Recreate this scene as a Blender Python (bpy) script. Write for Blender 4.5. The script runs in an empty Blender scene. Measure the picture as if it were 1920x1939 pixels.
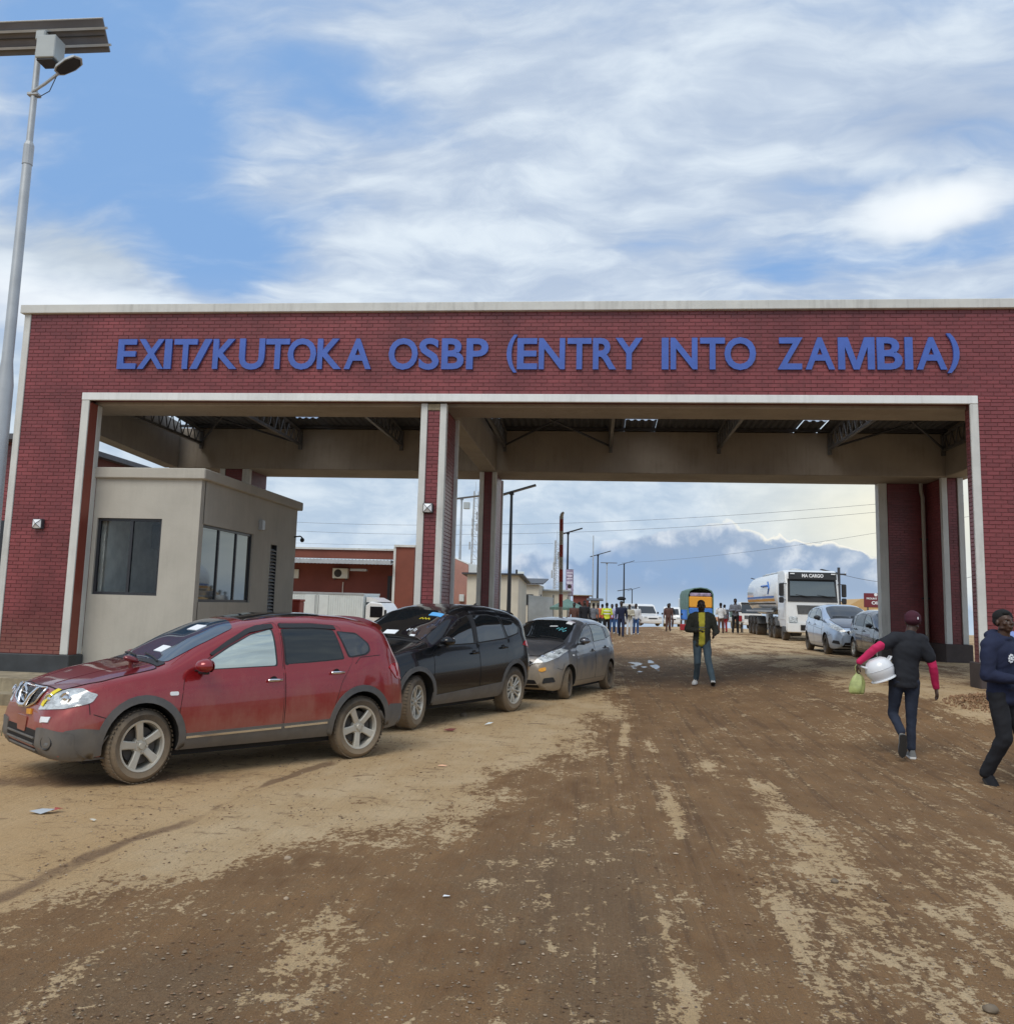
import bpy, bmesh, math, random
import numpy as np
from mathutils import Vector, Matrix, noise as mnoise
from mathutils.bvhtree import BVHTree
from mathutils.geometry import delaunay_2d_cdt
random.seed(7)
rad = math.radians
scene = bpy.context.scene
COL = scene.collection

# ---------------------------------------------------------------- camera
H = 1.72
def cam_basis(p, r, yw):
    f = Vector((-math.sin(yw)*math.cos(p), math.cos(yw)*math.cos(p), math.sin(p)))
    rt = Vector((math.cos(yw), math.sin(yw), 0)); up = rt.cross(f)
    return rt*math.cos(r)+up*math.sin(r), up*math.cos(r)-rt*math.sin(r), f
cr, cu, cf = cam_basis(rad(7.52), rad(1.525), rad(5.74))
cd = bpy.data.cameras.new('camera'); cam = bpy.data.objects.new('camera', cd); COL.objects.link(cam)
cam.matrix_world = Matrix(((cr.x, cu.x, -cf.x, 0), (cr.y, cu.y, -cf.y, 0), (cr.z, cu.z, -cf.z, H), (0, 0, 0, 1)))
cd.sensor_fit = 'HORIZONTAL'; cd.sensor_width = 36; cd.lens = 36*1720/1920
cd.shift_y = -52.5/1920; cd.clip_end = 6000; cd.clip_start = .1
scene.camera = cam

# ---------------------------------------------------------------- world
SUN_EL, SUN_AZ = 52, 200         # azimuth clockwise from the road direction (+y)
world = bpy.data.worlds.new('World'); scene.world = world; world.use_nodes = True
class NT:
    """terse node tree writer"""
    def __init__(s, nt): s.nt = nt; s.n = nt.nodes; s.l = nt.links
    def new(s, t, **k):
        nd = s.n.new(t)
        for a, b in k.items(): setattr(nd, a, b)
        return nd
    def put(s, sock, v):
        if isinstance(v, bpy.types.NodeSocket): s.l.new(v, sock)
        elif v is not None:
            try: sock.default_value = v
            except Exception: sock.default_value = tuple(v)+(1,) if len(v) == 3 else v
    def math(s, op, a, b=None, c=None, clamp=False):
        nd = s.new('ShaderNodeMath', operation=op, use_clamp=clamp)
        s.put(nd.inputs[0], a)
        if b is not None: s.put(nd.inputs[1], b)
        if c is not None: s.put(nd.inputs[2], c)
        return nd.outputs[0]
    def vec(s, op, a, b=None):
        nd = s.new('ShaderNodeVectorMath', operation=op); s.put(nd.inputs[0], a)
        if b is not None: s.put(nd.inputs[1], b)
        return nd.outputs['Value'] if op in ('LENGTH', 'DOT_PRODUCT', 'DISTANCE') else nd.outputs[0]
    def comb(s, x, y, z=0):
        nd = s.new('ShaderNodeCombineXYZ')
        for i, v in enumerate((x, y, z)): s.put(nd.inputs[i], v)
        return nd.outputs[0]
    def sep(s, v):
        nd = s.new('ShaderNodeSeparateXYZ'); s.put(nd.inputs[0], v); return nd.outputs
    def noise(s, v, scale=5, detail=4, rough=.55, dist=0, col=False):
        nd = s.new('ShaderNodeTexNoise'); s.put(nd.inputs['Vector'], v)
        nd.inputs['Scale'].default_value = scale; nd.inputs['Detail'].default_value = detail
        nd.inputs['Roughness'].default_value = rough; nd.inputs['Distortion'].default_value = dist
        return nd.outputs['Color' if col else 'Fac']
    def mix(s, f, a, b, mode='MIX'):
        nd = s.new('ShaderNodeMix', data_type='RGBA', blend_type=mode)
        s.put(nd.inputs[0], f); s.put(nd.inputs[6], a); s.put(nd.inputs[7], b)
        return nd.outputs[2]
    def ss(s, v, a, b, x=0., y=1.):
        nd = s.new('ShaderNodeMapRange', interpolation_type='SMOOTHSTEP')
        s.put(nd.inputs[0], v); s.put(nd.inputs[1], a); s.put(nd.inputs[2], b); s.put(nd.inputs[3], x); s.put(nd.inputs[4], y)
        return nd.outputs[0]
    def mapping(s, v, sc=(1, 1, 1), rot=(0, 0, 0), loc=(0, 0, 0)):
        nd = s.new('ShaderNodeMapping'); s.put(nd.inputs[0], v)
        nd.inputs[1].default_value = loc; nd.inputs[2].default_value = rot; nd.inputs[3].default_value = sc
        return nd.outputs[0]

def build_world():
    w = NT(world.node_tree); w.n.clear()
    out = w.new('ShaderNodeOutputWorld'); bg = w.new('ShaderNodeBackground')
    w.l.new(bg.outputs[0], out.inputs[0]); bg.inputs[1].default_value = .1
    sky = w.new('ShaderNodeTexSky', sky_type='NISHITA'); sky.sun_disc = False
    sky.sun_elevation = rad(SUN_EL); sky.sun_rotation = rad(SUN_AZ)
    sky.air_density = 1.0; sky.dust_density = .6; sky.ozone_density = 2.5
    d = w.new('ShaderNodeTexCoord').outputs['Generated']
    x, y, z = w.sep(d)
    az = w.math('DEGREES', w.math('ARCTAN2', x, y)); az = w.math('MULTIPLY', w.math('ARCTAN2', x, y), 57.2958)
    el = w.math('MULTIPLY', w.math('ARCSINE', z), 57.2958)
    zc = w.math('ADD', w.math('MAXIMUM', z, -.02), .13)
    pl = w.comb(w.math('DIVIDE', x, zc), w.math('DIVIDE', y, zc))        # cloud deck seen in perspective
    uv = w.comb(w.math('MULTIPLY', az, .1), w.math('MULTIPLY', el, .1))
    warp = w.noise(d, 2.2, 5, .6, 0, True)
    uvw = w.vec('ADD', uv, w.vec('MULTIPLY', w.vec('SUBTRACT', warp, (.5, .5, .5)), (1.3, .8, 0)))
    def blob(a, e, sa, se, amp=1, rot=0):
        v = w.mapping(w.vec('SUBTRACT', uvw, (a*.1, e*.1, 0)), (1, 1, 1), (0, 0, rad(-rot)))
        v = w.vec('MULTIPLY', v, (10/sa, 10/se, 0))
        return w.ss(w.vec('LENGTH', v), 1.2, 0., 0, amp)
    def add(*a):
        r = a[0]
        for b in a[1:]: r = w.math('ADD', r, b)
        return r
    # high cloud: warped, mildly streaked fractal cover
    wp = w.noise(pl, 1.1, 4, .6, 0, True)
    plw = w.vec('ADD', pl, w.vec('MULTIPLY', w.vec('SUBTRACT', wp, (.5, .5, .5)), (.5, .5, 0)))
    st = w.noise(w.mapping(plw, (.8, 1.5, 1), (0, 0, rad(24))), 1.3, 8, .50)
    st2 = w.noise(w.mapping(plw, (1.2, 2.6, 1), (0, 0, rad(34)), (3, 1, 0)), 2.8, 8, .55)
    st3 = w.noise(w.mapping(plw, (1, 1.4, 1), (0, 0, rad(10)), (7, 2, 0)), 7, 6, .58)
    dens = add(w.math('MULTIPLY', st, .9), w.math('MULTIPLY', st2, .5), w.math('MULTIPLY', st3, .22))
    holes = add(blob(-31, 27.5, 9, 7, .44), blob(-24, 22, 8, 3.6, .36, 8), blob(-37, 22, 7, 4, .22), blob(-17, 31, 12, 3.4, .26, -5),
                blob(-34, 34, 12, 4, .24), blob(11, 20.8, 8, 1.9, .24, 3), blob(20, 20.4, 7, 1.5, .15), blob(22, 27, 9, 2.2, .12), blob(2, 23.5, 6, 1.6, .10))
    fills = add(blob(20.5, 23.2, 5, 1.7, .62, 6), blob(-28, 17, 12, 3, .40, -8), blob(-1, 29, 13, 2.6, .16, 24), blob(-8, 23.5, 11, 2.2, .24, 8),
                blob(16, 31, 12, 2.5, .16), blob(-12, 18.5, 12, 2.5, .16), blob(8, 26, 9, 2, .12, 12))
    dens = w.math('ADD', w.math('SUBTRACT', dens, holes), fills)
    cover = w.ss(dens, .46, .86)
    low = w.ss(el, 20, 12)
    cover = w.math('MAXIMUM', cover, w.math('MULTIPLY', low, .90))
    cover = w.math('MULTIPLY_ADD', cover, .84, .12)
    bright = w.ss(add(w.math('MULTIPLY', st2, .75), w.math('MULTIPLY', st3, .55), w.math('MULTIPLY', fills, .75), w.math('MULTIPLY', holes, -.4)), .50, .98)
    cl = w.mix(bright, (4.6, 5.5, 6.9, 1), (7.5, 8.3, 9.0, 1))
    cl = w.mix(blob(21, 27.5, 8, 2.4, .8), cl, (3.6, 4.5, 6.1, 1)); cl = w.mix(blob(-33, 20, 6, 2.6, .8), cl, (4.9, 5.6, 6.3, 1))
    cl = w.mix(add(blob(20.5, 23.0, 5.5, 1.7, .95, 6), blob(-30, 15.5, 12, 2.6, .9, -8)), cl, (9.3, 9.6, 9.8, 1))
    skyc = w.mix(.85, sky.outputs[0], (2.0, 4.0, 7.5, 1))
    c = w.mix(cover, skyc, cl)
    # pale layer under the gate line
    n1 = w.noise(w.mapping(uvw, (1, 1.6, 1)), 2.2, 7, .6)
    pale = w.mix(w.ss(n1, .35, .68), (4.4, 5.6, 7.0, 1), (6.9, 7.8, 8.6, 1))
    c = w.mix(w.math('MULTIPLY', w.ss(el, 17, 9), .85), c, pale)
    # distant cumulus with a lit rim, a yellow glow behind it on the right, rain belt under it
    glow = add(blob(16.5, 6.5, 12, 6, .62), blob(19, 3.0, 9, 6, .4))
    c = w.mix(w.math('MINIMUM', glow, .92), c, (9.2, 8.8, 6.9, 1))
    vo = w.new('ShaderNodeTexVoronoi', feature='SMOOTH_F1'); w.put(vo.inputs['Vector'], w.vec('ADD', uv, w.vec('MULTIPLY', w.vec('SUBTRACT', w.noise(uv, 7, 5, .6, 0, True), (.5, .5, .5)), (.22, .22, 0)))); vo.inputs['Scale'].default_value = 5.5; vo.inputs['Smoothness'].default_value = .35
    puff = w.math('SUBTRACT', .45, vo.outputs['Distance'])
    nz = w.noise(uv, 2.2, 6, .6)
    hump = add(w.math('MULTIPLY', blob(7, 2.5, 9, 9), 6.0), w.math('MULTIPLY', blob(15.5, 1.5, 6, 6), 3.2), w.math('MULTIPLY', blob(-3, 1.5, 10, 6), 3.0), w.math('MULTIPLY', blob(2.5, 2, 4, 3), 1.2))
    top = add(hump, .4, w.math('MULTIPLY', w.math('SUBTRACT', nz, .5), 2.6), w.math('MULTIPLY', puff, 1.9))
    above = w.math('SUBTRACT', top, el)
    inside = w.ss(w.math('ADD', above, w.math('MULTIPLY', w.math('SUBTRACT', w.noise(uvw, 9, 6, .62), .5), 1.1)), -.15, .55)
    n2 = w.noise(uvw, 5, 7, .62)
    shade = w.math('ADD', w.math('MULTIPLY', puff, 2.0), w.math('MULTIPLY', w.math('SUBTRACT', n2, .5), 2.4))
    lit = w.ss(w.math('SUBTRACT', w.math('ADD', shade, .35), w.math('MULTIPLY', above, .20)), -.35, .95)
    cum = w.mix(lit, (2.9, 3.9, 5.5, 1), (7.2, 7.7, 8.3, 1))
    c = w.mix(w.math('MULTIPLY', inside, .93), c, cum)
    rim = w.math('MULTIPLY', w.math('MULTIPLY', w.ss(above, .45, .10), w.ss(above, -.05, .08)), blob(13, 5, 9, 5, .8))
    c = w.mix(rim, c, (9.8, 9.4, 8.2, 1))
    band = w.math('MULTIPLY', blob(3.5, 2.3, 12, 1.7, .85), w.ss(n2, .25, .6, .45, .85))
    c = w.mix(band, c, (2.5, 3.9, 6.2, 1))
    c = w.mix(w.ss(el, 1.6, -.4, 0, .75), c, (4.8, 5.9, 7.2, 1))
    w.l.new(c, bg.inputs[0])
build_world()

sl = bpy.data.lights.new('sun', 'SUN'); sl.energy = 1.7; sl.angle = rad(32); sl.color = (1, .93, .82)
sun = bpy.data.objects.new('sun', sl); COL.objects.link(sun)
sd = Vector((math.sin(rad(SUN_AZ))*math.cos(rad(SUN_EL)), math.cos(rad(SUN_AZ))*math.cos(rad(SUN_EL)), math.sin(rad(SUN_EL))))
sun.rotation_euler = sd.to_track_quat('Z', 'Y').to_euler(); sun.location = (0, 0, 40)
vs = scene.view_settings; vs.view_transform = 'Standard'; vs.look = 'None'; vs.exposure = .1; vs.gamma = 1; vs.use_curve_mapping = False

# ---------------------------------------------------------------- materials
def mat(name, col, rough=.6, metal=0., var=.12, vscale=3., bump=0., bscale=60., spec=.5, coat=0., dirt=None, ior=None, island=0., emit=None, stretch=(1, 1, 1), coord='Object', stain=0.):
    m = bpy.data.materials.new(name); m.use_nodes = True
    w = NT(m.node_tree); b = w.n['Principled BSDF']
    tc = w.new('ShaderNodeTexCoord'); v = tc.outputs[coord]
    if stretch != (1, 1, 1): v = w.mapping(v, stretch)
    c = tuple(col)+(1,)
    if var:
        n = w.noise(v, vscale, 5, .6)
        lo = tuple(x*(1-var) for x in col)+(1,); hi = tuple(min(1, x*(1+var)) for x in col)+(1,)
        c = w.mix(w.ss(n, .3, .7), lo, hi)
    if stain:
        P_ = w.new('ShaderNodeNewGeometry').outputs['Position']
        a_ = w.noise(w.mapping(P_, (5, 5, .35)), 2.2, 6, .65); b_ = w.noise(P_, 1.3, 6, .65)
        k = w.math('MULTIPLY', w.ss(w.math('ADD', w.math('MULTIPLY', a_, .6), w.math('MULTIPLY', b_, .5)), .52, .72), stain)
        c = w.mix(k, c, tuple(x*.42+y for x, y in zip(col, (.02, .014, .008)))+(1,))
        c = w.mix(w.math('MULTIPLY', w.ss(w.noise(P_, 9, 5, .7), .62, .70), stain*.5), c, tuple(min(1, x*1.25+.03) for x in col)+(1,))
    if island:
        g = w.new('ShaderNodeNewGeometry').outputs['Random Per Island']; o = w.new('ShaderNodeObjectInfo').outputs['Random']
        r = w.math('FRACT', w.math('ADD', g, o))
        k = w.math('MULTIPLY_ADD', r, 2*island, 1-island)
        c = w.mix(1, c, w.comb(k, k, k), 'MULTIPLY')
    rg = rough
    if dirt:
        dc, z0, z1, amt = dirt
        pz = w.sep(w.new('ShaderNodeNewGeometry').outputs['Position'])[2]
        n = w.noise(w.mapping(tc.outputs['Object'], (1.2, 1.2, .8)), 3.2, 8, .68)
        n2 = w.noise(w.mapping(tc.outputs['Object'], (6, 6, 1.2)), 5, 4, .6)
        f = w.ss(w.math('ADD', pz, w.math('ADD', w.math('MULTIPLY', w.math('SUBTRACT', n, .5), .9), w.math('MULTIPLY', w.math('SUBTRACT', n2, .5), .18))), z1, z0, 0, amt)
        c = w.mix(f, c, tuple(dc)+(1,)); rg = w.math('MULTIPLY_ADD', f, .8-rough, rough)
        if coat: w.put(b.inputs['Coat Weight'], w.math('MULTIPLY_ADD', f, -coat, coat))
        if metal: w.put(b.inputs['Metallic'], w.math('MULTIPLY_ADD', f, -metal, metal))
    w.put(b.inputs['Base Color'], c); w.put(b.inputs['Roughness'], rg)
    if not (dirt and metal): b.inputs['Metallic'].default_value = metal
    b.inputs['Specular IOR Level'].default_value = spec
    if coat and not dirt: b.inputs['Coat Weight'].default_value = coat
    if coat: b.inputs['Coat Roughness'].default_value = .04
    if ior: b.inputs['IOR'].default_value = ior
    if emit: b.inputs['Emission Color'].default_value = tuple(emit[0])+(1,); b.inputs['Emission Strength'].default_value = emit[1]
    if bump:
        bp = w.new('ShaderNodeBump'); bp.inputs['Strength'].default_value = 1; bp.inputs['Distance'].default_value = bump
        w.put(bp.inputs['Height'], w.noise(v, bscale, 6, .6)); w.l.new(bp.outputs[0], b.inputs['Normal'])
    return m
M = {}
def mk(k, *a, **kw): M[k] = mat(k, *a, **kw)

# ---------------------------------------------------------------- mesh helpers
class MB:
    def __init__(s): s.v = []; s.f = []; s.m = []; s.mi = 0
    def add(s, vs, fs):
        o = len(s.v); s.v += [tuple(v) for v in vs]; s.f += [tuple(i+o for i in f) for f in fs]; s.m += [s.mi]*len(fs); return s
    def box(s, x0, y0, z0, x1, y1, z1):
        return s.add([(x0, y0, z0), (x1, y0, z0), (x1, y1, z0), (x0, y1, z0), (x0, y0, z1), (x1, y0, z1), (x1, y1, z1), (x0, y1, z1)],
                     [(0, 3, 2, 1), (4, 5, 6, 7), (0, 1, 5, 4), (1, 2, 6, 5), (2, 3, 7, 6), (3, 0, 4, 7)])
    def cbox(s, c, d, R=None):
        vs = [Vector((sx*d[0]/2, sy*d[1]/2, sz*d[2]/2)) for sz in (-1, 1) for sx, sy in ((-1, -1), (1, -1), (1, 1), (-1, 1))]
        if R is not None: vs = [R @ v for v in vs]
        return s.add([v+Vector(c) for v in vs], [(0, 3, 2, 1), (4, 5, 6, 7), (0, 1, 5, 4), (1, 2, 6, 5), (2, 3, 7, 6), (3, 0, 4, 7)])
    def rbox(s, c, d, r=.02, R=None):
        """box with chamfered edges"""
        hx, hy, hz = d[0]/2, d[1]/2, d[2]/2; r = min(r, hx*.9, hy*.9, hz*.9)
        vs = []; ix = {}
        for sx in (-1, 1):
            for sy in (-1, 1):
                for sz in (-1, 1):
                    for k in range(3):
                        v = [sx*(hx-r), sy*(hy-r), sz*(hz-r)]; v[k] = (sx*hx, sy*hy, sz*hz)[k]
                        ix[sx, sy, sz, k] = len(vs); vs.append(Vector(v))
        fs = []
        for k in range(3):
            a, b = [(1, 2), (0, 2), (0, 1)][k]
            for sg in (-1, 1):
                q = []
                for ta, tb in ((-1, -1), (1, -1), (1, 1), (-1, 1)):
                    t = [0, 0, 0]; t[k] = sg; t[a] = ta; t[b] = tb; q.append(ix[t[0], t[1], t[2], k])
                fs.append(q)
            for ta in (-1, 1):
                for tb in (-1, 1):
                    t0 = [0]*3; t0[a] = ta; t0[b] = tb; t1 = t0[:]; t0[k] = -1; t1[k] = 1
                    fs.append([ix[(*t0, a)], ix[(*t1, a)], ix[(*t1, b)], ix[(*t0, b)]])
        for sx in (-1, 1):
            for sy in (-1, 1):
                for sz in (-1, 1): fs.append([ix[sx, sy, sz, 0], ix[sx, sy, sz, 1], ix[sx, sy, sz, 2]])
        out = []
        for f in fs:
            p = [vs[i] for i in f]; n = (p[1]-p[0]).cross(p[2]-p[0]); cc = sum(p, Vector())/len(p)
            out.append(f if n.dot(cc) > 0 else f[::-1])
        if R is not None: vs = [R @ v for v in vs]
        return s.add([v+Vector(c) for v in vs], out)
    def tube(s, pts, r, n=8, caps=True):
        pts = [Vector(p) for p in pts]; rs = r if isinstance(r, (list, tuple)) else [r]*len(pts)
        vs = []; fs = []; up = None
        for i, p in enumerate(pts):
            t = (pts[min(i+1, len(pts)-1)]-pts[max(i-1, 0)]).normalized()
            if up is None: up = Vector((0, 0, 1)) if abs(t.z) < .9 else Vector((1, 0, 0))
            a = t.cross(up).normalized(); b = a.cross(t).normalized(); up = b
            for k in range(n):
                q = 2*math.pi*k/n; vs.append(p+(a*math.cos(q)+b*math.sin(q))*rs[i])
        for i in range(len(pts)-1):
            for k in range(n): fs.append((i*n+k, i*n+(k+1) % n, (i+1)*n+(k+1) % n, (i+1)*n+k))
        if caps: fs.append(tuple(range(n))[::-1]); fs.append(tuple((len(pts)-1)*n+k for k in range(n)))
        return s.add(vs, [f[::-1] for f in fs])
    def lathe(s, prof, n=32, axis='y', c=(0, 0, 0)):
        """prof: (radius, position along axis)"""
        vs = []; fs = []
        for r, h in prof:
            for k in range(n):
                q = 2*math.pi*k/n; a, b = r*math.cos(q), r*math.sin(q)
                p = {'y': (a, h, b), 'z': (a, b, h), 'x': (h, a, b)}[axis]
                vs.append((p[0]+c[0], p[1]+c[1], p[2]+c[2]))
        for i in range(len(prof)-1):
            for k in range(n): fs.append((i*n+k, i*n+(k+1) % n, (i+1)*n+(k+1) % n, (i+1)*n+k))
        return s.add(vs, fs)
    def prism(s, poly, y0, y1, plane='xz'):
        n = len(poly)
        def p3(a, b, h): return {'xz': (a, h, b), 'xy': (a, b, h), 'yz': (h, a, b)}[plane]
        vs = [p3(a, b, y0) for a, b in poly]+[p3(a, b, y1) for a, b in poly]
        return s.add(vs, [tuple(range(n)), tuple(range(n, 2*n))[::-1]]+[(i, (i+1) % n, n+(i+1) % n, n+i)[::-1] for i in range(n)])
    def sphere(s, c, r, n=10, m=8):
        r = r if isinstance(r, (tuple, list)) else (r, r, r); vs = []; fs = []
        for i in range(m+1):
            t = math.pi*i/m
            for k in range(n):
                q = 2*math.pi*k/n; vs.append((c[0]+r[0]*math.sin(t)*math.cos(q), c[1]+r[1]*math.sin(t)*math.sin(q), c[2]+r[2]*math.cos(t)))
        for i in range(m):
            for k in range(n): fs.append((i*n+k, (i+1)*n+k, (i+1)*n+(k+1) % n, i*n+(k+1) % n))
        return s.add(vs, fs)
def mesh_of(name, mb, mats, smooth=None, fixn=False):
    me = bpy.data.meshes.new(name); me.from_pydata(mb.v, [], mb.f); me.update()
    if not isinstance(mats, (list, tuple)): mats = [mats]
    for m in mats: me.materials.append(M[m] if isinstance(m, str) else m)
    if len(mats) > 1: me.polygons.foreach_set('material_index', mb.m)
    if fixn:
        bm = bmesh.new(); bm.from_mesh(me); bmesh.ops.remove_doubles(bm, verts=bm.verts, dist=1e-5); bmesh.ops.recalc_face_normals(bm, faces=bm.faces); bm.to_mesh(me); bm.free()
    if smooth:
        me.polygons.foreach_set('use_smooth', [True]*len(me.polygons)); me.set_sharp_from_angle(angle=rad(smooth))
    return me
def obj(name, mb, mats, parent=None, smooth=None, fixn=False, loc=None, rot=None):
    me = mb if isinstance(mb, bpy.types.Mesh) else mesh_of(name, mb, mats, smooth, fixn)
    o = bpy.data.objects.new(name, me); COL.objects.link(o)
    if parent: o.parent = parent
    if loc is not None: o.location = loc
    if rot is not None: o.rotation_euler = rot
    return o
def tag(o, label=None, cat=None, group=None, kind=None):
    for k, v in (('label', label), ('category', cat), ('group', group), ('kind', kind)):
        if v: o[k] = v
    return o
def thing(name, label, cat, loc=(0, 0, 0), rz=0, group=None, scale=1):
    o = bpy.data.objects.new(name, None); COL.objects.link(o); o.empty_display_size = .2
    o.location = loc; o.rotation_euler = (0, 0, rz); o.scale = (scale,)*3
    return tag(o, label, cat, group)
def copy_tree(o, parent=None):
    c = o.copy(); COL.objects.link(c); c.parent = parent
    for ch in o.children: copy_tree(ch, c)
    return c
def struct(name, mb, m, **k): return tag(obj(name, mb, m, **k), kind='structure')
def S(t): t = np.clip(t, 0, 1); return t*t*(3-2*t)
def G(x, y):
    """height of the ground"""
    a = S((x-1)/5.5)*S((y-10.5)/6)*(1-.42*S((y-26)/4))
    g = .47*a+(1-a)*.2*S((y-22)/40)-.022*np.maximum(0, y-70)*S((y-66)/12)
    return g-.25*S((-6.3-x)/1.6)*S((y-8.5)/4)
def Gf(x, y): return float(G(x, y))
def text_mesh(s, w, h, depth=.01, bold=0., align='CENTER'):
    """built-in font, scaled to a box w by h, standing in the xz plane, front toward -y"""
    cu_ = bpy.data.curves.new('t', 'FONT'); cu_.body = s; cu_.extrude = .5; cu_.offset = bold; cu_.resolution_u = 4
    o = bpy.data.objects.new('t', cu_); COL.objects.link(o); dg = bpy.context.evaluated_depsgraph_get()
    me = bpy.data.meshes.new_from_object(o.evaluated_get(dg)); bpy.data.objects.remove(o); bpy.data.curves.remove(cu_)
    c = np.array([v.co[:] for v in me.vertices]); mn, mx = c.min(0), c.max(0)
    for v in me.vertices:
        p = v.co; v.co = ((p.x-mn[0])/(mx[0]-mn[0])*w-w/2, -(p.z)*depth*1.0, (p.y-mn[1])/(mx[1]-mn[1])*h)
    me.update(); return me
# ---------------------------------------------------------------- palette
DUST = (.33, .25, .16)
mk('painted_brick', (.215, .050, .054), .36, stain=.28, var=.26, vscale=.6, island=.12, bump=.0015, bscale=30, spec=.5, coord='Object', dirt=((.26, .15, .09), .2, 1.5, .4))
mk('painted_brick_warm', (.235, .055, .036), .5, var=.15, vscale=.8, bump=.0015, bscale=30)
mk('mortar', (.135, .038, .040), .6, var=.15)
mk('cream_trim', (.62, .63, .60), .6, stain=.35, var=.07, vscale=1.5, bump=.002, bscale=25)
mk('white_trim', (.78, .80, .79), .55, stain=.22, var=.04, vscale=1.5, bump=.002, bscale=25)
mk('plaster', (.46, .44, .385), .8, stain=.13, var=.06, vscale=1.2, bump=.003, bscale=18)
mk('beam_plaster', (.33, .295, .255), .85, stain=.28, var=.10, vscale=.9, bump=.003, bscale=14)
mk('plinth_paint', (.045, .05, .055), .6, var=.2)
mk('plinth_brown', (.06, .045, .042), .6, var=.2)
mk('concrete', (.33, .28, .19), .9, stain=.8, var=.28, vscale=2.5, bump=.006, bscale=22)
mk('steel_dark', (.05, .052, .06), .5, var=.2)
mk('steel_truss', (.12, .12, .125), .5, var=.2)
mk('roof_iron', (.10, .105, .12), .55, var=.15)
mk('skylight', (.75, .8, .85), .3, var=0, emit=None)
M['skylight'].node_tree.nodes['Principled BSDF'].inputs['Transmission Weight'].default_value = .9
mk('letter_blue', (.06, .13, .48), .42, stain=.12, var=.18, vscale=1.5, coat=.15)
mk('galvanised', (.45, .48, .50), .45, metal=.35, var=.1, vscale=2)
mk('panel_back', (.12, .12, .13), .45, var=.15, vscale=1.5)
mk('grey_box', (.42, .46, .46), .45, var=.06)
mk('black_metal', (.012, .014, .018), .4, var=.1)
mk('black_plastic', (.02, .021, .023), .5, var=.15)
mk('lamp_glass', (.8, .83, .85), .25, var=.03)
mk('window_frame', (.03, .033, .04), .35, var=.05)
mk('glass_dark', (.012, .016, .018), .04, var=0, ior=1.9)
mk('interior', (.55, .55, .52), .8, var=.15)
mk('interior_dark', (.015, .017, .02), .5, var=.2)
mk('pane', (.9, .95, .95), .02, var=0)
b_ = M['pane'].node_tree.nodes['Principled BSDF']; b_.inputs['Transmission Weight'].default_value = 1; b_.inputs['IOR'].default_value = 1.01; b_.inputs['Coat Weight'].default_value = .7; b_.inputs['Coat IOR'].default_value = 1.5
mk('pane_mirror', (.16, .18, .19), .03, var=0, metal=.85)
mk('tyre', (.045, .038, .032), .85, var=.25, vscale=6, bump=.004, bscale=40, dirt=(DUST, -.1, .9, .75))
mk('rim', (.62, .61, .56), .30, metal=.75, var=.1, dirt=((.42, .36, .25), -.3, 1.1, .55))
mk('rim_black', (.03, .03, .032), .5, var=.2, dirt=(DUST, -.1, .9, .5))
mk('brake', (.05, .045, .04), .6, var=.3)
mk('under', (.01, .01, .01), .8, var=0)
mk('red_paint', (.27, .012, .016), .26, metal=.35, var=.04, coat=1, dirt=((.40, .22, .16), .15, .98, .55))
mk('red_clean', (.17, .008, .013), .28, metal=.35, var=.04, coat=1)
mk('black_paint', (.004, .005, .007), .25, metal=.0, var=.0, spec=.25, coat=.55, dirt=((.10, .08, .06), -.3, .6, .3))
mk('grey_paint', (.13, .14, .165), .3, metal=.55, var=.03, coat=1, dirt=((.34, .27, .18), .25, 1.0, .9))
mk('silver_paint', (.42, .52, .66), .3, metal=.45, var=.03, coat=1, dirt=((.45, .42, .36), .0, 1.1, .6))
mk('dark_paint', (.018, .022, .034), .25, metal=.2, var=.0, coat=1, dirt=((.12, .10, .085), -.1, .9, .6))
mk('white_paint', (.78, .80, .80), .35, var=.03, coat=.6, dirt=((.5, .42, .32), .1, 1.2, .5))
mk('car_glass', (.010, .013, .016), .03, var=0, ior=1.95)
mk('screen_glass', (.03, .06, .10), .03, var=0, ior=2.0)
mk('side_glass', (.20, .22, .21), .03, metal=.8, var=0)
mk('side_glass_bright', (.55, .60, .54), .03, metal=.85, var=.25, vscale=1.2, stretch=(.3, 1, 3))  # pale streaked base colour paints in the reflection of bright clouds
mk('side_glass_dark', (.06, .065, .065), .03, metal=.75, var=0)
mk('chrome', (.75, .76, .78), .12, metal=1, var=0)
mk('cladding', (.085, .088, .092), .6, var=.2, vscale=5, dirt=((.24, .20, .15), .0, .9, .6))
mk('lens', (.50, .54, .56), .06, var=.42, vscale=11, coat=1, stretch=(1, 1, 2))
mk('lens_dark', (.16, .18, .2), .08, var=.3, vscale=12, coat=1)
mk('lens_red', (.42, .01, .02), .12, var=.15, vscale=8, coat=1)
mk('lens_amber', (.7, .28, .05), .2, var=0)
mk('seam', (.008, .006, .006), .7, var=0)
mk('paper', (.80, .83, .86), .7, var=.04)
mk('blue_sticker', (.12, .42, .80), .6, var=.03)
mk('yellow_sticker', (.80, .66, .03), .5, var=.05)
mk('orange_sticker', (.75, .34, .03), .5, var=.15, vscale=20)
mk('cyan_ink', (.15, .55, .62), .6, var=0)
mk('brown_skin', (.065, .032, .020), .45, var=.1, vscale=12, bump=.001, bscale=80)
mk('dark_skin', (.035, .018, .013), .5, var=.1, vscale=12)
mk('palm_skin', (.30, .15, .11), .5, var=.05)
mk('hair', (.006, .006, .006), .85, var=.2, bump=.003, bscale=300)
mk('eye_white', (.30, .27, .24), .25, var=0)
mk('cream_wall', (.58, .55, .46), .85, var=.08, vscale=.7, bump=.004, bscale=6)
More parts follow.
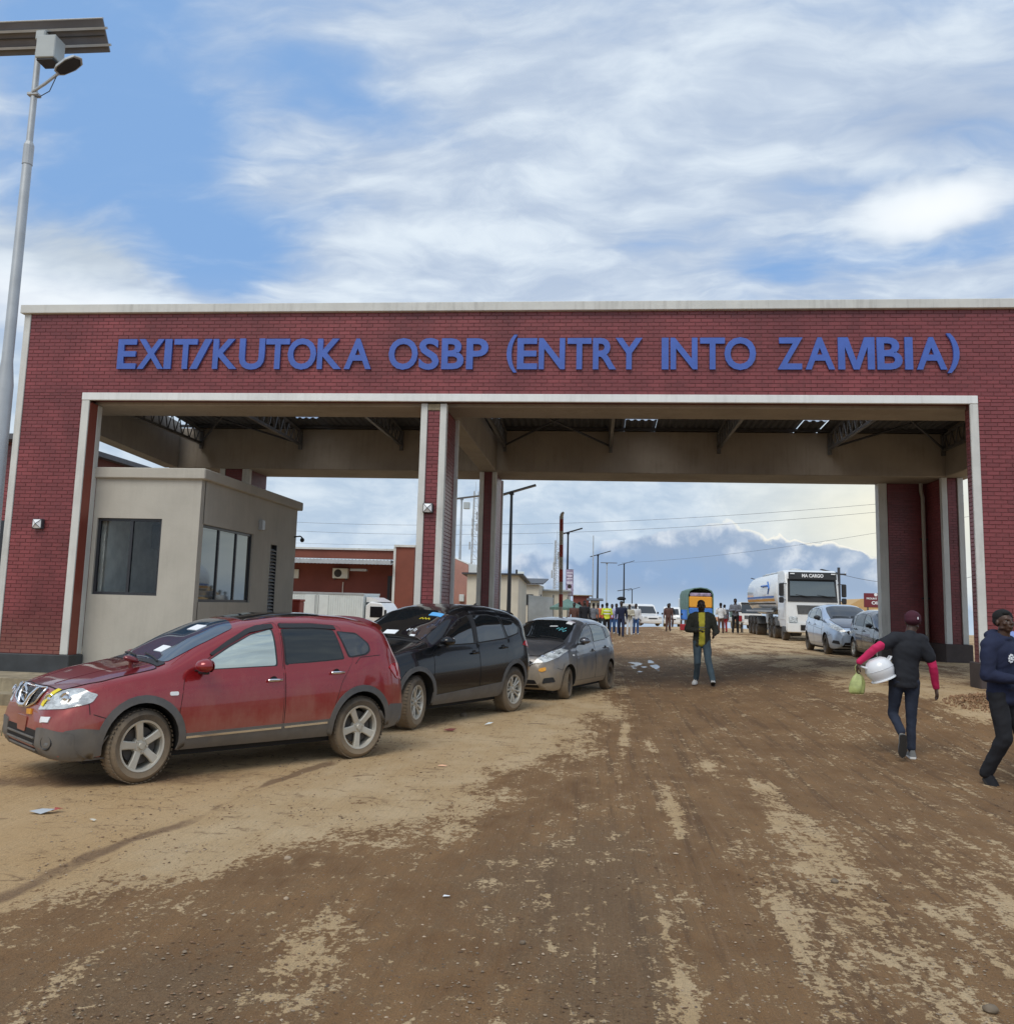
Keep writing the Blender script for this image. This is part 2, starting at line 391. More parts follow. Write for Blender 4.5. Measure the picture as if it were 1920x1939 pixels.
mk('corrugated', (.42, .45, .46), .5, metal=.3, var=.18, vscale=.6)
mk('far_brick', (.17, .045, .035), .7, var=.12, vscale=.8)
mk('rubble', (.30, .18, .10), .95, var=.3, vscale=9)
mk('far_brick_orange', (.19, .055, .034), .75, var=.12, vscale=.8)
mk('pink_brick', (.42, .22, .18), .75, var=.12, vscale=.8)
mk('box_white', (.66, .72, .72), .5, var=.05)
mk('oil_maroon', (.16, .02, .03), .5, var=0)
mk('oil_wall', (.55, .36, .16), .8, var=.05)
mk('signal_red', (.36, .055, .035), .55, var=.15)
mk('boom_cream', (.50, .46, .36), .6, var=.12)
mk('sign_blue', (.05, .18, .55), .5, var=.1)
mk('poster', (.30, .24, .34), .6, var=.5, vscale=3)
mk('poster_pale', (.62, .58, .66), .6, var=.2, vscale=6)
mk('green_canvas', (.12, .21, .18), .8, var=.2, vscale=2)
mk('wire', (.12, .13, .15), .6, var=0)
mk('pebble', (.30, .23, .16), .9, var=.3, vscale=1, island=.5)
mk('clod', (.17, .10, .055), .95, var=.3, vscale=1, island=.35)
mk('grass', (.07, .10, .03), .8, var=.3)
mk('basin', (.80, .83, .86), .28, var=.02, coat=.3)
mk('bag_green', (.42, .48, .18), .35, var=.15, vscale=14, coat=.4)
# ---------------------------------------------------------------- ground
def interp_poly(y, pts):
    ys = [p[1] for p in pts]; xs = [p[0] for p in pts]; return np.interp(y, ys, xs)
def build_ground():
    def lines(segs):
        out = []
        for a, b, st in segs: out += list(np.arange(a, b, st))
        return np.array(out+[segs[-1][1]])
    xs = lines([(-900, -300, 100), (-300, -60, 20), (-60, -20, 4), (-20, -9, .5), (-9, -5, .12), (-5, 6, .05), (6, 9, .12), (9, 14, .5), (14, 40, 3), (40, 100, 12), (100, 300, 40), (300, 900, 100)])
    ys = lines([(-60, 0, 10), (0, 3, .3), (3, 11, .04), (11, 20, .08), (20, 32, .2), (32, 80, 1), (80, 200, 8), (200, 900, 60)])
    X, Y = np.meshgrid(xs, ys); Z = G(X, Y)
    nx, ny = len(xs), len(ys); fx, fy = X.ravel(), Y.ravel()
    def fbm(sx, sy, oc, seed):
        f = np.zeros(len(fx)); near = (fy < 60) & (np.abs(fx) < 20)
        for i in np.nonzero(near)[0]:
            f[i] = mnoise.fractal(Vector((fx[i]*sx+seed, fy[i]*sy, seed)), 1.0, 2.1, oc)
        return f
    n1 = fbm(.9, .45, 3, 3.1); n2 = fbm(2.4, .55, 3, 9.7)
    # sand apron on the left, packed brown earth with tyre-worn dry streaks on the right
    edge = interp_poly(fy, [(-3.2, 4.0), (-3.0, 4.65), (-2.68, 5.23), (-2.05, 6.0), (-1.58, 6.6), (-1.21, 7.9), (-.87, 9.45), (-.17, 12.2), (.35, 17.1), (.4, 22), (.2, 30), (-1, 60)])
    wob = n1*.55+n2*.22
    sand = np.maximum(np.clip(.55-(fx-edge+wob)/1.5, 0, .86), .20+.13*S((fx-.7)/.8)*S((9.5-fy)/3)+.07*n1)
    def streak(x0, y0, x1, y1, w, amp):
        t = np.clip((fy-y0)/(y1-y0), 0, 1); cx = x0+(x1-x0)*t+n1*.10
        ends = S((fy-min(y0, y1)+.8)/1.5)*S((max(y0, y1)+.8-fy)/1.5)
        return amp*np.exp(-((fx-cx)/w)**2)*ends*np.clip(.75+n2*1.1, 0, 1.4)
    for a in ((.42, 14.0, .22, 6.8, .10, .62), (.74, 13.0, .66, 7.2, .11, .66), (1.25, 11.0, .95, 4.0, .22, .56), (1.7, 10.6, 1.6, 4.2, .30, .62), (2.35, 9.6, 2.5, 4.0, .30, .56),
              (-.05, 6.6, .0, 4.0, .16, .58), (.42, 5.6, .45, 3.6, .14, .58), (1.0, 9.4, 1.0, 3.2, .16, .42), (3.3, 11, 3.6, 5, .22, .40), (-.5, 7.0, -.4, 3.4, .2, .42), (2.0, 13.4, 2.1, 9.8, .16, .42),
              (4.6, 11.5, 4.6, 4, .4, .36), (-1.5, 5.6, -1.2, 3.2, .3, .45), (-2.5, 4.6, -2.2, 3.2, .25, .5)):
        sand = np.maximum(sand, streak(*a))
    sand = np.maximum(sand, .85*S((fx-3.9-.5*n1)/1.1)*S((fy-12.4-.8*n1)/2.2)*np.clip(.8+.9*n1, 0, 1))      # bank by the right pier
    sand = np.maximum(sand, .7*np.exp(-((fx-3.4)/.9)**2-((fy-31)/8)**2))
    sand = np.maximum(sand, .50*S((fy-34)/10)*np.clip(.4+1.2*n1, 0, 1))
    trail = interp_poly(fy, [(-3.35, 4.6), (-3.33, 5.1), (-3.31, 5.63), (-3.28, 6.35), (-3.16, 6.91), (-3.16, 8.12), (-2.9, 8.94), (-2.75, 9.91), (-2.0, 12)])
    tw = .045+.04*np.clip((8.8-fy)/4, 0, 1)
    wet_shade = .95*np.exp(-((fx-trail+n2*.14+n1*.05)/(tw*1.6))**2)*S((11-fy)/1.5)*np.clip(.85+n2*.8, .3, 1)
    wet_shade = np.maximum(wet_shade, .7*np.exp(-(((fx+5.2)/1.1)**2+((fy-6.2)/.5)**2)))
    wet_shade = np.maximum(wet_shade, .8*np.exp(-(((fx+4.6)/1.9)**2+((fy-8.4-.35*(fx+4.6))/.55)**2)))        # shade under the red car, painted into the ground colour
    wet_shade = np.maximum(wet_shade, .6*np.exp(-(((fx+2.3)/.6)**2+((fy-13.2)/1.6)**2)))  # shade beneath the black SUV, painted as darker ground
    pud = np.exp(-(((fx-1.2)/.35)**2+((fy-27.2)/2.6)**2))*np.clip(.85+1.8*n2, 0, 1)
    pud = np.maximum(pud, .9*np.exp(-(((fx-1.75)/.16)**2+((fy-28.0)/3.0)**2))*np.clip(.8+1.8*n2, 0, 1))
    tar = np.clip(np.exp(-((fx-.1)/.5)**2)*S((10-fy)/4)*.9+np.exp(-(((fx+1.9)/.9)**2+((fy-4.0)/.8)**2))*.9+np.exp(-(((fx+.6)/.5)**2+((fy-6.0)/1.2)**2))*.7, 0, 1)
    Z = Z.ravel()+np.where((fy < 32) & (np.abs(fx) < 9), .006*n1+.004*n2-.012*np.clip(wet_shade, 0, 1), 0)
    me = bpy.data.meshes.new('ground')
    verts = np.column_stack([fx, fy, Z])
    i = np.arange(nx-1)[None, :]+np.arange(ny-1)[:, None]*nx
    quads = np.stack([i, i+1, i+nx+1, i+nx], -1).reshape(-1, 4)
    me.vertices.add(len(verts)); me.vertices.foreach_set('co', verts.ravel())
    me.loops.add(quads.size); me.loops.foreach_set('vertex_index', quads.ravel())
    me.polygons.add(len(quads)); me.polygons.foreach_set('loop_start', np.arange(0, quads.size, 4)); me.polygons.foreach_set('use_smooth', [True]*len(quads))
    me.update(calc_edges=True)
    for nm, a in (('sand', sand), ('wet_shade', wet_shade), ('puddle', pud), ('tarmac', tar)):
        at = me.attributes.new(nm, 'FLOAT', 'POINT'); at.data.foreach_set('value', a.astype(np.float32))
    m = bpy.data.materials.new('earth'); m.use_nodes = True; w = NT(m.node_tree); b = w.n['Principled BSDF']
    P = w.new('ShaderNodeNewGeometry').outputs['Position']
    at = lambda n: w.new('ShaderNodeAttribute', attribute_name=n).outputs['Fac']
    big = w.noise(w.mapping(P, (1.2, .6, 1)), 1.6, 6, .62); med = w.noise(w.mapping(P, (1, .55, 1)), 7, 6, .65, .6)
    fine = w.noise(P, 38, 5, .7); grit = w.noise(P, 140, 3, .7)
    blot = w.noise(w.mapping(P, (1, .8, 1)), 17, 5, .68, .3)
    rut = w.noise(w.mapping(P, (5.5, .20, 1)), 1.5, 5, .6); rut2 = w.noise(w.mapping(P, (16, .5, 1), (0, 0, rad(-2))), 1.3, 4, .6)
    lane = w.ss(w.sep(P)[0], -1.0, .2)
    sm = w.math('ADD', w.math('ADD', at('sand'), w.math('MULTIPLY', lane, w.math('ADD', w.math('MULTIPLY', w.math('SUBTRACT', rut, .5), .9), w.math('MULTIPLY', w.math('SUBTRACT', rut2, .5), .5)))), w.math('ADD', w.math('MULTIPLY', w.math('SUBTRACT', med, .5), 1.5), w.math('ADD', w.math('ADD', w.math('MULTIPLY', w.math('SUBTRACT', fine, .5), 1.1), w.math('MULTIPLY', w.math('SUBTRACT', blot, .5), 1.5)), w.math('MULTIPLY', w.math('SUBTRACT', big, .5), .8))))
    sm = w.ss(sm, .42, .58)
    soil = w.mix(w.ss(big, .3, .7), (.18, .096, .040, 1), (.29, .168, .075, 1))
    soil = w.mix(w.ss(med, .35, .7), soil, (.225, .135, .065, 1))
    soil = w.mix(w.math('MULTIPLY', lane, w.ss(rut, .52, .62, 0, .55)), soil, (.115, .066, .034, 1)); soil = w.mix(w.math('MULTIPLY', lane, w.ss(rut2, .54, .64, 0, .4)), soil, (.25, .155, .085, 1))
    tar_ = w.mix(w.ss(fine, .35, .7), (.13, .085, .048, 1), (.21, .148, .088, 1))
    soil = w.mix(w.ss(w.math('ADD', at('tarmac'), w.math('MULTIPLY', w.math('SUBTRACT', med, .5), 1.0)), .3, .9, 0, .5), soil, tar_)
    sandc = w.mix(w.ss(big, .35, .68), (.49, .34, .18, 1), (.56, .415, .245, 1))
    warm = w.ss(w.sep(P)[0], -2.6, -3.6)
    sandc = w.mix(w.math('MULTIPLY', warm, .55), sandc, (.50, .315, .145, 1))
    spots = w.ss(w.noise(w.mapping(P, (.8, 1.6, 1)), 3.6, 7, .75, .8), .55, .68, 0, .8)
    sandc = w.mix(spots, sandc, (.17, .10, .05, 1))
    c = w.mix(sm, soil, sandc)
    wt = w.ss(w.math('ADD', at('wet_shade'), w.math('MULTIPLY', w.math('SUBTRACT', med, .5), .7)), .4, .75, 0, .75)
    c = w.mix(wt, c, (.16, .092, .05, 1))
    g2 = w.ss(grit, .25, .75, .80, 1.22); c = w.mix(1, c, w.comb(g2, g2, g2), 'MULTIPLY')
    vo = w.new('ShaderNodeTexVoronoi'); w.put(vo.inputs['Vector'], P); vo.inputs['Scale'].default_value = 55
    st = w.math('MULTIPLY', w.ss(vo.outputs['Distance'], .22, .12), w.ss(w.sep(vo.outputs['Color'])[0], .72, .78))
    c = w.mix(w.math('MULTIPLY', st, .6), c, (.36, .30, .22, 1))
    pm = w.ss(w.math('ADD', at('puddle'), w.math('MULTIPLY', w.math('SUBTRACT', med, .5), .5)), .42, .55)
    c = w.mix(w.math('MULTIPLY', pm, .6), c, (.10, .08, .06, 1))
    w.put(b.inputs['Base Color'], c)
    r = w.math('SUBTRACT', .93, w.math('MULTIPLY', wt, .12)); r = w.math('SUBTRACT', r, w.math('MULTIPLY', pm, .78))
    w.put(b.inputs['Roughness'], r); b.inputs['Specular IOR Level'].default_value = .35
    hgt = w.math('ADD', w.math('ADD', w.math('MULTIPLY', med, .9), w.math('MULTIPLY', w.math('ADD', rut, rut2), .8)), w.math('ADD', w.math('MULTIPLY', fine, .55), w.math('ADD', w.math('MULTIPLY', grit, .22), w.math('MULTIPLY', st, .3))))
    bp = w.new('ShaderNodeBump'); w.put(bp.inputs['Strength'], w.math('SUBTRACT', 1, pm)); bp.inputs['Distance'].default_value = .034; w.put(bp.inputs['Height'], hgt)
    w.l.new(bp.outputs[0], b.inputs['Normal'])
    me.materials.append(m)
    o = bpy.data.objects.new('ground', me); COL.objects.link(o); tag(o, kind='structure')
build_ground()

def stones():
    rnd = random.Random(4); mb = MB()
    ico = [(0, 0, 1), (.9, 0, .4), (.28, .85, .4), (-.72, .53, .4), (-.72, -.53, .4), (.28, -.85, .4), (0, 0, -.4)]
    fs = [(0, 1, 2), (0, 2, 3), (0, 3, 4), (0, 4, 5), (0, 5, 1), (6, 2, 1), (6, 3, 2), (6, 4, 3), (6, 5, 4), (6, 1, 5)]
    for k in range(14000):
        y = 3.2+(rnd.random()**1.7)*15; x = rnd.uniform(-.62, .5)*y+.0
        if x < -5.4: continue
        r = .003+.0075*rnd.random()**3.2
        if k % 400 == 0: r = rnd.uniform(.012, .02)
        a = rnd.random()*6.28; ca, sa = math.cos(a), math.sin(a); sx, sy, sz = rnd.uniform(.8, 1.5), rnd.uniform(.7, 1.1), rnd.uniform(.5, .9)
        z = Gf(x, y)
        mb.add([(x+r*(sx*p[0]*ca-sy*p[1]*sa), y+r*(sx*p[0]*sa+sy*p[1]*ca), z+r*sz*p[2]) for p in ico], fs)
    tag(obj('gravel', mb, 'pebble', smooth=60), kind='stuff')
    mb = MB()
    for k in range(16000):                                  # crumbs of dried mud
        y = 3.1+(rnd.random()**1.6)*13; x = rnd.uniform(-.62, .6)*y
        if x < -5.4 or mnoise.noise(Vector((x*1.7, y*1.7, 3))) < -.12: continue
        r = .003+.010*rnd.random()**4; a = rnd.random()*6.28; ca, sa = math.cos(a), math.sin(a); sx, sy, sz = rnd.uniform(.8, 1.7), rnd.uniform(.7, 1.2), rnd.uniform(.35, .7); z = Gf(x, y)
        mb.add([(x+r*(sx*p[0]*ca-sy*p[1]*sa)+rnd.uniform(-.2, .2)*r, y+r*(sx*p[0]*sa+sy*p[1]*ca), z+r*sz*p[2]) for p in ico], fs)
    tag(obj('mud_crumbs', mb, 'clod'), kind='stuff')
stones()
# ---------------------------------------------------------------- border gate
gate = thing('border_gate', 'dark red brick border gate with blue lettering spanning the muddy road', 'gate', (-2.9, 17, 0))
GO = Vector((-2.9, 17, 0))
def gobj(name, mb, m, **k):
    """part of the gate given in world coordinates"""
    mb.v = [(v[0]-GO.x, v[1]-GO.y, v[2]-GO.z) for v in mb.v]
    return obj(name, mb, m, gate, **k)
BP, BH, JT = .2235, .0745, .009        # brick pitch, course height, joint
BR = []                                # (centre, u, n, w, h)
def wall(O, u, n, w, h, z0=0.):
    """lay a face of running bond bricks; O is the lower left corner on the mortar face"""
    O = Vector(O); u = Vector(u); n = Vector(n); nc = int(round(h/BH)); ch = h/nc
    for j in range(nc):
        x = -(BP/2 if j % 2 else 0)
        while x < w-.012:
            a, b = max(x, 0), min(x+BP, w)
            if b-a > .03: BR.append((O+u*((a+b)/2)+Vector((0, 0, (j+.5)*ch)), u, n, b-a-JT, ch-JT))
            x += BP
Y0 = 17.0
# mortar bodies
def body(name, x0, y0, z0, x1, y1, z1, m='mortar'): return gobj(name, MB().box(x0, y0, z0, x1, y1, z1), m)
body('pier', -11.66, Y0, .45, -10.26, Y0+.44, 5.6); body('pier', 6.80, Y0, .8, 9.0, Y0+.36, 5.6)
body('fascia_wall', -11.66, Y0, 5.6, 9.0, Y0+.3, 7.38)
body('pillar', -3.36, Y0+.1, .3, -3.00, Y0+1.74, 5.53); body('pillar', -3.34, 26.05, .3, -2.96, 27.95, 5.53)
body('pillar', -11.2, 26.05, .1, -10.42, 27.6, 5.53); body('pillar', 9.56, 26.1, .7, 10.02, 27.66, 5.53); body('screen_wall', 8.3, 27.42, .7, 9.558, 27.66, 5.53)
wall((-11.60, Y0, .52), (1, 0, 0), (0, -1, 0), 1.26, 5.07); wall((6.88, Y0, .9), (1, 0, 0), (0, -1, 0), 2.12, 4.70)
wall((-11.60, Y0, 5.72), (1, 0, 0), (0, -1, 0), 20.6, 1.64)
wall((-11.60, Y0, 5.6), (1, 0, 0), (0, -1, 0), 1.24, .115); wall((6.9, Y0, 5.6), (1, 0, 0), (0, -1, 0), 2.1, .115)
wall((-3.29, Y0+.1, .5), (1, 0, 0), (0, -1, 0), .25, 4.90)
wall((-3.0, Y0+.22, .5), (0, 1, 0), (1, 0, 0), 1.42, 5.0); wall((-3.36, Y0+1.64, .5), (0, -1, 0), (-1, 0, 0), 1.42, 5.0)
wall((-2.96, 26.2, .5), (0, 1, 0), (1, 0, 0), 1.64, 5.0); wall((-3.26, 26.05, .5), (1, 0, 0), (0, -1, 0), .22, 5.0)
wall((6.80, Y0+.33, .9), (0, -1, 0), (-1, 0, 0), .28, 4.6)
wall((9.67, 26.1, .95), (1, 0, 0), (0, -1, 0), .24, 4.55); wall((9.56, 27.4, .95), (0, -1, 0), (-1, 0, 0), 1.2, 4.55)
wall((8.46, 27.42, .95), (1, 0, 0), (0, -1, 0), 1.1, 4.55); wall((-11.1, 26.05, .5), (1, 0, 0), (0, -1, 0), .5, 5.0)
gobj('pier_return', MB().box(-10.26, Y0+.012, .5, -10.172, Y0+.285, 5.53), 'painted_brick_warm')
# bricks: the 300 largest in view are parts, the others are one mesh
view = cam.matrix_world.inverted()
def px_size(c):
    q = view @ c
    if q.z > -1: return 0
    s = 1720/-q.z; x = 960+q.x*s; y = 917-q.y*s
    return s if (4 < x < 1916 and 4 < y < 1935) else 0
full = [b for b in BR if b[3] > BP-JT-.002 and abs(b[4]-(BH-JT)) < .004 and b[2].y < -.5]
full.sort(key=lambda b: -px_size(b[0])); top = set(id(b) for b in full[:300])
def brick_geo(mb, c, u, n, w, h, d, jit):
    hw, hh = w/2, h/2; r = .004
    k = [(-hw, -hh), (hw, -hh), (hw, hh), (-hw, hh)]
    vs = [c+u*a+Vector((0, 0, b)) for a, b in k]+[c+u*(a-math.copysign(r, a))+Vector((0, 0, b-math.copysign(r, b)))+n*(d+jit) for a, b in k]
    fs = [(4, 5, 6, 7)]+[(i, (i+1) % 4, 4+(i+1) % 4, 4+i) for i in range(4)]
    up = (vs[5]-vs[4]).cross(vs[6]-vs[5])
    if up.dot(n) < 0: fs = [f[::-1] for f in fs]
    mb.add(vs, fs)
rest = MB(); one = MB(); brick_geo(one, Vector((0, 0, 0)), Vector((1, 0, 0)), Vector((0, -1, 0)), BP-JT, BH-JT, .007, 0)
bme = mesh_of('brick', one, 'painted_brick'); rb = random.Random(3)
for b in BR:
    jit = rb.uniform(-.0015, .0025)
    if id(b) in top:
        o = bpy.data.objects.new('brick', bme); COL.objects.link(o); o.parent = gate; o.location = b[0]-GO+Vector((0, -jit, 0))
    else: brick_geo(rest, b[0]-GO, b[1], b[2], b[3], b[4], .007, jit)
tag(obj('brickwork', rest, 'painted_brick', gate), kind='stuff')
# pale trims and copings
def trim(x0, y0, z0, x1, y1, z1, m='cream_trim', name='trim'):
    return gobj(name, MB().rbox(((x0+x1)/2, (y0+y1)/2, (z0+z1)/2), (x1-x0, y1-y0, z1-z0), .008), m)
trim(-11.74, Y0-.03, .5, -11.602, Y0+.46, 7.36); trim(-10.34, Y0-.03, .52, -10.18, Y0+.01, 5.565)
trim(-10.27, Y0+.287, .52, -10.168, Y0+.455, 5.53)
trim(6.74, Y0-.03, .92, 6.885, Y0+.02, 5.565)
trim(-11.80, Y0-.10, 7.365, 9.1, Y0+1.5, 7.54, name='coping')
trim(-10.345, Y0-.035, 5.57, 6.885, Y0+.03, 5.722, m='white_trim')
for x in (-3.43, -3.055): trim(x, Y0+.06, .5, x+.128, Y0+.235, 5.55)
for x in (-3.44, -3.02): trim(x, Y0+1.64, .5, x+.09, Y0+1.77, 5.55)
trim(-3.30, Y0+.08, 5.42, -3.06, Y0+.12, 5.55, m='concrete', name='patch')
for x in (-3.42, -3.05): trim(x, 26.0, .5, x+.13, 26.19, 5.53)
trim(-3.03, 27.84, .5, -2.92, 28.0, 5.53)
for x in (9.50, 9.93): trim(x, 26.05, .96, x+.15, 26.2, 5.53)
trim(8.2, 27.37, .95, 8.44, 27.7, 5.53); trim(-11.28, 26.0, .3, -11.12, 26.14, 5.53); trim(-10.58, 26.0, .3, -10.36, 26.2, 5.53)
# plinths
def plinth(x0, y0, z0, x1, y1, z1, m): gobj('plinth', MB().rbox(((x0+x1)/2, (y0+y1)/2, (z0+z1)/2), (x1-x0, y1-y0, z1-z0), .015), m)
plinth(-11.9, Y0-.06, -.1, -10.12, Y0+.44, .515, 'plinth_paint'); plinth(6.72, Y0-.06, .2, 9.1, Y0+.42, .915, 'plinth_brown')
plinth(-3.5, Y0+.02, -.2, -2.86, Y0+1.82, .51, 'plinth_paint'); plinth(-3.48, 25.95, -.2, -2.84, 28.06, .51, 'plinth_brown')
plinth(9.44, 26.0, .2, 10.16, 27.36, .955, 'plinth_brown'); plinth(8.16, 27.34, .2, 9.5, 27.74, .955, 'plinth_brown'); plinth(-11.35, 25.95, -.2, -10.3, 27.7, .4, 'plinth_brown')
# beams
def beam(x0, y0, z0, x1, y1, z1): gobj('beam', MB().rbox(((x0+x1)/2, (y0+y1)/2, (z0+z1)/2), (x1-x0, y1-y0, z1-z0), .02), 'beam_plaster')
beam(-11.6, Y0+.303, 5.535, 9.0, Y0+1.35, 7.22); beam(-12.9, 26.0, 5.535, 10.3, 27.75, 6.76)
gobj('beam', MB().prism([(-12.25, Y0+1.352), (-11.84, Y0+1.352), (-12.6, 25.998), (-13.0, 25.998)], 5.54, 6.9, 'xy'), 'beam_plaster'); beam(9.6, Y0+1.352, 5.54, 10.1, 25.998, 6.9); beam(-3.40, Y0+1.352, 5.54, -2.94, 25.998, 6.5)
# downpipe in the right-hand corner
gobj('downpipe', MB().tube([(9.42, 27.30, 1.0), (9.42, 27.30, 5.1), (9.38, 27.3, 5.3), (9.38, 27.3, 5.53)], .055, 12), 'plaster', smooth=40)
for z in (2.2, 3.9): gobj('pipe_clip', MB().cbox((9.42, 27.33, z), (.2, .06, .05)), 'steel_dark')
# roof sheet, corrugated, falling to the back; trusses, braces and skylights under it
RZ = lambda y: 6.80+(26-y)*.06
def corr(x0, x1, y0, y1, zf, m, name, p=.19, d=.035):
    n = int((x1-x0)/p*4); vs = []; fs = []
    for i in range(n+1):
        x = x0+(x1-x0)*i/n; h = (0, d, d, 0)[i % 4]
        vs += [(x, y0, zf(y0)+h), (x, y1, zf(y1)+h)]
    for i in range(n): fs.append((2*i, 2*i+1, 2*i+3, 2*i+2))
    return gobj(name, MB().add(vs, fs), m)
SK = [(-8.62, -7.95), (-4.0, -3.75), (-3.0, -2.75), (.75, 1.62), (5.55, 6.2)]
xs = -12.2
for a, b in SK+[(10.3, 10.3)]:
    corr(xs, a, Y0+1.2, 27.9, RZ, 'roof_iron', 'roof_sheet')
    if b > a:
        corr(a, b, Y0+1.2, 24.95, RZ, 'skylight', 'skylight'); corr(a, b, 24.95, 27.9, RZ, 'roof_iron', 'roof_sheet')
    xs = b
for y in (19.6, 21.2, 22.8, 24.4, 25.7): gobj('purlin', MB().box(-12.5, y, RZ(y)-.09, 9.7, y+.07, RZ(y)-.01), 'steel_dark')
for k in range(8):
    x = -11.88+3.06*k; mb = MB(); zb = 6.24
    y0, y1 = Y0+1.36, 25.97
    mb.box(x-.04, y0, zb, x+.04, y1, zb+.075); 
    for s in (-.035, .035): mb.tube([(x+s, y0, RZ(y0)-.14), (x+s, y1, RZ(y1)-.14)], .03, 4)
    n = 17
    for i in range(n):
        a = y1-(y1-y0)*i/n; b = y1-(y1-y0)*(i+1)/n
        mb.tube([(x, a, zb+.04), (x, (a+b)/2, RZ((a+b)/2)-.14)], .019, 4); mb.tube([(x, (a+b)/2, RZ((a+b)/2)-.14), (x, b, zb+.04)], .019, 4)
    mb.box(x-.05, y1-.09, zb-.12, x+.05, y1, RZ(y1)-.1)
    gobj('truss', mb, 'steel_truss')
for a in (0, 3, 6):
    xa, xb = -11.88+3.06*a, -11.88+3.06*(a+1)
    gobj('brace', MB().tube([(xa, 25.9, 6.3), (xb, 21.4, 6.85)], .032, 5), 'steel_dark'); gobj('brace', MB().tube([(xb, 25.9, 6.3), (xa, 21.4, 6.85)], .032, 5), 'steel_dark')
# lettering: glyph, left and right pixel column of the photograph turned into metres
def gx(px): return float(np.interp(px, (224, 500, 700, 836, 960, 1100, 1250, 1470, 1713, 1816), (-9.654, -6.618, -4.479, -3.054, -1.773, -.350, 1.150, 3.305, 5.623, 6.587)))
LT = [('E', 224, 260), ('X', 262.5, 313), ('I', 313.5, 327), ('T', 331, 375), ('/', 363, 402.5), ('K', 405, 451), ('U', 454.4, 502), ('T', 504, 549), ('O', 546, 600), ('K', 602, 648), ('A', 653, 704),
      ('O', 736.7, 791.8), ('S', 794, 832), ('B', 836.5, 879), ('P', 883.5, 925), ('(', 959.4, 979.5), ('E', 979.5, 1017.8), ('N', 1020.5, 1070), ('T', 1074.5, 1119.9), ('R', 1122.8, 1167), ('Y', 1166, 1216.5),
      ('I', 1252.7, 1266), ('N', 1269.6, 1321), ('T', 1326, 1373), ('O', 1372, 1431.5), ('Z', 1471.7, 1520), ('A', 1524.8, 1581), ('M', 1587, 1656), ('B', 1660.5, 1708), ('I', 1712.6, 1727.7), ('A', 1734.4, 1792), (')', 1792, 1816.5)]
for ch, a, b in LT:
    xa, xb = gx(a), gx(b); z0, hh = 6.205, .615
    if ch in 'OSU': z0 -= .012; hh += .02
    if ch in '()': z0 -= .065; hh += .135
    if ch == 'I': me = mesh_of('letter', MB().box(-(xb-xa)/2, -.0225, 0, (xb-xa)/2, .0225, hh), 'letter_blue')
    elif ch == 'M':
        w_ = xb-xa; s_ = w_*.19; P_ = [(0, 0), (s_, 0), (s_, hh*.70), (w_*.5-s_*.42, 0), (w_*.5+s_*.42, 0), (w_-s_, hh*.70), (w_-s_, 0), (w_, 0), (w_, hh), (w_-s_*1.45, hh), (w_*.5, hh*.27), (s_*1.45, hh), (0, hh)]
        me = mesh_of('letter', MB().prism([(a_-w_/2, b_) for a_, b_ in P_], -.0225, .0225), 'letter_blue', fixn=True)
    else:
        me = text_mesh(ch, xb-xa, hh, .045, .018 if ch in '()/' else .024); me.materials.append(M['letter_blue']) if not me.materials else None
    o = obj('letter', me, None, gate, loc=Vector(((xa+xb)/2, Y0-.034, z0))-GO)
# square bulkhead lights
def wall_light(x, y, z, label, nrm=(0, -1), cat='lamp', s=.20):
    t = thing('wall_light', label, cat, (x, y, z), math.atan2(nrm[0], -nrm[1]), 'square bulkhead lights')
    obj('housing', MB().rbox((0, -.05, 0), (s, .1, s), .01), 'steel_dark', t)
    mb = MB(); h = s/2-.015; mb.add([(-h, -.105, -h), (h, -.105, -h), (h, -.105, h), (-h, -.105, h), (0, -.155, 0)], [(0, 1, 4), (1, 2, 4), (2, 3, 4), (3, 0, 4)])
    obj('lens', mb, 'lamp_glass', t)
    g = MB()
    for a, b in ((-1, -1), (1, -1), (1, 1), (-1, 1)): g.tube([(a*h, -.108, b*h), (0, -.16, 0)], .005, 4)
    obj('guard', g, 'steel_dark', t)
wall_light(-11.0, Y0-.008, 3.05, 'square white bulkhead light on the left brick pier')
wall_light(-3.215, Y0+.085, 3.5, 'square white bulkhead light on the narrow middle pillar', s=.19)

# ---------------------------------------------------------------- kerb island and guard booth
isl = MB(); isl.box(-30, 15.62, -.6, -7.2, 30, .17)
tag(obj('kerb_island', isl, 'concrete'), kind='structure')
struct('kerb_step', MB().box(-30, 15.15, -.6, -7.3, 15.61, -.06), 'concrete')
BX, BY, BX0 = -7.93, 17.46, -10.165
booth = thing('guard_booth', 'beige rendered guard booth with dark windows behind the red car', 'booth', (BX, BY, .17))
BO = Vector((BX, BY, .17))
def bobj(name, mb, m, par=None, **k):
    mb.v = [(v[0]-BO.x, v[1]-BO.y, v[2]-BO.z) for v in mb.v]; return obj(name, mb, m, par or booth, **k)
def holed(axis, f, t, a0, a1, z0, z1, holes):
    """wall slab with rectangular holes; axis 'x' runs along x at y=f, axis 'y' runs along y at x=f"""
    mb = MB(); hs = sorted(holes); cur = a0
    def bx(a, b, c, d):
        if b-a > 1e-4 and d-c > 1e-4: mb.box(*((a, f, c, b, f+t, d) if axis == 'x' else (f, a, c, f+t, b, d)))
    for (h0, h1, k0, k1) in hs:
        bx(cur, h0, z0, z1); bx(h0, h1, z0, k0); bx(h0, h1, k1, z1); cur = h1
    bx(cur, a1, z0, z1); return mb
W1 = (-10.08, -8.71, 1.70, 3.24); W2 = (17.63, 20.42, 1.60, 3.17); LV = (21.55, 22.02, .8, 3.02)
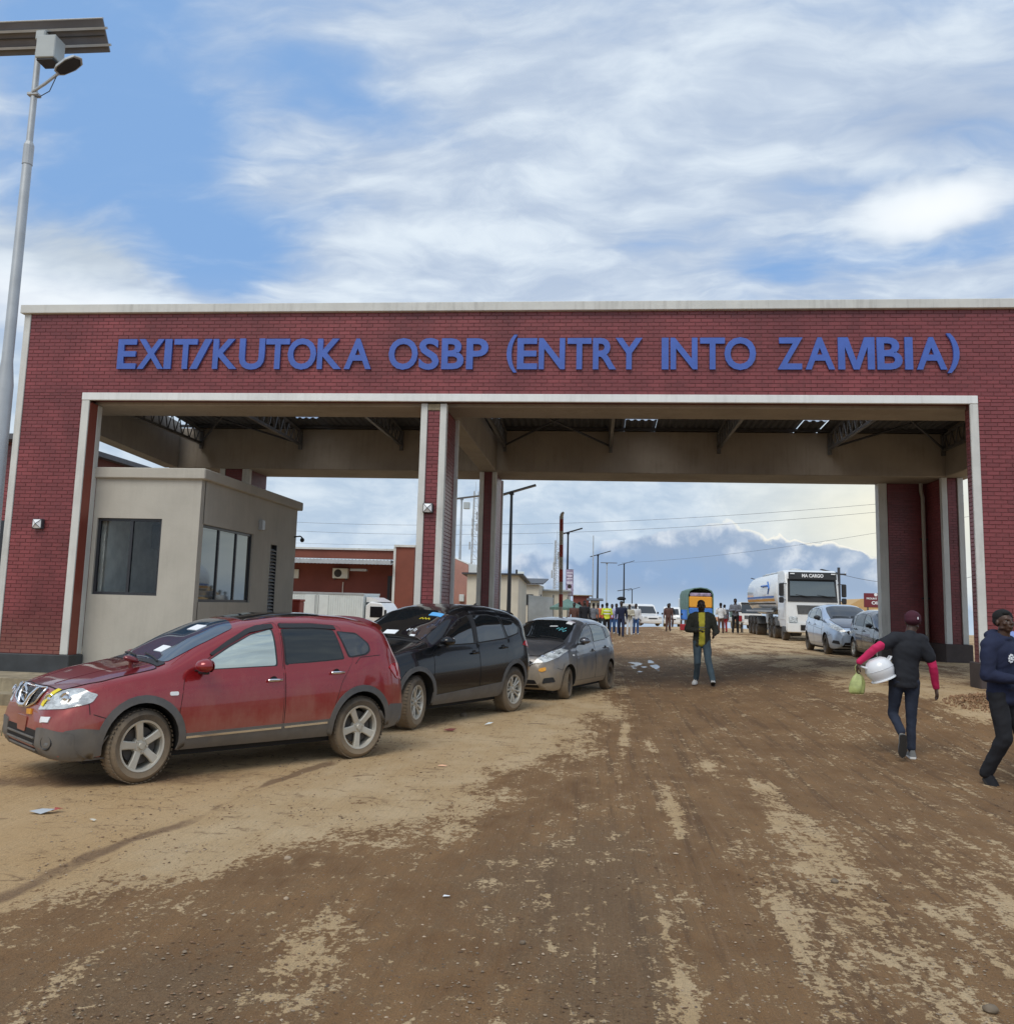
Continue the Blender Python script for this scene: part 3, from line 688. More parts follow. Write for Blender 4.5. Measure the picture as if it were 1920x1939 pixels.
bobj('wall', holed('x', BY, .2, BX0, BX, .1, 4.05, [W1]), 'plaster')
bobj('wall', holed('y', BX-.2, .2, BY+.2, 23.4, .1, 4.05, [W2, LV]), 'plaster')
bobj('wall', MB().box(BX0, 23.2, .1, BX-.2, 23.4, 4.05), 'interior'); bobj('wall', MB().box(BX0, BY+.2, .1, BX0+.18, 23.2, 4.05), 'interior')
bobj('floor', MB().box(BX0+.18, BY+.2, .1, BX-.2, 23.2, .3), 'concrete')
bobj('roof_slab', MB().rbox(((BX0+BX)/2+.03, (BY+23.5)/2, 4.16), (BX-BX0+.12, 23.5-BY+.16, .22), .02), 'plaster')
bobj('ceiling', MB().box(BX0+.18, BY+.2, 3.8, BX-.2, 23.2, 3.86), 'interior')
def window(axis, f, a0, a1, z0, z1, mull, fr=.055, glass='pane'):
    def pt(a, d, z): return (a, f+d, z) if axis == 'x' else (f-d, a, z)
    def bar(a, b, c, d, dd=.06):
        p, q = pt(a, .05, c), pt(b, .05+dd, d); return (min(p[0], q[0]), min(p[1], q[1]), c, max(p[0], q[0]), max(p[1], q[1]), d)
    mb = MB()
    for r in ((a0, a1, z0, z0+fr), (a0, a1, z1-fr, z1), (a0, a0+fr, z0+fr, z1-fr), (a1-fr, a1, z0+fr, z1-fr)): mb.box(*bar(*r))
    for m_ in mull: mb.box(*bar(m_-fr/2, m_+fr/2, z0+fr, z1-fr))
    w = bobj('window', mb, 'window_frame')
    cuts = [a0+fr]+[v for m_ in mull for v in (m_-fr/2, m_+fr/2)]+[a1-fr]
    for i in range(0, len(cuts), 2):
        p, q = pt(cuts[i], .075, z0+fr), pt(cuts[i+1], .083, z1-fr)
        bobj('pane', MB().box(min(p[0], q[0]), min(p[1], q[1]), p[2], max(p[0], q[0]), max(p[1], q[1]), q[2]), glass, w)
window('x', BY, *W1, [-9.36]); window('y', BX, *W2, [18.6, 19.55], glass='pane_mirror')
lv = MB()
for i in range(26):
    z = LV[2]+.03+i*(LV[3]-LV[2]-.16)/25; lv.cbox((BX-.05, (LV[0]+LV[1])/2, z), (.09, LV[1]-LV[0]-.04, .012), Matrix.Rotation(rad(35), 3, 'Y')); 
for i in range(26):
    z = LV[2]+.03+i*(LV[3]-LV[2]-.16)/25
    bobj('louvre_slat', MB().cbox((BX-.05, (LV[0]+LV[1])/2, z), (.10, LV[1]-LV[0]-.05, .014), Matrix.Rotation(rad(35), 3, 'Y')), 'galvanised')
fr = MB()
for a in (LV[0], LV[1]-.03): fr.box(BX-.12, a, LV[2], BX-.005, a+.03, LV[3])
fr.box(BX-.17, LV[0]+.03, LV[2], BX-.15, LV[1]-.03, LV[3]); bobj('louvre_frame', fr, 'window_frame')
bobj('lamp_box', MB().rbox((BX+.05, 20.75, 3.42), (.1, .18, .24), .01), 'galvanised')
# what shows through the front window
mb = MB().box(-9.95, 19.5, 2.75, -9.3, 19.6, 3.3); tag(obj('wall_screen', mb, 'interior_dark'), 'dark flat screen hung on the wall inside the booth window', 'screen')
mb = MB().rbox((-9.75, 20.2, 1.35), (.5, .5, 2.1), .02); mb.box(-9.9, 19.93, 1.0, -9.6, 19.945, 1.6); tag(obj('steel_cabinet', mb, 'rim_black'), 'dark grey cabinet seen low through the booth front window', 'cabinet')
mb = MB().box(-9.3, 21.0, .3, -8.75, 21.06, 3.0); mb.box(-9.25, 20.99, 1.6, -9.1, 21.0, 2.9); tag(obj('inner_door', mb, 'interior_dark'), 'dark door standing inside the booth behind the window mullion', 'door')
t = thing('desk_chair', 'black office chair back low in the right corner of the booth window', 'chair', (-8.95, 18.3, .3))
obj('seat', MB().rbox((0, 0, .9), (.5, .5, .1), .04), 'interior_dark', t); obj('backrest', MB().rbox((0, .2, 1.25), (.48, .09, .5), .04), 'interior_dark', t)
obj('stem', MB().tube([(0, 0, 0), (0, 0, .88)], .03, 8).tube([(-.25, 0, .05), (.25, 0, .05)], .03, 6).tube([(0, -.25, .05), (0, .25, .05)], .03, 6), 'steel_dark', t)
# security camera on the far corner
t = thing('security_camera', 'small black security camera bracketed to the booth corner', 'camera', (BX+.02, 23.25, 3.28))
obj('bracket', MB().tube([(-.02, 0, .05), (.14, 0, .07), (.2, 0, .03)], .018, 8), 'black_metal', t); obj('dome', MB().sphere((.2, 0, -.03), (.06, .06, .06), 10, 8), 'black_plastic', t, smooth=60)
# ---------------------------------------------------------------- car builder (x forward, y left, z up, origin on the ground between the axles)
def smooth_prof(pts, k=.05):
    xs = np.array([p[0] for p in pts]); zs = np.array([p[1] for p in pts]); o = np.argsort(xs); xs, zs = xs[o], zs[o]
    gx_ = np.linspace(xs[0], xs[-1], 900); gz = np.interp(gx_, xs, zs)
    n = max(3, int(k/(gx_[1]-gx_[0]))); ker = np.hanning(2*n+3)[1:-1]; ker /= ker.sum()
    pad = np.pad(gz, n, mode='edge'); gs = np.convolve(pad, ker, 'valid')
    return lambda x: float(np.interp(x, gx_, gs))
class Shell:
    def __init__(s, sp):
        s.sp = sp; f, r = sp['front'], sp['rear']; s.f, s.r = f, r
        s.top = smooth_prof(sp['top'], sp.get('k', .06)); s.belt = smooth_prof(sp['belt'], .12); s.bot = smooth_prof(sp['bot'], .05)
        s.w = smooth_prof(sp['plan'], .08)
        N = 96; M_ = 22
        xs = r+(f-r)*(.5-.5*np.cos(np.pi*np.linspace(0, 1, N)))
        xs = .55*xs+.45*np.linspace(r, f, N)
        vs = []; rows = []
        for x in xs:
            row = [Vector((x, y, z)) for y, z in s.section(x, M_)]
            row = [Vector((v.x, -v.y, v.z)) for v in row[::-1] if v.y > 1e-6]+[Vector((x, 0, row[-1].z))] if False else row
            rows.append(row)
        n = len(rows[0]); mb = MB(); ring = []
        for row in rows:
            full = row+[Vector((v.x, -v.y, v.z)) for v in row[-2:0:-1]]
            ring.append(full)
        L = len(ring[0])
        for rg in ring: mb.v += [tuple(v) for v in rg]
        for i in range(N-1):
            for k in range(L): mb.f.append((i*L+k, i*L+(k+1) % L, (i+1)*L+(k+1) % L, (i+1)*L+k))
        mb.f.append(tuple(range(L))[::-1]); mb.f.append(tuple((N-1)*L+k for k in range(L)))
        mb.m = [0]*len(mb.f); s.mb = mb
        tri = []
        for f_ in mb.f:
            if len(f_) > 4:
                c = len(mb.v); 
                for k in range(1, len(f_)-1): tri.append((f_[0], f_[k], f_[k+1]))
            else: tri.append(f_)
        s.bvh = BVHTree.FromPolygons([Vector(v) for v in mb.v], tri)
    def section(s, x, m):
        sp = s.sp; zt = s.top(x); zb = s.bot(x); zs = min(s.belt(x), zt-.03); w = s.w(x)
        pts = [(0, zb), (w*.45, zb), (w*.80, zb+.005)]
        side = sp.get('side', [(0, .90), (.08, .955), (.25, .985), (.45, 1.0), (.62, .995), (.8, .975), (.93, .945), (1, .915)])
        for t, k in side: pts.append((w*k, zb+(zs-zb)*t))
        ws = w*side[-1][1]; Hh = zt-zs; n = 2.3+min(1, Hh/.45)*sp.get('nroof', 1.5); e = 2/n; lean = sp.get('lean', .17)
        for i in range(1, m+1):
            th = math.pi/2*i/m; c = max(math.cos(th), 0)**e; q = math.sin(th)**e
            if i == m: c = 0
            pts.append((ws*c*(1-lean*min(1, Hh/.5)*q), zs+Hh*q))
        return pts
    def hit(s, p, d):
        h = s.bvh.ray_cast(Vector(p), Vector(d))
        if h[0] is None: h = s.bvh.find_nearest(Vector(p))
        return h[0], h[1]
    def pt(s, a, b, view):
        if view in ('L', 'R'):
            sg = 1 if view == 'L' else -1; return s.hit((a, 3*sg, b), (0, -sg, 0))
        if view == 'F': return s.hit((5, a, b), (-1, 0, 0))
        if view == 'B': return s.hit((-5, a, b), (1, 0, 0))
        return s.hit((a, b, 4), (0, 0, -1))
def densify(poly, st):
    out = []
    for i, p in enumerate(poly):
        q = poly[(i+1) % len(poly)]; d = math.hypot(q[0]-p[0], q[1]-p[1]); n = max(1, int(math.ceil(d/st)))
        for k in range(n): out.append((p[0]+(q[0]-p[0])*k/n, p[1]+(q[1]-p[1])*k/n))
    return out
def rounded(poly, r=.03, n=4):
    """soften the corners of a 2-D polygon"""
    out = []
    for i, p in enumerate(poly):
        a, b = Vector(poly[i-1]), Vector(poly[(i+1) % len(poly)]); p = Vector(p)
        da, db = a-p, b-p; ra = min(r, da.length*.45); rb_ = min(r, db.length*.45)
        pa, pb = p+da.normalized()*ra, p+db.normalized()*rb_
        for k in range(n+1):
            t = k/n; out.append(tuple(pa*(1-t)**2+p*2*t*(1-t)+pb*t*t))
    return out
def panel(sh, poly, view, off=.004, st=.06, thick=.012):
    """lay a thin shaped panel onto the body; poly in the 2-D view (side x,z / front y,z / top x,y)"""
    bd = densify(poly, st); n = len(bd)
    xs = [p[0] for p in bd]; ys = [p[1] for p in bd]; pts = list(bd)
    area = (max(xs)-min(xs))*(max(ys)-min(ys)); g = max(st, math.sqrt(area/260))
    def inside(x, y):
        c = False; j = n-1
        for i in range(n):
            if (bd[i][1] > y) != (bd[j][1] > y) and x < (bd[j][0]-bd[i][0])*(y-bd[i][1])/(bd[j][1]-bd[i][1])+bd[i][0]: c = not c
            j = i
        return c
    x = min(xs)+g/2
    while x < max(xs):
        y = min(ys)+g/2
        while y < max(ys):
            if inside(x, y) and min((x-a)**2+(y-b)**2 for a, b in bd) > (g*.4)**2: pts.append((x, y))
            y += g
        x += g
    r = delaunay_2d_cdt([Vector(p) for p in pts], [], [list(range(n))], 1, 1e-6)
    V, F = r[0], r[2]; out = []; nor = []
    for p in V:
        h, nn = sh.pt(p.x, p.y, view); out.append(h+nn*off); nor.append(nn)
    F = [list(f) for f in F]
    # orient
    mb = MB(); s0 = None
    for i, f in enumerate(F):
        a, b, c = (out[k] for k in f[:3])
        if (b-a).cross(c-a).dot(nor[f[0]]) < 0: F[i] = f[::-1]
    ed = {}
    for f in F:
        for i in range(len(f)):
            e = (f[i], f[(i+1) % len(f)]); ed[e] = 1
    rim = [e for e in ed if (e[1], e[0]) not in ed]
    m = len(out); idx = {}
    for e in rim:
        for k in e:
            if k not in idx: idx[k] = len(out); out.append(out[k]-nor[k]*thick)
    F2 = F+[[e[1], e[0], idx[e[0]], idx[e[1]]] for e in rim]
    return MB().add(out, F2)
def arc_poly(cx, cz, r0, r1, a0, a1, n=18):
    return [(cx+r1*math.cos(rad(a0+(a1-a0)*i/n)), cz+r1*math.sin(rad(a0+(a1-a0)*i/n))) for i in range(n+1)]+[(cx+r0*math.cos(rad(a1-(a1-a0)*i/n)), cz+r0*math.sin(rad(a1-(a1-a0)*i/n))) for i in range(n+1)]
def strip(pts, w):
    """2-D polyline to a thin polygon"""
    L, R_ = [], []
    for i, p in enumerate(pts):
        a = Vector(pts[max(i-1, 0)]); b = Vector(pts[min(i+1, len(pts)-1)]); d = (b-a).normalized(); nn = Vector((-d.y, d.x))*w/2
        L.append(tuple(Vector(p)+nn)); R_.append(tuple(Vector(p)-nn))
    return L+R_[::-1]
WH = {}
def wheel_meshes(key, R, rr, W, style, rimmat):
    """tyre, rim and brake disc; axle along y, outer face toward +y"""
    if key in WH: return WH[key]
    h = W/2; q = .03
    t = MB().lathe([(rr-.012, -h+.01), (rr, -h+.004), (rr+.02, -h-.002), ((R+rr)/2, -h-.012), (R-.035, -h+.002), (R-.008, -h+.03), (R, -h+.06), (R, h-.06), (R-.008, h-.03), (R-.035, h-.002), ((R+rr)/2, h+.012), (rr+.02, h+.002), (rr, h-.004), (rr-.012, h-.01)], 44)
    for k in range(48):                                    # tread blocks
        a = 2*math.pi*k/48; Rm = Matrix.Rotation(-a, 3, 'Y')
        for s in (-1, 1): t.cbox(Rm @ Vector((R-.001, s*W*.27, 0)), (.006, W*.34, .026), Rm)
    rm = MB().lathe([(rr, -h+.01), (rr-.025, -h+.03), (rr-.035, 0), (rr-.03, h-.04), (rr-.008, h-.018), (rr, h-.008), (rr-.004, h), (rr-.022, h-.004), (rr-.03, h-.03)], 44)
    rm.lathe([(0, h-.012), (.028, h-.012), (.034, h-.022), (.034, h-.05)], 16); rm.lathe([(.03, h-.03), (.082, h-.034), (.088, h-.06), (.088, h-.10)], 24)
    def spoke(a, w0, w1, r0, r1, y0=h-.028, y1=h-.012, d=.035):
        ca, sa = math.cos(a), math.sin(a); vs = []
        for r, w, y in ((r0, w0, y0), ((r0+r1)/2, (w0+w1)/2*.92, (y0+y1)/2+.004), (r1, w1, y1)):
            for u, yy in ((-w/2, y-d), (-w/2, y-.007), (-w/2+.009, y), (w/2-.009, y), (w/2, y-.007), (w/2, y-d)):
                vs.append((r*ca-u*sa, yy, r*sa+u*ca))
        fs = []
        for i in range(2):
            for k in range(6): fs.append((i*6+k, i*6+(k+1) % 6, (i+1)*6+(k+1) % 6, (i+1)*6+k))
        rm.add(vs, fs+[(0, 1, 2, 3, 4, 5), (17, 16, 15, 14, 13, 12)])
    if style == 'five':
        for k in range(5): spoke(math.pi/2+k*2*math.pi/5, .072, .088, .06, rr-.02)
    elif style == 'ten':
        for k in range(5):
            for s in (-1, 1): spoke(math.pi/2+k*2*math.pi/5+s*.20, .030, .034, .06, rr-.02, d=.03)
            spoke(math.pi/2+math.pi/5+k*2*math.pi/5, .022, .024, .06, rr-.03, h-.05, h-.04, d=.02)
    else:                                                  # pressed steel
        rm.lathe([(.05, h-.05), (.10, h-.04), (.13, h-.07), (rr-.05, h-.08), (rr-.03, h-.05)], 32)
        for k in range(10):
            a = k*math.pi/5; rm.cbox((math.cos(a)*(rr-.075), h-.07, math.sin(a)*(rr-.075)), (.05, .012, .03), Matrix.Rotation(-a, 3, 'Y'))
    for k in range(5):
        a = math.pi/2+(k+.5)*2*math.pi/5; rm.lathe([(.0, h-.02), (.009, h-.02), (.009, h-.04)], 8, 'y', (.058*math.cos(a), 0, .058*math.sin(a)))
    br = MB().lathe([(0, h-.075), (rr*.72, h-.075), (rr*.72, h-.095), (0, h-.095)], 28)
    mt = mesh_of('tyre', t, 'tyre', 35); mr = mesh_of('rim', rm, rimmat, 30); mbk = mesh_of('brake_disc', br, 'brake')
    WH[key] = (mt, mr, mbk); return WH[key]
def build_car(sp, label, cat, loc, rz, scale=1, group='cars parked by the gate'):
    t = thing(sp['name'], label, cat, loc, rz, group, scale)
    sh = Shell(sp); P_ = sp['paint']; f, r = sp['front'], sp['rear']; ax = sp['axles']; R = sp['R']; W = sp.get('tw', .21)
    hw = max(p[1] for p in sp['plan'])
    # hull with wheel arches cut out
    me = mesh_of('body', sh.mb, [P_, 'under']); o = bpy.data.objects.new('body', me); COL.objects.link(o)
    cut = MB(); cut.mi = 1
    for a in ax:
        for s in (-1, 1): cut.lathe([(0, s*(hw-.34)), (R+sp.get('gap', .055), s*(hw-.34)), (R+sp.get('gap', .055), s*(hw+.2)), (0, s*(hw+.2))][::1 if s > 0 else -1], 40, 'y', (a, 0, R+sp.get('archlift', .02)))
    cme = mesh_of('cut', cut, [P_, 'under'], fixn=True); cme.polygons.foreach_set('material_index', [1]*len(cme.polygons))
    co = bpy.data.objects.new('cut', cme); COL.objects.link(co)
    md = o.modifiers.new('b', 'BOOLEAN'); md.operation = 'DIFFERENCE'; md.object = co; md.solver = 'EXACT'
    dg = bpy.context.evaluated_depsgraph_get(); ev = bpy.data.meshes.new_from_object(o.evaluated_get(dg))
    bpy.data.objects.remove(o); bpy.data.objects.remove(co)
    ev.name = 'body'; ev.polygons.foreach_set('use_smooth', [True]*len(ev.polygons)); ev.set_sharp_from_angle(angle=rad(38))
    obj('body', ev, None, t)
    mt, mr, mbk = wheel_meshes(sp['name'], R, sp['rr'], W, sp['rimstyle'], sp.get('rimmat', 'rim'))
    for i, a in enumerate(ax):
        for s in (1, -1):
            w = bpy.data.objects.new('wheel', mt); COL.objects.link(w); w.parent = t
            w.location = (a, s*(hw-W/2-sp.get('inset', .03)), R-.004); ang = sp.get('steer', 0) if i == 0 else 0
            w.rotation_euler = (0, .3*i+.2*(s > 0), (0 if s > 0 else math.pi)+rad(ang))
            for nm, m_ in (('rim', mr), ('brake_disc', mbk)):
                c = bpy.data.objects.new(nm, m_); COL.objects.link(c); c.parent = w
    belt, top = sh.belt, sh.top
    def side_win(x0, x1, db=.035, dt=.115, n=8, x0t=None, x1t=None):
        """glass between belt and roof"""
        b = [(x0+(x1-x0)*i/n, belt(x0+(x1-x0)*i/n)+db) for i in range(n+1)]
        xa, xb = (x0 if x0t is None else x0t), (x1 if x1t is None else x1t)
        tp = [(xb+(xa-xb)*i/n, max(min(top(xb+(xa-xb)*i/n)-dt, sp.get('wintop', 9)), belt(xb+(xa-xb)*i/n)+db+.01)) for i in range(n+1)]
        return b+tp
    for v in 'LR':
        s = 1 if v == 'L' else -1
        drs = []
        for i, (poly) in enumerate(sp.get('doors', [])):
            obj('door_seal', panel(sh, rounded([(x, z) for x, z in poly], .05), v, .0015, .07, .004), 'seam', t, smooth=50)
            cx_ = sum(p[0] for p in poly)/len(poly); cz_ = sum(p[1] for p in poly)/len(poly)
            inn = [(x+(.006 if x < cx_ else -.006), z+(.006 if z < cz_ else -.006)) for x, z in poly]
            drs.append(obj('door', panel(sh, rounded(inn, .05), v, .0045, .06, .006), P_, t, smooth=50))
        for i, wn in enumerate(sp['windows']):
            par = drs[wn[2]] if (wn[2] is not None and drs) else t
            if isinstance(wn[0], list): poly = wn[0]
            else: poly = side_win(*wn[0])
            big = Vector((sum(p[0] for p in poly)/len(poly), sum(p[1] for p in poly)/len(poly)))
            fr_ = [tuple(big+(Vector(p)-big)*(1+.022/max(.05, (Vector(p)-big).length))) for p in poly]
            obj('window_frame', panel(sh, rounded(fr_, .03), v, .0065, .06, .006), 'black_plastic', par, smooth=50)
            obj('window', panel(sh, rounded(poly, .03), v, .009, .06, .006), wn[1], par, smooth=60)
        for x, z in sp.get('handles', []):
            p, nn = sh.pt(x, z, v); par = drs[sp['handles'].index((x, z))] if drs else t
            mb = MB(); mb.lathe([(0, -.004), (.045, -.004), (.05, .006), (0, .006)], 16, 'y', (p.x, p.y, p.z)); obj('handle_cup', mb, 'seam', par)
            mb = MB().rbox((p.x-.01, p.y+s*.033, p.z+.008), (.19, .022, .030), .010); obj('handle', mb, sp.get('handlemat', P_), par, smooth=40)
        for nm, poly, m_, off in sp.get('side', None) and [] or []: pass
        for nm, poly, m_, off in sp.get('panels', []):
            if nm.startswith('!'): 
                if v != sp.get('near', 'L'): continue
                nm = nm[1:]
            obj(nm, panel(sh, poly, v, off, .06, max(.008, off)), m_, t, smooth=50)
        # mirror
        mx, mz = sp['mirror']; p, nn = sh.pt(mx, mz-.06, v)
        mp = Vector((p.x+.03, p.y+s*.145, mz+.02)); mb = MB()
        mb.sphere((0, 0, 0), (.10, .11, .072), 16, 10)
        mb.v = [(x*(.55 if x < 0 else 1.2)+mp.x, y+mp.y, z*(1.05 if z > 0 else .85)+mp.z) for x, y, z in mb.v]
        mo = obj('mirror', mb, sp.get('mirrormat', P_), t, smooth=70)
        obj('mirror_arm', MB().rbox(((p.x+mp.x)/2, (p.y+mp.y)/2-s*.01, mz-.05), (.07, .15, .03), .01), 'black_plastic', mo)
        gl = MB().sphere((mp.x-.050, mp.y, mp.z), (.004, .095, .062), 16, 8); obj('mirror_glass', gl, 'chrome', mo)
    for nm, poly, view, m_, off in sp.get('more', []):
        for s in ((1, -1) if nm.startswith('+') else (1,)):
            pl = poly
            if s < 0:
                pl = [(a, -b) for a, b in poly] if view == 'T' else [(-a, b) for a, b in poly] if view in 'FB' else poly
                pl = pl[::-1]
            obj(nm.lstrip('+'), panel(sh, pl, (view if s > 0 or view not in 'LR' else 'R'), off, .05, max(.006, off)), m_, t, smooth=50)
    # wipers
    if 'wiper' in sp:
        x0, z0 = sp['wiper']
        for y0, y1 in ((.55, .05), (-.02, -.5)):
            pts = []
            for k in range(6):
                y = y0+(y1-y0)*k/5; h, nn = sh.pt(x0-.13*math.sin(k/5*1.2)*.6, y, 'T'); pts.append(h+nn*.02)
            obj('wiper', MB().tube(pts, .009, 5), 'black_plastic', t)
    obj('underbody', MB().box(ax[1]-.45, -hw+.2, sh.bot(0)-.07, ax[0]+.5, hw-.2, sh.bot(0)+.05), 'under', t)
    ex = sp.get('extra'); 
    if ex: ex(t, sh, sp)
    return t, sh
# ---------------------------------------------------------------- red crossover in front of the booth
RF, RR_ = 1.315, -1.315
def red_extra(t, sh, sp):
    # grille: chrome frame, V bars, mesh, badge
    gz0, gz1 = .715, .855
    def P(y, z, off=.02): h, n = sh.pt(y, z, 'F'); return h+n*off
    obj('grille', panel(sh, rounded([(-.33, gz0+.035), (-.375, gz1), (.375, gz1), (.33, gz0+.035), (.12, gz0-.03), (-.12, gz0-.03)], .03), 'F', .006, .04), 'black_plastic', t)
    gr = MB()
    loop = rounded([(-.33, gz0+.03), (-.385, gz1+.01), (.385, gz1+.01), (.33, gz0+.03), (.13, gz0-.03), (-.13, gz0-.03)], .04, 4)
    gr.tube([P(a, b, .014) for a, b in densify(loop+[loop[0]], .05)], .011, 6, False)
    for s in (-1, 1): gr.tube([P(s*.20, gz1, .018), P(s*.155, (gz0+gz1)/2, .03), P(s*.10, gz0-.02, .03)], [.020, .023, .022], 8)
    gr.tube([P(-.10, gz0-.02, .03), P(0, gz0-.03, .034), P(.10, gz0-.02, .03)], .022, 8)
    obj('grille_surround', gr, 'chrome', t, smooth=60)
    for s in (-1, 1):
      ms = MB()
      for j in range(7):
        z = gz0+.01+j*.024
        ms.tube([P(s*.2, z, .014), P(s*.34, z, .014)], .0035, 4)
      for j in range(12):
            y = s*(.215+j*.0115); ms.tube([P(y, gz0+.04, .013), P(y, gz1-.005, .013)], .0025, 4)
      obj('grille_mesh', ms, 'rim_black', t)
    c = P(0, .79, .045); bd = MB(); 
    for k in range(28):
        a0, a1 = 2*math.pi*k/28, 2*math.pi*(k+1)/28
        bd.tube([c+Vector((0, .068*math.cos(a0), .068*math.sin(a0))), c+Vector((0, .068*math.cos(a1), .068*math.sin(a1)))], .011, 6, False)
    bd.rbox(c, (.022, .17, .032), .006); obj('badge', bd, 'chrome', t, smooth=50)
    tm = text_mesh('NISSAN', .14, .022, .004, .02); tm.materials.append(M['seam'])
    o = obj('badge_lettering', tm, None, t, loc=(c.x+.013, c.y, c.z-.010), rot=(0, 0, math.pi/2))
    # lower grille bars, fog lamps
    for z in (.43, .375, .325): obj('grille_bar', MB().tube([P(y, z, .012) for y in np.linspace(-.42, .42, 9)], .011, 6), 'cladding', t, smooth=60)
    for s in (-1, 1):
        p = P(s*.665, .415, .004); n = Vector((.86, s*.5, 0)); R_ = n.to_track_quat('Y', 'Z').to_matrix()
        m = MB().lathe([(.075, -.01), (.06, .008), (.05, .0), (.045, -.02)], 24); m.v = [tuple(R_ @ Vector(v)+p) for v in m.v]; o = obj('fog_lamp', m, 'black_plastic', t, smooth=50)
        m = MB().lathe([(0, .008), (.03, .005), (.045, -.01)], 20); m.v = [tuple(R_ @ Vector(v)+p) for v in m.v]; obj('lens', m, 'lens_dark', o, smooth=60)
    for sg in (-1, 1):
        for (a, b, r_) in ((.55, .785, .052), (.68, .80, .058)):
            h, n = sh.pt(sg*a, b, 'F'); q = Vector((.8, sg*.6, .1)).to_track_quat('Y', 'Z').to_matrix(); m = MB().lathe([(r_, .004), (r_*.86, .010), (r_*.8, .0), (r_*.45, -.012), (r_*.40, .006), (0, .010)], 20)
            m.v = [tuple(q @ Vector(v)+h+n*.012) for v in m.v]; obj('lamp_bowl', m, 'chrome', t, smooth=40)
    # yellow tape looped over the headlamp, papers behind the windscreen glass
    for k, (a, b, w_) in enumerate(((.52, .845, .020), (.55, .84, .016))):
        obj('yellow_tape', panel(sh, strip([(a, b+.02), (a-.005, b-.03), (a-.03, b-.09), (a-.035, b-.12)], w_*1.6), 'F', .018+.004*k, .03, .006), 'yellow_sticker', t)
    # bonnet-corner mirror
    h, n = sh.pt(1.34, .50, 'T'); mb = MB().sphere((0, 0, 0), (.09, .055, .042), 12, 8); mb.v = [(x+h.x, y+h.y+.06*x, z*(1 if z > 0 else .6)+h.z+.075+x*.25) for x, y, z in mb.v]
    mo = obj('bonnet_mirror', mb, 'red_clean', t, smooth=60); obj('stalk', MB().tube([h-Vector((0, 0, .01)), h+Vector((.0, 0, .06))], .025, 8), 'red_clean', mo)
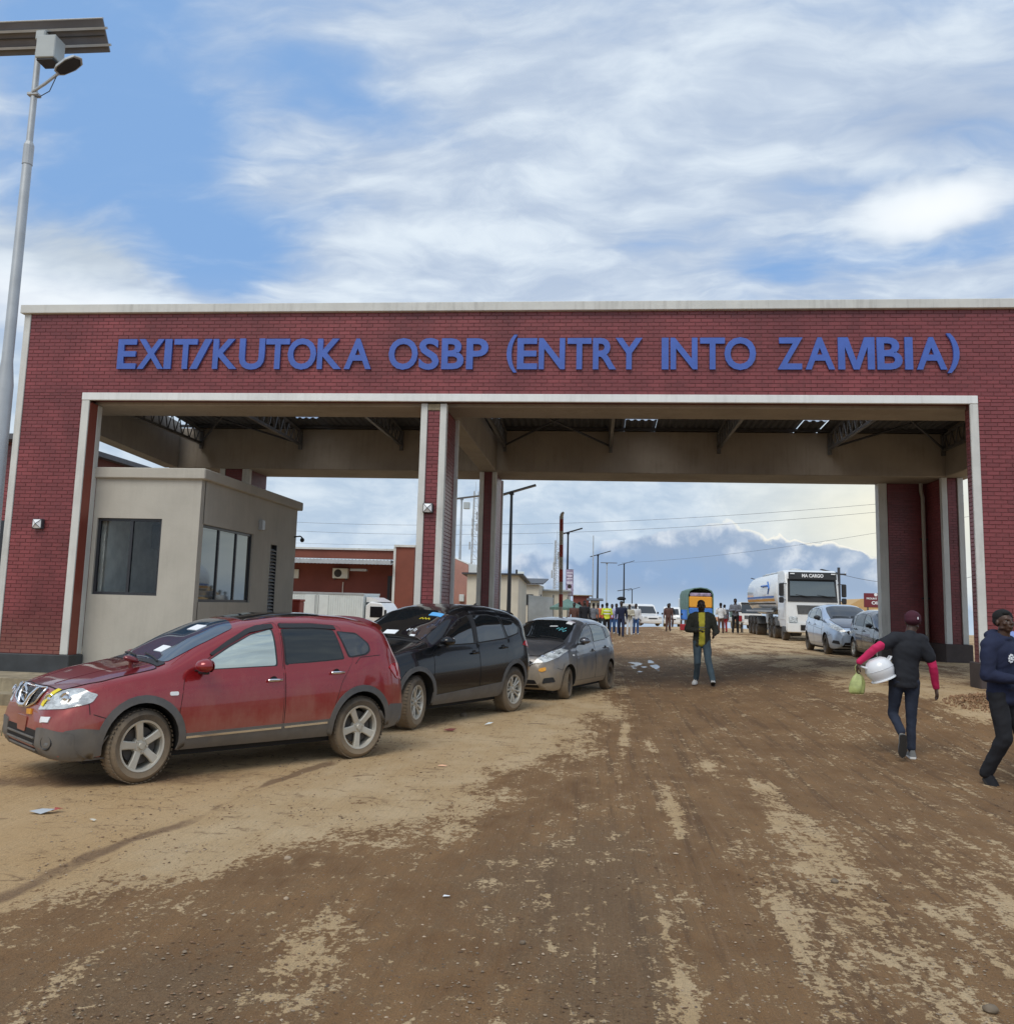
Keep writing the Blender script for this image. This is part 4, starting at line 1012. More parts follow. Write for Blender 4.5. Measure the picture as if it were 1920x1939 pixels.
    # steering wheel seen as a dark ring on the glass is a real ring inside: dashboard edge strip
red_spec = dict(name='red_crossover', paint='red_paint', front=2.185, rear=-2.13, axles=(RF, RR_), R=.345, rr=.243, tw=.215, rimstyle='five', k=.05, gap=.045, archlift=.015, handlemat='chrome', near='L',
    top=[(2.19, .62), (2.165, .78), (2.11, .87), (1.95, .925), (1.6, 1.02), (1.3, 1.075), (1.16, 1.10), (1.04, 1.13), (.65, 1.345), (.30, 1.49), (.08, 1.54), (-.35, 1.595), (-.8, 1.605), (-1.3, 1.58), (-1.72, 1.52), (-1.80, 1.46), (-1.95, 1.16), (-2.04, 1.0), (-2.10, .9), (-2.13, .6)],
    belt=[(2.19, .58), (2.05, .70), (1.8, .84), (1.3, .94), (.8, .99), (.2, 1.02), (-.5, 1.06), (-1.1, 1.10), (-1.6, 1.17), (-2.0, 1.0), (-2.13, .58)],
    bot=[(2.19, .36), (2.1, .26), (1.9, .24), (1, .27), (-1, .27), (-1.9, .30), (-2.1, .34), (-2.13, .42)],
    plan=[(2.19, .60), (2.14, .71), (2.02, .80), (1.8, .86), (1.45, .885), (.8, .888), (-1.3, .892), (-1.75, .86), (-1.98, .76), (-2.09, .66), (-2.13, .58)],
    doors=[[(.93, .37), (.955, .62), (.90, .97), (.70, 1.10), (.10, 1.44), (-.20, 1.505), (-.255, 1.50), (-.255, .36)],
           [(-.27, .36), (-.27, 1.50), (-.75, 1.50), (-1.08, 1.47), (-1.20, 1.10), (-1.02, .85), (-.93, .60), (-.93, .36)]],
    windows=[([(.74, 1.035), (.64, 1.105), (.36, 1.25), (.10, 1.365), (-.16, 1.425), (-.17, 1.055)], 'side_glass_bright', 0),
             ([(-.30, 1.065), (-.30, 1.425), (-.70, 1.425), (-.96, 1.41), (-1.06, 1.11)], 'side_glass_dark', 1),
             ([(-1.15, 1.13), (-1.03, 1.40), (-1.28, 1.37), (-1.42, 1.27), (-1.44, 1.20), (-1.38, 1.16)], 'car_glass', None)],
    handles=[(-.12, .90), (-.94, .955)],
    panels=[('wheel_arch_trim', arc_poly(RF, .36, .385, .455, -10, 192), 'cladding', .012), ('wheel_arch_trim', arc_poly(RR_, .36, .385, .455, -12, 190), 'cladding', .012),
            ('sill_panel', rounded([(.90, .275), (.90, .43), (-.90, .465), (-.90, .275)], .02), 'cladding', .010),
            ('chrome_strip', strip([(.86, .395), (-.24, .415)], .022), 'chrome', .018), ('chrome_strip', strip([(-.28, .417), (-.84, .43)], .022), 'chrome', .018),
            ('door_visor', rounded([(.58, 1.165), (.36, 1.275), (.10, 1.392), (-.2, 1.440), (-.2, 1.482), (.0, 1.462), (.14, 1.42), (.38, 1.308), (.60, 1.185)], .010), 'black_plastic', .014),
            ('door_visor', rounded([(-.28, 1.44), (-.28, 1.484), (-.7, 1.486), (-1.0, 1.465), (-1.02, 1.425), (-.7, 1.442)], .010), 'black_plastic', .014),
            ('bumper_corner', rounded([(1.76, .24), (1.72, .52), (1.9, .54), (2.05, .52), (2.05, .26)], .03), 'cladding', .011),
            ('rear_bumper_corner', rounded([(-1.70, .30), (-1.74, .58), (-2.03, .56), (-2.04, .32)], .03), 'cladding', .011),
            ('side_marker', rounded([(.97, .80), (1.06, .80), (1.06, .835), (.97, .835)], .015), 'lamp_glass', .012),
            ('door_mirror_base', rounded([(.80, 1.02), (.66, 1.09), (.58, 1.02)], .02), 'black_plastic', .014),
            ('tail_lamp', rounded([(-1.88, .86), (-1.72, 1.00), (-1.80, 1.04), (-2.0, 1.03), (-2.07, .93), (-2.05, .84)], .03), 'lens_red', .010),
            ('fuel_flap_seam', strip([(-1.22, 1.05), (-1.3, 1.12), (-1.6, 1.14)], .006), 'seam', .003),
            ('bumper_seam', strip([(1.80, .66), (1.62, .60), (1.52, .73)], .007), 'seam', .003), ('wing_seam', strip([(1.83, .66), (1.84, .78)], .007), 'seam', .003)],
    mirror=(.70, 1.06),
    more=[('windscreen', rounded([(1.02, -.62), (1.10, -.3), (1.12, 0), (1.10, .3), (1.02, .62), (.6, .61), (.26, .56), (.19, .3), (.17, 0), (.19, -.3), (.26, -.56), (.6, -.61)], .05), 'T', 'screen_glass', .006),
          ('roof_glass', rounded([(.08, -.44), (.06, 0), (.08, .44), (-.5, .46), (-.95, .44), (-.95, -.44), (-.5, -.46)], .06), 'T', 'car_glass', .006),
          ('rear_window', rounded([(-.55, 1.20), (.55, 1.20), (.48, 1.44), (-.48, 1.44)], .05), 'B', 'car_glass', .006),
          ('bonnet_seal', rounded([(2.04, -.55), (2.09, 0), (2.04, .55), (1.7, .70), (1.3, .715), (1.13, .70), (1.20, 0), (1.13, -.70), (1.3, -.715), (1.7, -.70)], .05), 'T', 'seam', .002),
          ('bonnet', rounded([(2.03, -.54), (2.08, 0), (2.03, .54), (1.7, .69), (1.3, .706), (1.14, .69), (1.21, 0), (1.14, -.69), (1.3, -.706), (1.7, -.69)], .05), 'T', 'red_clean', .006),
          ('+bonnet_crease', strip([(2.0, .27), (1.6, .36), (1.24, .42)], .03), 'T', 'red_clean', .010),
          ('scuttle', rounded([(1.13, -.66), (1.19, 0), (1.13, .66), (1.03, .64), (1.12, 0), (1.03, -.64)], .02), 'T', 'black_plastic', .009),
          ('+headlamp', rounded([(.43, .685), (.50, .80), (.60, .875), (.70, .885), (.80, .84), (.82, .76), (.74, .715)], .03), 'F', 'lens', .010),
          ('front_bumper', rounded([(-.80, .25), (-.82, .50), (-.62, .545), (-.46, .53), (-.44, .30), (.44, .30), (.46, .53), (.62, .545), (.82, .50), (.80, .25)], .03), 'F', 'cladding', .012),
          ('lower_grille', rounded([(-.43, .29), (-.45, .50), (.45, .50), (.43, .29)], .03), 'F', 'seam', .004),
          ('number_plate_mount', rounded([(-.12, .46), (-.16, .60), (.16, .60), (.12, .46)], .02), 'F', 'red_paint', .012),
          ('orange_sticker', [(.14, .625), (.14, .672), (.27, .68), (.27, .632)], 'F', 'orange_sticker', .016), ('white_sticker', [(.56, .585), (.56, .635), (.65, .64), (.65, .59)], 'F', 'paper', .014),
          ('windscreen_paper', [(.52, -.02), (.40, -.02), (.40, .22), (.52, .22)], 'T', 'paper', .012), ('windscreen_paper', [(.84, .12), (.94, .10), (.94, .30), (.84, .32)], 'T', 'paper', .012),
          ('tailgate_spoiler', rounded([(-1.62, -.56), (-1.58, 0), (-1.62, .56), (-1.80, .53), (-1.82, 0), (-1.80, -.53)], .04), 'T', 'red_clean', .035)],
    wiper=(1.08, 1.1), steer=8, extra=red_extra)
def place_axle(xf, yf, xr, yr, hw, wb):
    """yaw and centre from the near-side wheel contacts (left side of the car)"""
    a = math.atan2(yf-yr, xf-xr); d = Vector((math.cos(a), math.sin(a))); n = Vector((-d.y, d.x))
    m = Vector(((xf+xr)/2, (yf+yr)/2))-n*hw; return m, a
m_, a_ = place_axle(-4.12, 8.29, -2.60, 10.04, .80, 2.63)
car1, sh1 = build_car(red_spec, 'dusty dark red crossover with silver five-spoke wheels nearest the camera', 'car', (m_.x, m_.y, 0), a_, .93)
car1.scale = (.918, .93, .972)
# ---------------------------------------------------------------- black SUV
def suv_extra(t, sh, sp):
    for sg in (-1, 1):
        h, n = sh.pt(sg*.60, .80, 'F'); m = MB().lathe([(.05, .004), (.042, .01), (.03, -.01), (0, .008)], 18); q = Vector((1, sg*.4, 0)).to_track_quat('Y', 'Z').to_matrix()
        m.v = [tuple(q @ Vector(v)+h+n*.012) for v in m.v]; obj('lamp_bowl', m, 'chrome', t, smooth=40)
    p0 = sh.pt(-1.35, 0, 'T')[0]; mb = MB().prism([(0, 0), (-.16, 0), (-.15, .075)], -.012, .012); mb.v = [(x+p0.x, y, z+p0.z-.01) for x, y, z in mb.v]; obj('roof_fin', mb, 'black_paint', t)
suv = dict(name='black_suv', nroof=2.2, lean=.14, paint='black_paint', front=2.24, rear=-2.18, axles=(1.35, -1.35), R=.358, rr=.235, tw=.225, rimstyle='ten', k=.05, gap=.05, archlift=.02, handlemat='black_paint', near='L',
    top=[(2.24, .62), (2.21, .84), (2.12, .95), (1.9, 1.02), (1.5, 1.10), (1.15, 1.155), (.95, 1.19), (.55, 1.40), (.15, 1.585), (-.1, 1.65), (-.5, 1.70), (-1.0, 1.695), (-1.5, 1.64), (-1.80, 1.57), (-1.88, 1.50), (-2.02, 1.18), (-2.10, 1.02), (-2.17, .85), (-2.18, .55)],
    belt=[(2.24, .58), (2.1, .78), (1.8, .92), (1.3, 1.01), (.8, 1.05), (.2, 1.08), (-.6, 1.12), (-1.2, 1.17), (-1.7, 1.24), (-2.0, 1.12), (-2.18, .6)],
    bot=[(2.24, .38), (2.12, .27), (1.9, .25), (1, .28), (-1, .28), (-1.9, .33), (-2.18, .42)],
    plan=[(2.24, .55), (2.16, .70), (2.0, .82), (1.8, .88), (1.4, .915), (.8, .912), (-1.3, .918), (-1.8, .88), (-2.0, .80), (-2.13, .70), (-2.18, .6)],
    doors=[[(.96, .40), (.98, .65), (.94, 1.03), (.72, 1.16), (.14, 1.52), (-.18, 1.60), (-.235, 1.60), (-.235, .40)], [(-.25, .40), (-.25, 1.60), (-.8, 1.60), (-1.05, 1.56), (-1.22, 1.16), (-1.04, .92), (-.95, .66), (-.95, .40)]],
    windows=[([(.76, 1.11), (.64, 1.18), (.36, 1.34), (.12, 1.46), (-.14, 1.525), (-.15, 1.12)], 'car_glass', 0), ([(-.28, 1.13), (-.28, 1.53), (-.7, 1.53), (-.98, 1.50), (-1.09, 1.18)], 'car_glass', 1),
             ([(-1.17, 1.20), (-1.06, 1.48), (-1.40, 1.43), (-1.56, 1.34), (-1.50, 1.25)], 'car_glass', None)],
    handles=[(-.10, .97), (-.96, 1.03)],
    panels=[('wheel_arch_trim', arc_poly(1.35, .375, .40, .465, -12, 194), 'cladding', .012), ('wheel_arch_trim', arc_poly(-1.35, .375, .40, .465, -12, 190), 'cladding', .012),
            ('sill_panel', rounded([(.92, .285), (.92, .42), (-.92, .50), (-.92, .285)], .02), 'cladding', .014),
            ('tail_lamp', rounded([(-1.78, 1.03), (-1.62, 1.06), (-1.75, 1.13), (-2.02, 1.10), (-2.08, 1.0), (-2.0, .99)], .02), 'lens_red', .010),
            ('door_pillar', [(-.17, 1.13), (-.17, 1.53), (-.27, 1.54), (-.27, 1.14)], 'black_plastic', .011),
            ('window_trim', strip([(.80, 1.10), (-.2, 1.115), (-1.1, 1.17), (-1.55, 1.25)], .014), 'seam', .012),
            ('bumper_seam', strip([(1.84, .70), (1.72, .62), (1.60, .78)], .007), 'seam', .003)],
    mirror=(.72, 1.15), mirrormat='black_paint',
    more=[('windscreen', rounded([(.98, -.62), (1.02, 0), (.98, .62), (.55, .62), (.14, .57), (.10, 0), (.14, -.57), (.55, -.62)], .05), 'T', 'car_glass', .006),
          ('rear_window', rounded([(-.58, 1.24), (.58, 1.24), (.48, 1.50), (-.48, 1.50)], .05), 'B', 'car_glass', .006),
          ('bonnet_seal', rounded([(2.10, -.55), (2.16, 0), (2.10, .55), (1.7, .74), (1.1, .74), (1.08, 0), (1.1, -.74), (1.7, -.74)], .05), 'T', 'seam', .002),
          ('bonnet', rounded([(2.09, -.54), (2.15, 0), (2.09, .54), (1.7, .73), (1.11, .73), (1.09, 0), (1.11, -.73), (1.7, -.73)], .05), 'T', 'black_paint', .006),
          ('+bonnet_crease', strip([(2.05, .33), (1.6, .42), (1.12, .48)], .03), 'T', 'black_paint', .012),
          ('scuttle', rounded([(1.08, -.66), (1.10, 0), (1.08, .66), (.98, .64), (1.01, 0), (.98, -.64)], .02), 'T', 'black_plastic', .009),
          ('+headlamp', rounded([(.42, .74), (.44, .80), (.62, .86), (.80, .90), (.84, .86), (.72, .76), (.58, .73)], .02), 'F', 'lens', .010),
          ('grille', rounded([(-.42, .82), (-.34, .58), (.34, .58), (.42, .82)], .04), 'F', 'seam', .008), ('front_bumper', rounded([(-.82, .27), (-.84, .44), (-.5, .46), (.5, .46), (.84, .44), (.82, .27)], .03), 'F', 'cladding', .012),
          ('windscreen_paper', [(.86, -.12), (.76, -.12), (.76, .10), (.86, .10)], 'T', 'paper', .012), ('windscreen_paper', [(.88, .38), (.84, .38), (.84, .46), (.88, .46)], 'T', 'paper', .012),
          ('blue_sticker', [(.30, .30), (.20, .30), (.20, .52), (.30, .52)], 'T', 'blue_sticker', .012), ('yellow_marker_writing', strip([(.42, .22), (.38, .25), (.42, .28), (.38, .31), (.42, .34), (.38, .37), (.42, .40)], .014), 'T', 'yellow_sticker', .012),
          ('white_marker_writing', strip([(.76, .24), (.70, .26), (.75, .29), (.70, .31)], .014), 'T', 'paper', .012), ('white_marker_writing', strip([(.74, .35), (.69, .36), (.71, .39), (.76, .38)], .012), 'T', 'paper', .012),
          ('tailgate_spoiler', rounded([(-1.66, -.58), (-1.62, 0), (-1.66, .58), (-1.88, .54), (-1.90, 0), (-1.88, -.54)], .04), 'T', 'black_paint', .03)],
    wiper=(1.02, 1.2), steer=14, extra=suv_extra)
m_, a_ = place_axle(-2.50, 12.55, -1.36, 15.03, .81, 2.70)
build_car(suv, 'black SUV with blue windscreen sticker parked between the red and grey cars', 'car', (m_.x, m_.y, 0), a_, 1.0)
# ---------------------------------------------------------------- grey hatchback
def note_extra(t, sh, sp):
    for sg in (-1, 1):
        for a, b in ((.52, .80), (.63, .87)):
            h, n = sh.pt(sg*a, b, 'F'); m = MB().lathe([(.042, .004), (.035, .01), (.02, -.01), (0, .008)], 16); q = Vector((1, sg*.4, .2)).to_track_quat('Y', 'Z').to_matrix()
            m.v = [tuple(q @ Vector(v)+h+n*.012) for v in m.v]; obj('lamp_bowl', m, 'chrome', t, smooth=40)
note = dict(name='grey_hatchback', paint='grey_paint', front=2.08, rear=-2.0, axles=(1.28, -1.30), R=.302, rr=.20, tw=.185, rimstyle='steel', rimmat='rim_black', k=.05, gap=.04, archlift=.015, near='L', lean=.13, nroof=1.7,
    top=[(2.08, .56), (2.05, .72), (1.97, .82), (1.75, .92), (1.4, 1.02), (1.15, 1.075), (.95, 1.13), (.55, 1.33), (.22, 1.46), (-.1, 1.515), (-.5, 1.53), (-1.1, 1.50), (-1.6, 1.43), (-1.72, 1.37), (-1.86, 1.05), (-1.95, .90), (-2.0, .55)],
    belt=[(2.08, .52), (1.95, .68), (1.6, .86), (1.2, .95), (.7, .98), (0, 1.0), (-.8, 1.04), (-1.4, 1.06), (-1.8, .96), (-2.0, .52)],
    bot=[(2.08, .30), (1.98, .20), (1.8, .18), (1, .21), (-1, .21), (-1.8, .25), (-2.0, .34)],
    plan=[(2.08, .50), (2.02, .62), (1.9, .73), (1.65, .80), (1.3, .835), (.8, .842), (-1.2, .845), (-1.6, .82), (-1.85, .74), (-1.96, .64), (-2.0, .56)],
    doors=[[(.90, .32), (.92, .6), (.88, .95), (.66, 1.08), (.16, 1.37), (-.16, 1.43), (-.22, 1.43), (-.22, .31)], [(-.235, .31), (-.235, 1.43), (-.8, 1.425), (-1.10, 1.38), (-1.18, 1.02), (-.98, .80), (-.90, .58), (-.90, .31)]],
    windows=[([(.70, 1.03), (.58, 1.10), (.36, 1.22), (.14, 1.315), (-.14, 1.375), (-.15, 1.04)], 'car_glass', 0), ([(-.28, 1.05), (-.28, 1.38), (-.7, 1.375), (-.98, 1.34), (-1.02, 1.08)], 'side_glass', 1),
             ([(-1.12, 1.10), (-1.06, 1.34), (-1.38, 1.30), (-1.50, 1.16)], 'side_glass_dark', None)],
    handles=[(-.08, .86), (-.92, .90)],
    panels=[('tail_lamp', rounded([(-1.72, .98), (-1.66, 1.22), (-1.74, 1.26), (-1.82, 1.1), (-1.88, .98)], .02), 'lens_red', .010), ('door_crease', strip([(.9, .74), (0, .80), (-.9, .86), (-1.6, .93)], .022), 'grey_paint', .012),
            ('bumper_seam', strip([(1.78, .60), (1.62, .56), (1.52, .68)], .007), 'seam', .003), ('side_marker', rounded([(1.02, .80), (1.09, .80), (1.09, .83), (1.02, .83)], .01), 'lamp_glass', .01)],
    mirror=(.64, 1.07), mirrormat='grey_paint',
    more=[('windscreen', rounded([(1.0, -.58), (1.05, 0), (1.0, .58), (.55, .585), (.20, .54), (.15, 0), (.20, -.54), (.55, -.585)], .05), 'T', 'car_glass', .006),
          ('rear_window', rounded([(-.54, 1.08), (.54, 1.08), (.46, 1.34), (-.46, 1.34)], .05), 'B', 'car_glass', .006),
          ('bonnet_seal', rounded([(1.94, -.45), (2.0, 0), (1.94, .45), (1.6, .60), (1.1, .655), (1.08, 0), (1.1, -.655), (1.6, -.60)], .05), 'T', 'seam', .002),
          ('bonnet', rounded([(1.93, -.44), (1.99, 0), (1.93, .44), (1.6, .59), (1.11, .645), (1.09, 0), (1.11, -.645), (1.6, -.59)], .05), 'T', 'grey_paint', .006),
          ('scuttle', rounded([(1.09, -.60), (1.12, 0), (1.09, .60), (.98, .58), (1.04, 0), (.98, -.58)], .02), 'T', 'black_plastic', .009),
          ('+headlamp', rounded([(.36, .68), (.42, .76), (.56, .87), (.70, .95), (.78, .92), (.74, .80), (.60, .71)], .02), 'F', 'lens', .010),
          ('grille', rounded([(-.36, .70), (-.30, .60), (.30, .60), (.36, .70), (.2, .76), (-.2, .76)], .02), 'F', 'seam', .008), ('chrome_strip', strip([(-.38, .69), (-.2, .60), (.2, .60), (.38, .69)], .02), 'F', 'chrome', .014),
          ('lower_grille', rounded([(-.50, .24), (-.42, .38), (.42, .38), (.50, .24)], .03), 'F', 'seam', .008), ('+fog_recess', rounded([(.55, .32), (.58, .42), (.72, .44), (.74, .35)], .02), 'F', 'black_plastic', .008), ('number_plate_mount', rounded([(-.24, .42), (-.24, .54), (.24, .54), (.24, .42)], .01), 'F', 'black_plastic', .010),
          ('orange_sticker', rounded([(.48, .55), (.50, .60), (.60, .62), (.61, .56), (.54, .53)], .02), 'F', 'orange_sticker', .012),
          ('windscreen_paper', [(.34, .38), (.24, .38), (.24, .50), (.34, .50)], 'T', 'paper', .012), ('round_sticker', rounded([(.22, .38), (.17, .38), (.17, .52), (.22, .52)], .03), 'T', 'poster_pale', .012),
          ('cyan_marker_writing', strip([(.62, .28), (.56, .32), (.62, .35), (.54, .38), (.60, .42), (.52, .46)], .014), 'T', 'cyan_ink', .012), ('cyan_marker_writing', strip([(.66, .34), (.60, .40), (.68, .44), (.62, .49)], .014), 'T', 'cyan_ink', .012),
          ('white_strip', strip([(.52, .10), (.50, .26)], .03), 'T', 'paper', .012)],
    wiper=(1.0, 1.14), steer=10, extra=note_extra)
m_, a_ = place_axle(-.52, 17.38, .26, 19.72, .74, 2.58)
build_car(note, 'grey hatchback with black steel wheels and orange bumper sticker, last in the left row', 'car', (m_.x, m_.y, 0), a_, .97)
# ---------------------------------------------------------------- cars beyond the right pier
silv = dict(note); silv.update(name='silver_hatchback', paint='silver_paint', near='R', extra=None, more=[m for m in note['more'] if not any(k in m[0] for k in ('sticker', 'marker', 'paper', 'strip'))],
    windows=[(note['windows'][0][0], 'side_glass', 0), (note['windows'][1][0], 'side_glass', 1), (note['windows'][2][0], 'side_glass_dark', None)], mirrormat='black_plastic', steer=0)
x, y = 8.95, 34.6; build_car(silv, 'light silver blue hatchback facing the camera beside the tanker', 'car', (x, y, Gf(x, y)), rad(-91), 1.14)
mpv = dict(suv); mpv.update(name='dark_people_carrier', paint='dark_paint', near='R', extra=None, R=.31, rr=.20, tw=.2, k=.06,
    top=[(2.2, .55), (2.16, .74), (2.05, .84), (1.7, .93), (1.4, 1.0), (1.1, 1.10), (.6, 1.34), (.25, 1.47), (-.2, 1.555), (-.8, 1.58), (-1.4, 1.54), (-1.95, 1.42), (-2.12, 1.2), (-2.25, .95), (-2.3, .6)],
    belt=[(2.2, .5), (2.05, .68), (1.7, .80), (1.2, .90), (.6, .95), (0, .98), (-.8, 1.02), (-1.5, 1.05), (-2.0, 1.02), (-2.3, .55)],
    bot=[(2.2, .30), (2.05, .2), (1.8, .18), (1, .2), (-1, .2), (-1.9, .25), (-2.3, .34)], rear=-2.3, front=2.2,
    plan=[(2.2, .5), (2.14, .64), (2.0, .75), (1.7, .83), (1.3, .86), (.8, .87), (-1.3, .87), (-1.8, .84), (-2.1, .76), (-2.24, .66), (-2.3, .58)],
    doors=[[(.92, .34), (.95, .6), (.90, .93), (.68, 1.04), (.14, 1.38), (-.2, 1.46), (-.255, 1.46), (-.255, .33)], [(-.27, .33), (-.27, 1.46), (-.9, 1.47), (-1.15, 1.44), (-1.22, 1.02), (-1.02, .80), (-.93, .58), (-.93, .33)]],
    windows=[([(.78, .99), (.62, 1.08), (.38, 1.22), (.12, 1.34), (-.18, 1.40), (-.19, 1.02)], 'side_glass', 0), ([(-.32, 1.03), (-.32, 1.41), (-.8, 1.42), (-1.08, 1.40), (-1.14, 1.06)], 'side_glass_dark', 1), ([(-1.24, 1.07), (-1.18, 1.39), (-1.7, 1.33), (-1.98, 1.18), (-1.9, 1.10)], 'side_glass_dark', None)],
    handles=[(-.12, .88), (-.98, .92)], panels=[('chrome_strip', strip([(.88, .34), (-.9, .36)], .012), 'chrome', .01), ('tail_lamp', rounded([(-2.0, .95), (-1.95, 1.12), (-2.1, 1.14), (-2.18, .98)], .02), 'lens_red', .01)],
    mirror=(.74, 1.05), mirrormat='black_plastic', more=[('windscreen', rounded([(1.12, -.58), (1.18, 0), (1.12, .58), (.6, .59), (.22, .55), (.17, 0), (.22, -.55), (.6, -.59)], .05), 'T', 'side_glass_dark', .006),
          ('rear_window', rounded([(-.56, 1.06), (.56, 1.06), (.48, 1.38), (-.48, 1.38)], .05), 'B', 'car_glass', .006), ('bonnet_seal', rounded([(2.02, -.5), (2.1, 0), (2.02, .5), (1.7, .66), (1.24, .68), (1.22, 0), (1.24, -.68), (1.7, -.66)], .05), 'T', 'seam', .002),
          ('bonnet', rounded([(2.01, -.49), (2.09, 0), (2.01, .49), (1.7, .65), (1.25, .67), (1.23, 0), (1.25, -.67), (1.7, -.65)], .05), 'T', 'dark_paint', .006),
          ('+headlamp', rounded([(.36, .64), (.42, .74), (.60, .80), (.78, .84), (.80, .76), (.64, .66)], .02), 'F', 'lens', .010), ('grille', rounded([(-.3, .62), (-.34, .72), (.34, .72), (.3, .62)], .02), 'F', 'seam', .008)],
    wiper=(1.18, 1.1), steer=0)
x, y = 9.34, 30.15; build_car(mpv, 'dark blue grey people carrier half hidden behind the right rear pillar', 'car', (x, y, Gf(x, y)), rad(-90), 1.0)
# ---------------------------------------------------------------- simpler vehicles up the road
def truck_wheel(R, W, n=28):
    t = MB().lathe([(R*.55, -W/2+.01), (R*.6, -W/2), (R*.92, -W/2), (R, -W/2+.04), (R, W/2-.04), (R*.92, W/2), (R*.6, W/2), (R*.55, W/2-.01)], n)
    r = MB().lathe([(R*.55, W/2-.01), (R*.52, W/2-.06), (R*.3, W/2-.08), (R*.26, W/2-.01), (R*.12, W/2), (0, W/2)], n)
    return mesh_of('tyre', t, 'tyre', 40), mesh_of('rim', r, 'rim_black', 40)
TWM = truck_wheel(.50, .30); TWD = truck_wheel(.50, .56); CWM = truck_wheel(.32, .2, 20)
def put_wheels(t, xs, hw, R, W, meshes):
    for x in xs:
        for s in (1, -1):
            w = bpy.data.objects.new('wheel', meshes[0]); COL.objects.link(w); w.parent = t; w.location = (x, s*(hw-W/2), R); w.rotation_euler = (0, .2, 0 if s > 0 else math.pi)
            c = bpy.data.objects.new('rim', meshes[1]); COL.objects.link(c); c.parent = w
def yawed(p, a): return rad(a)
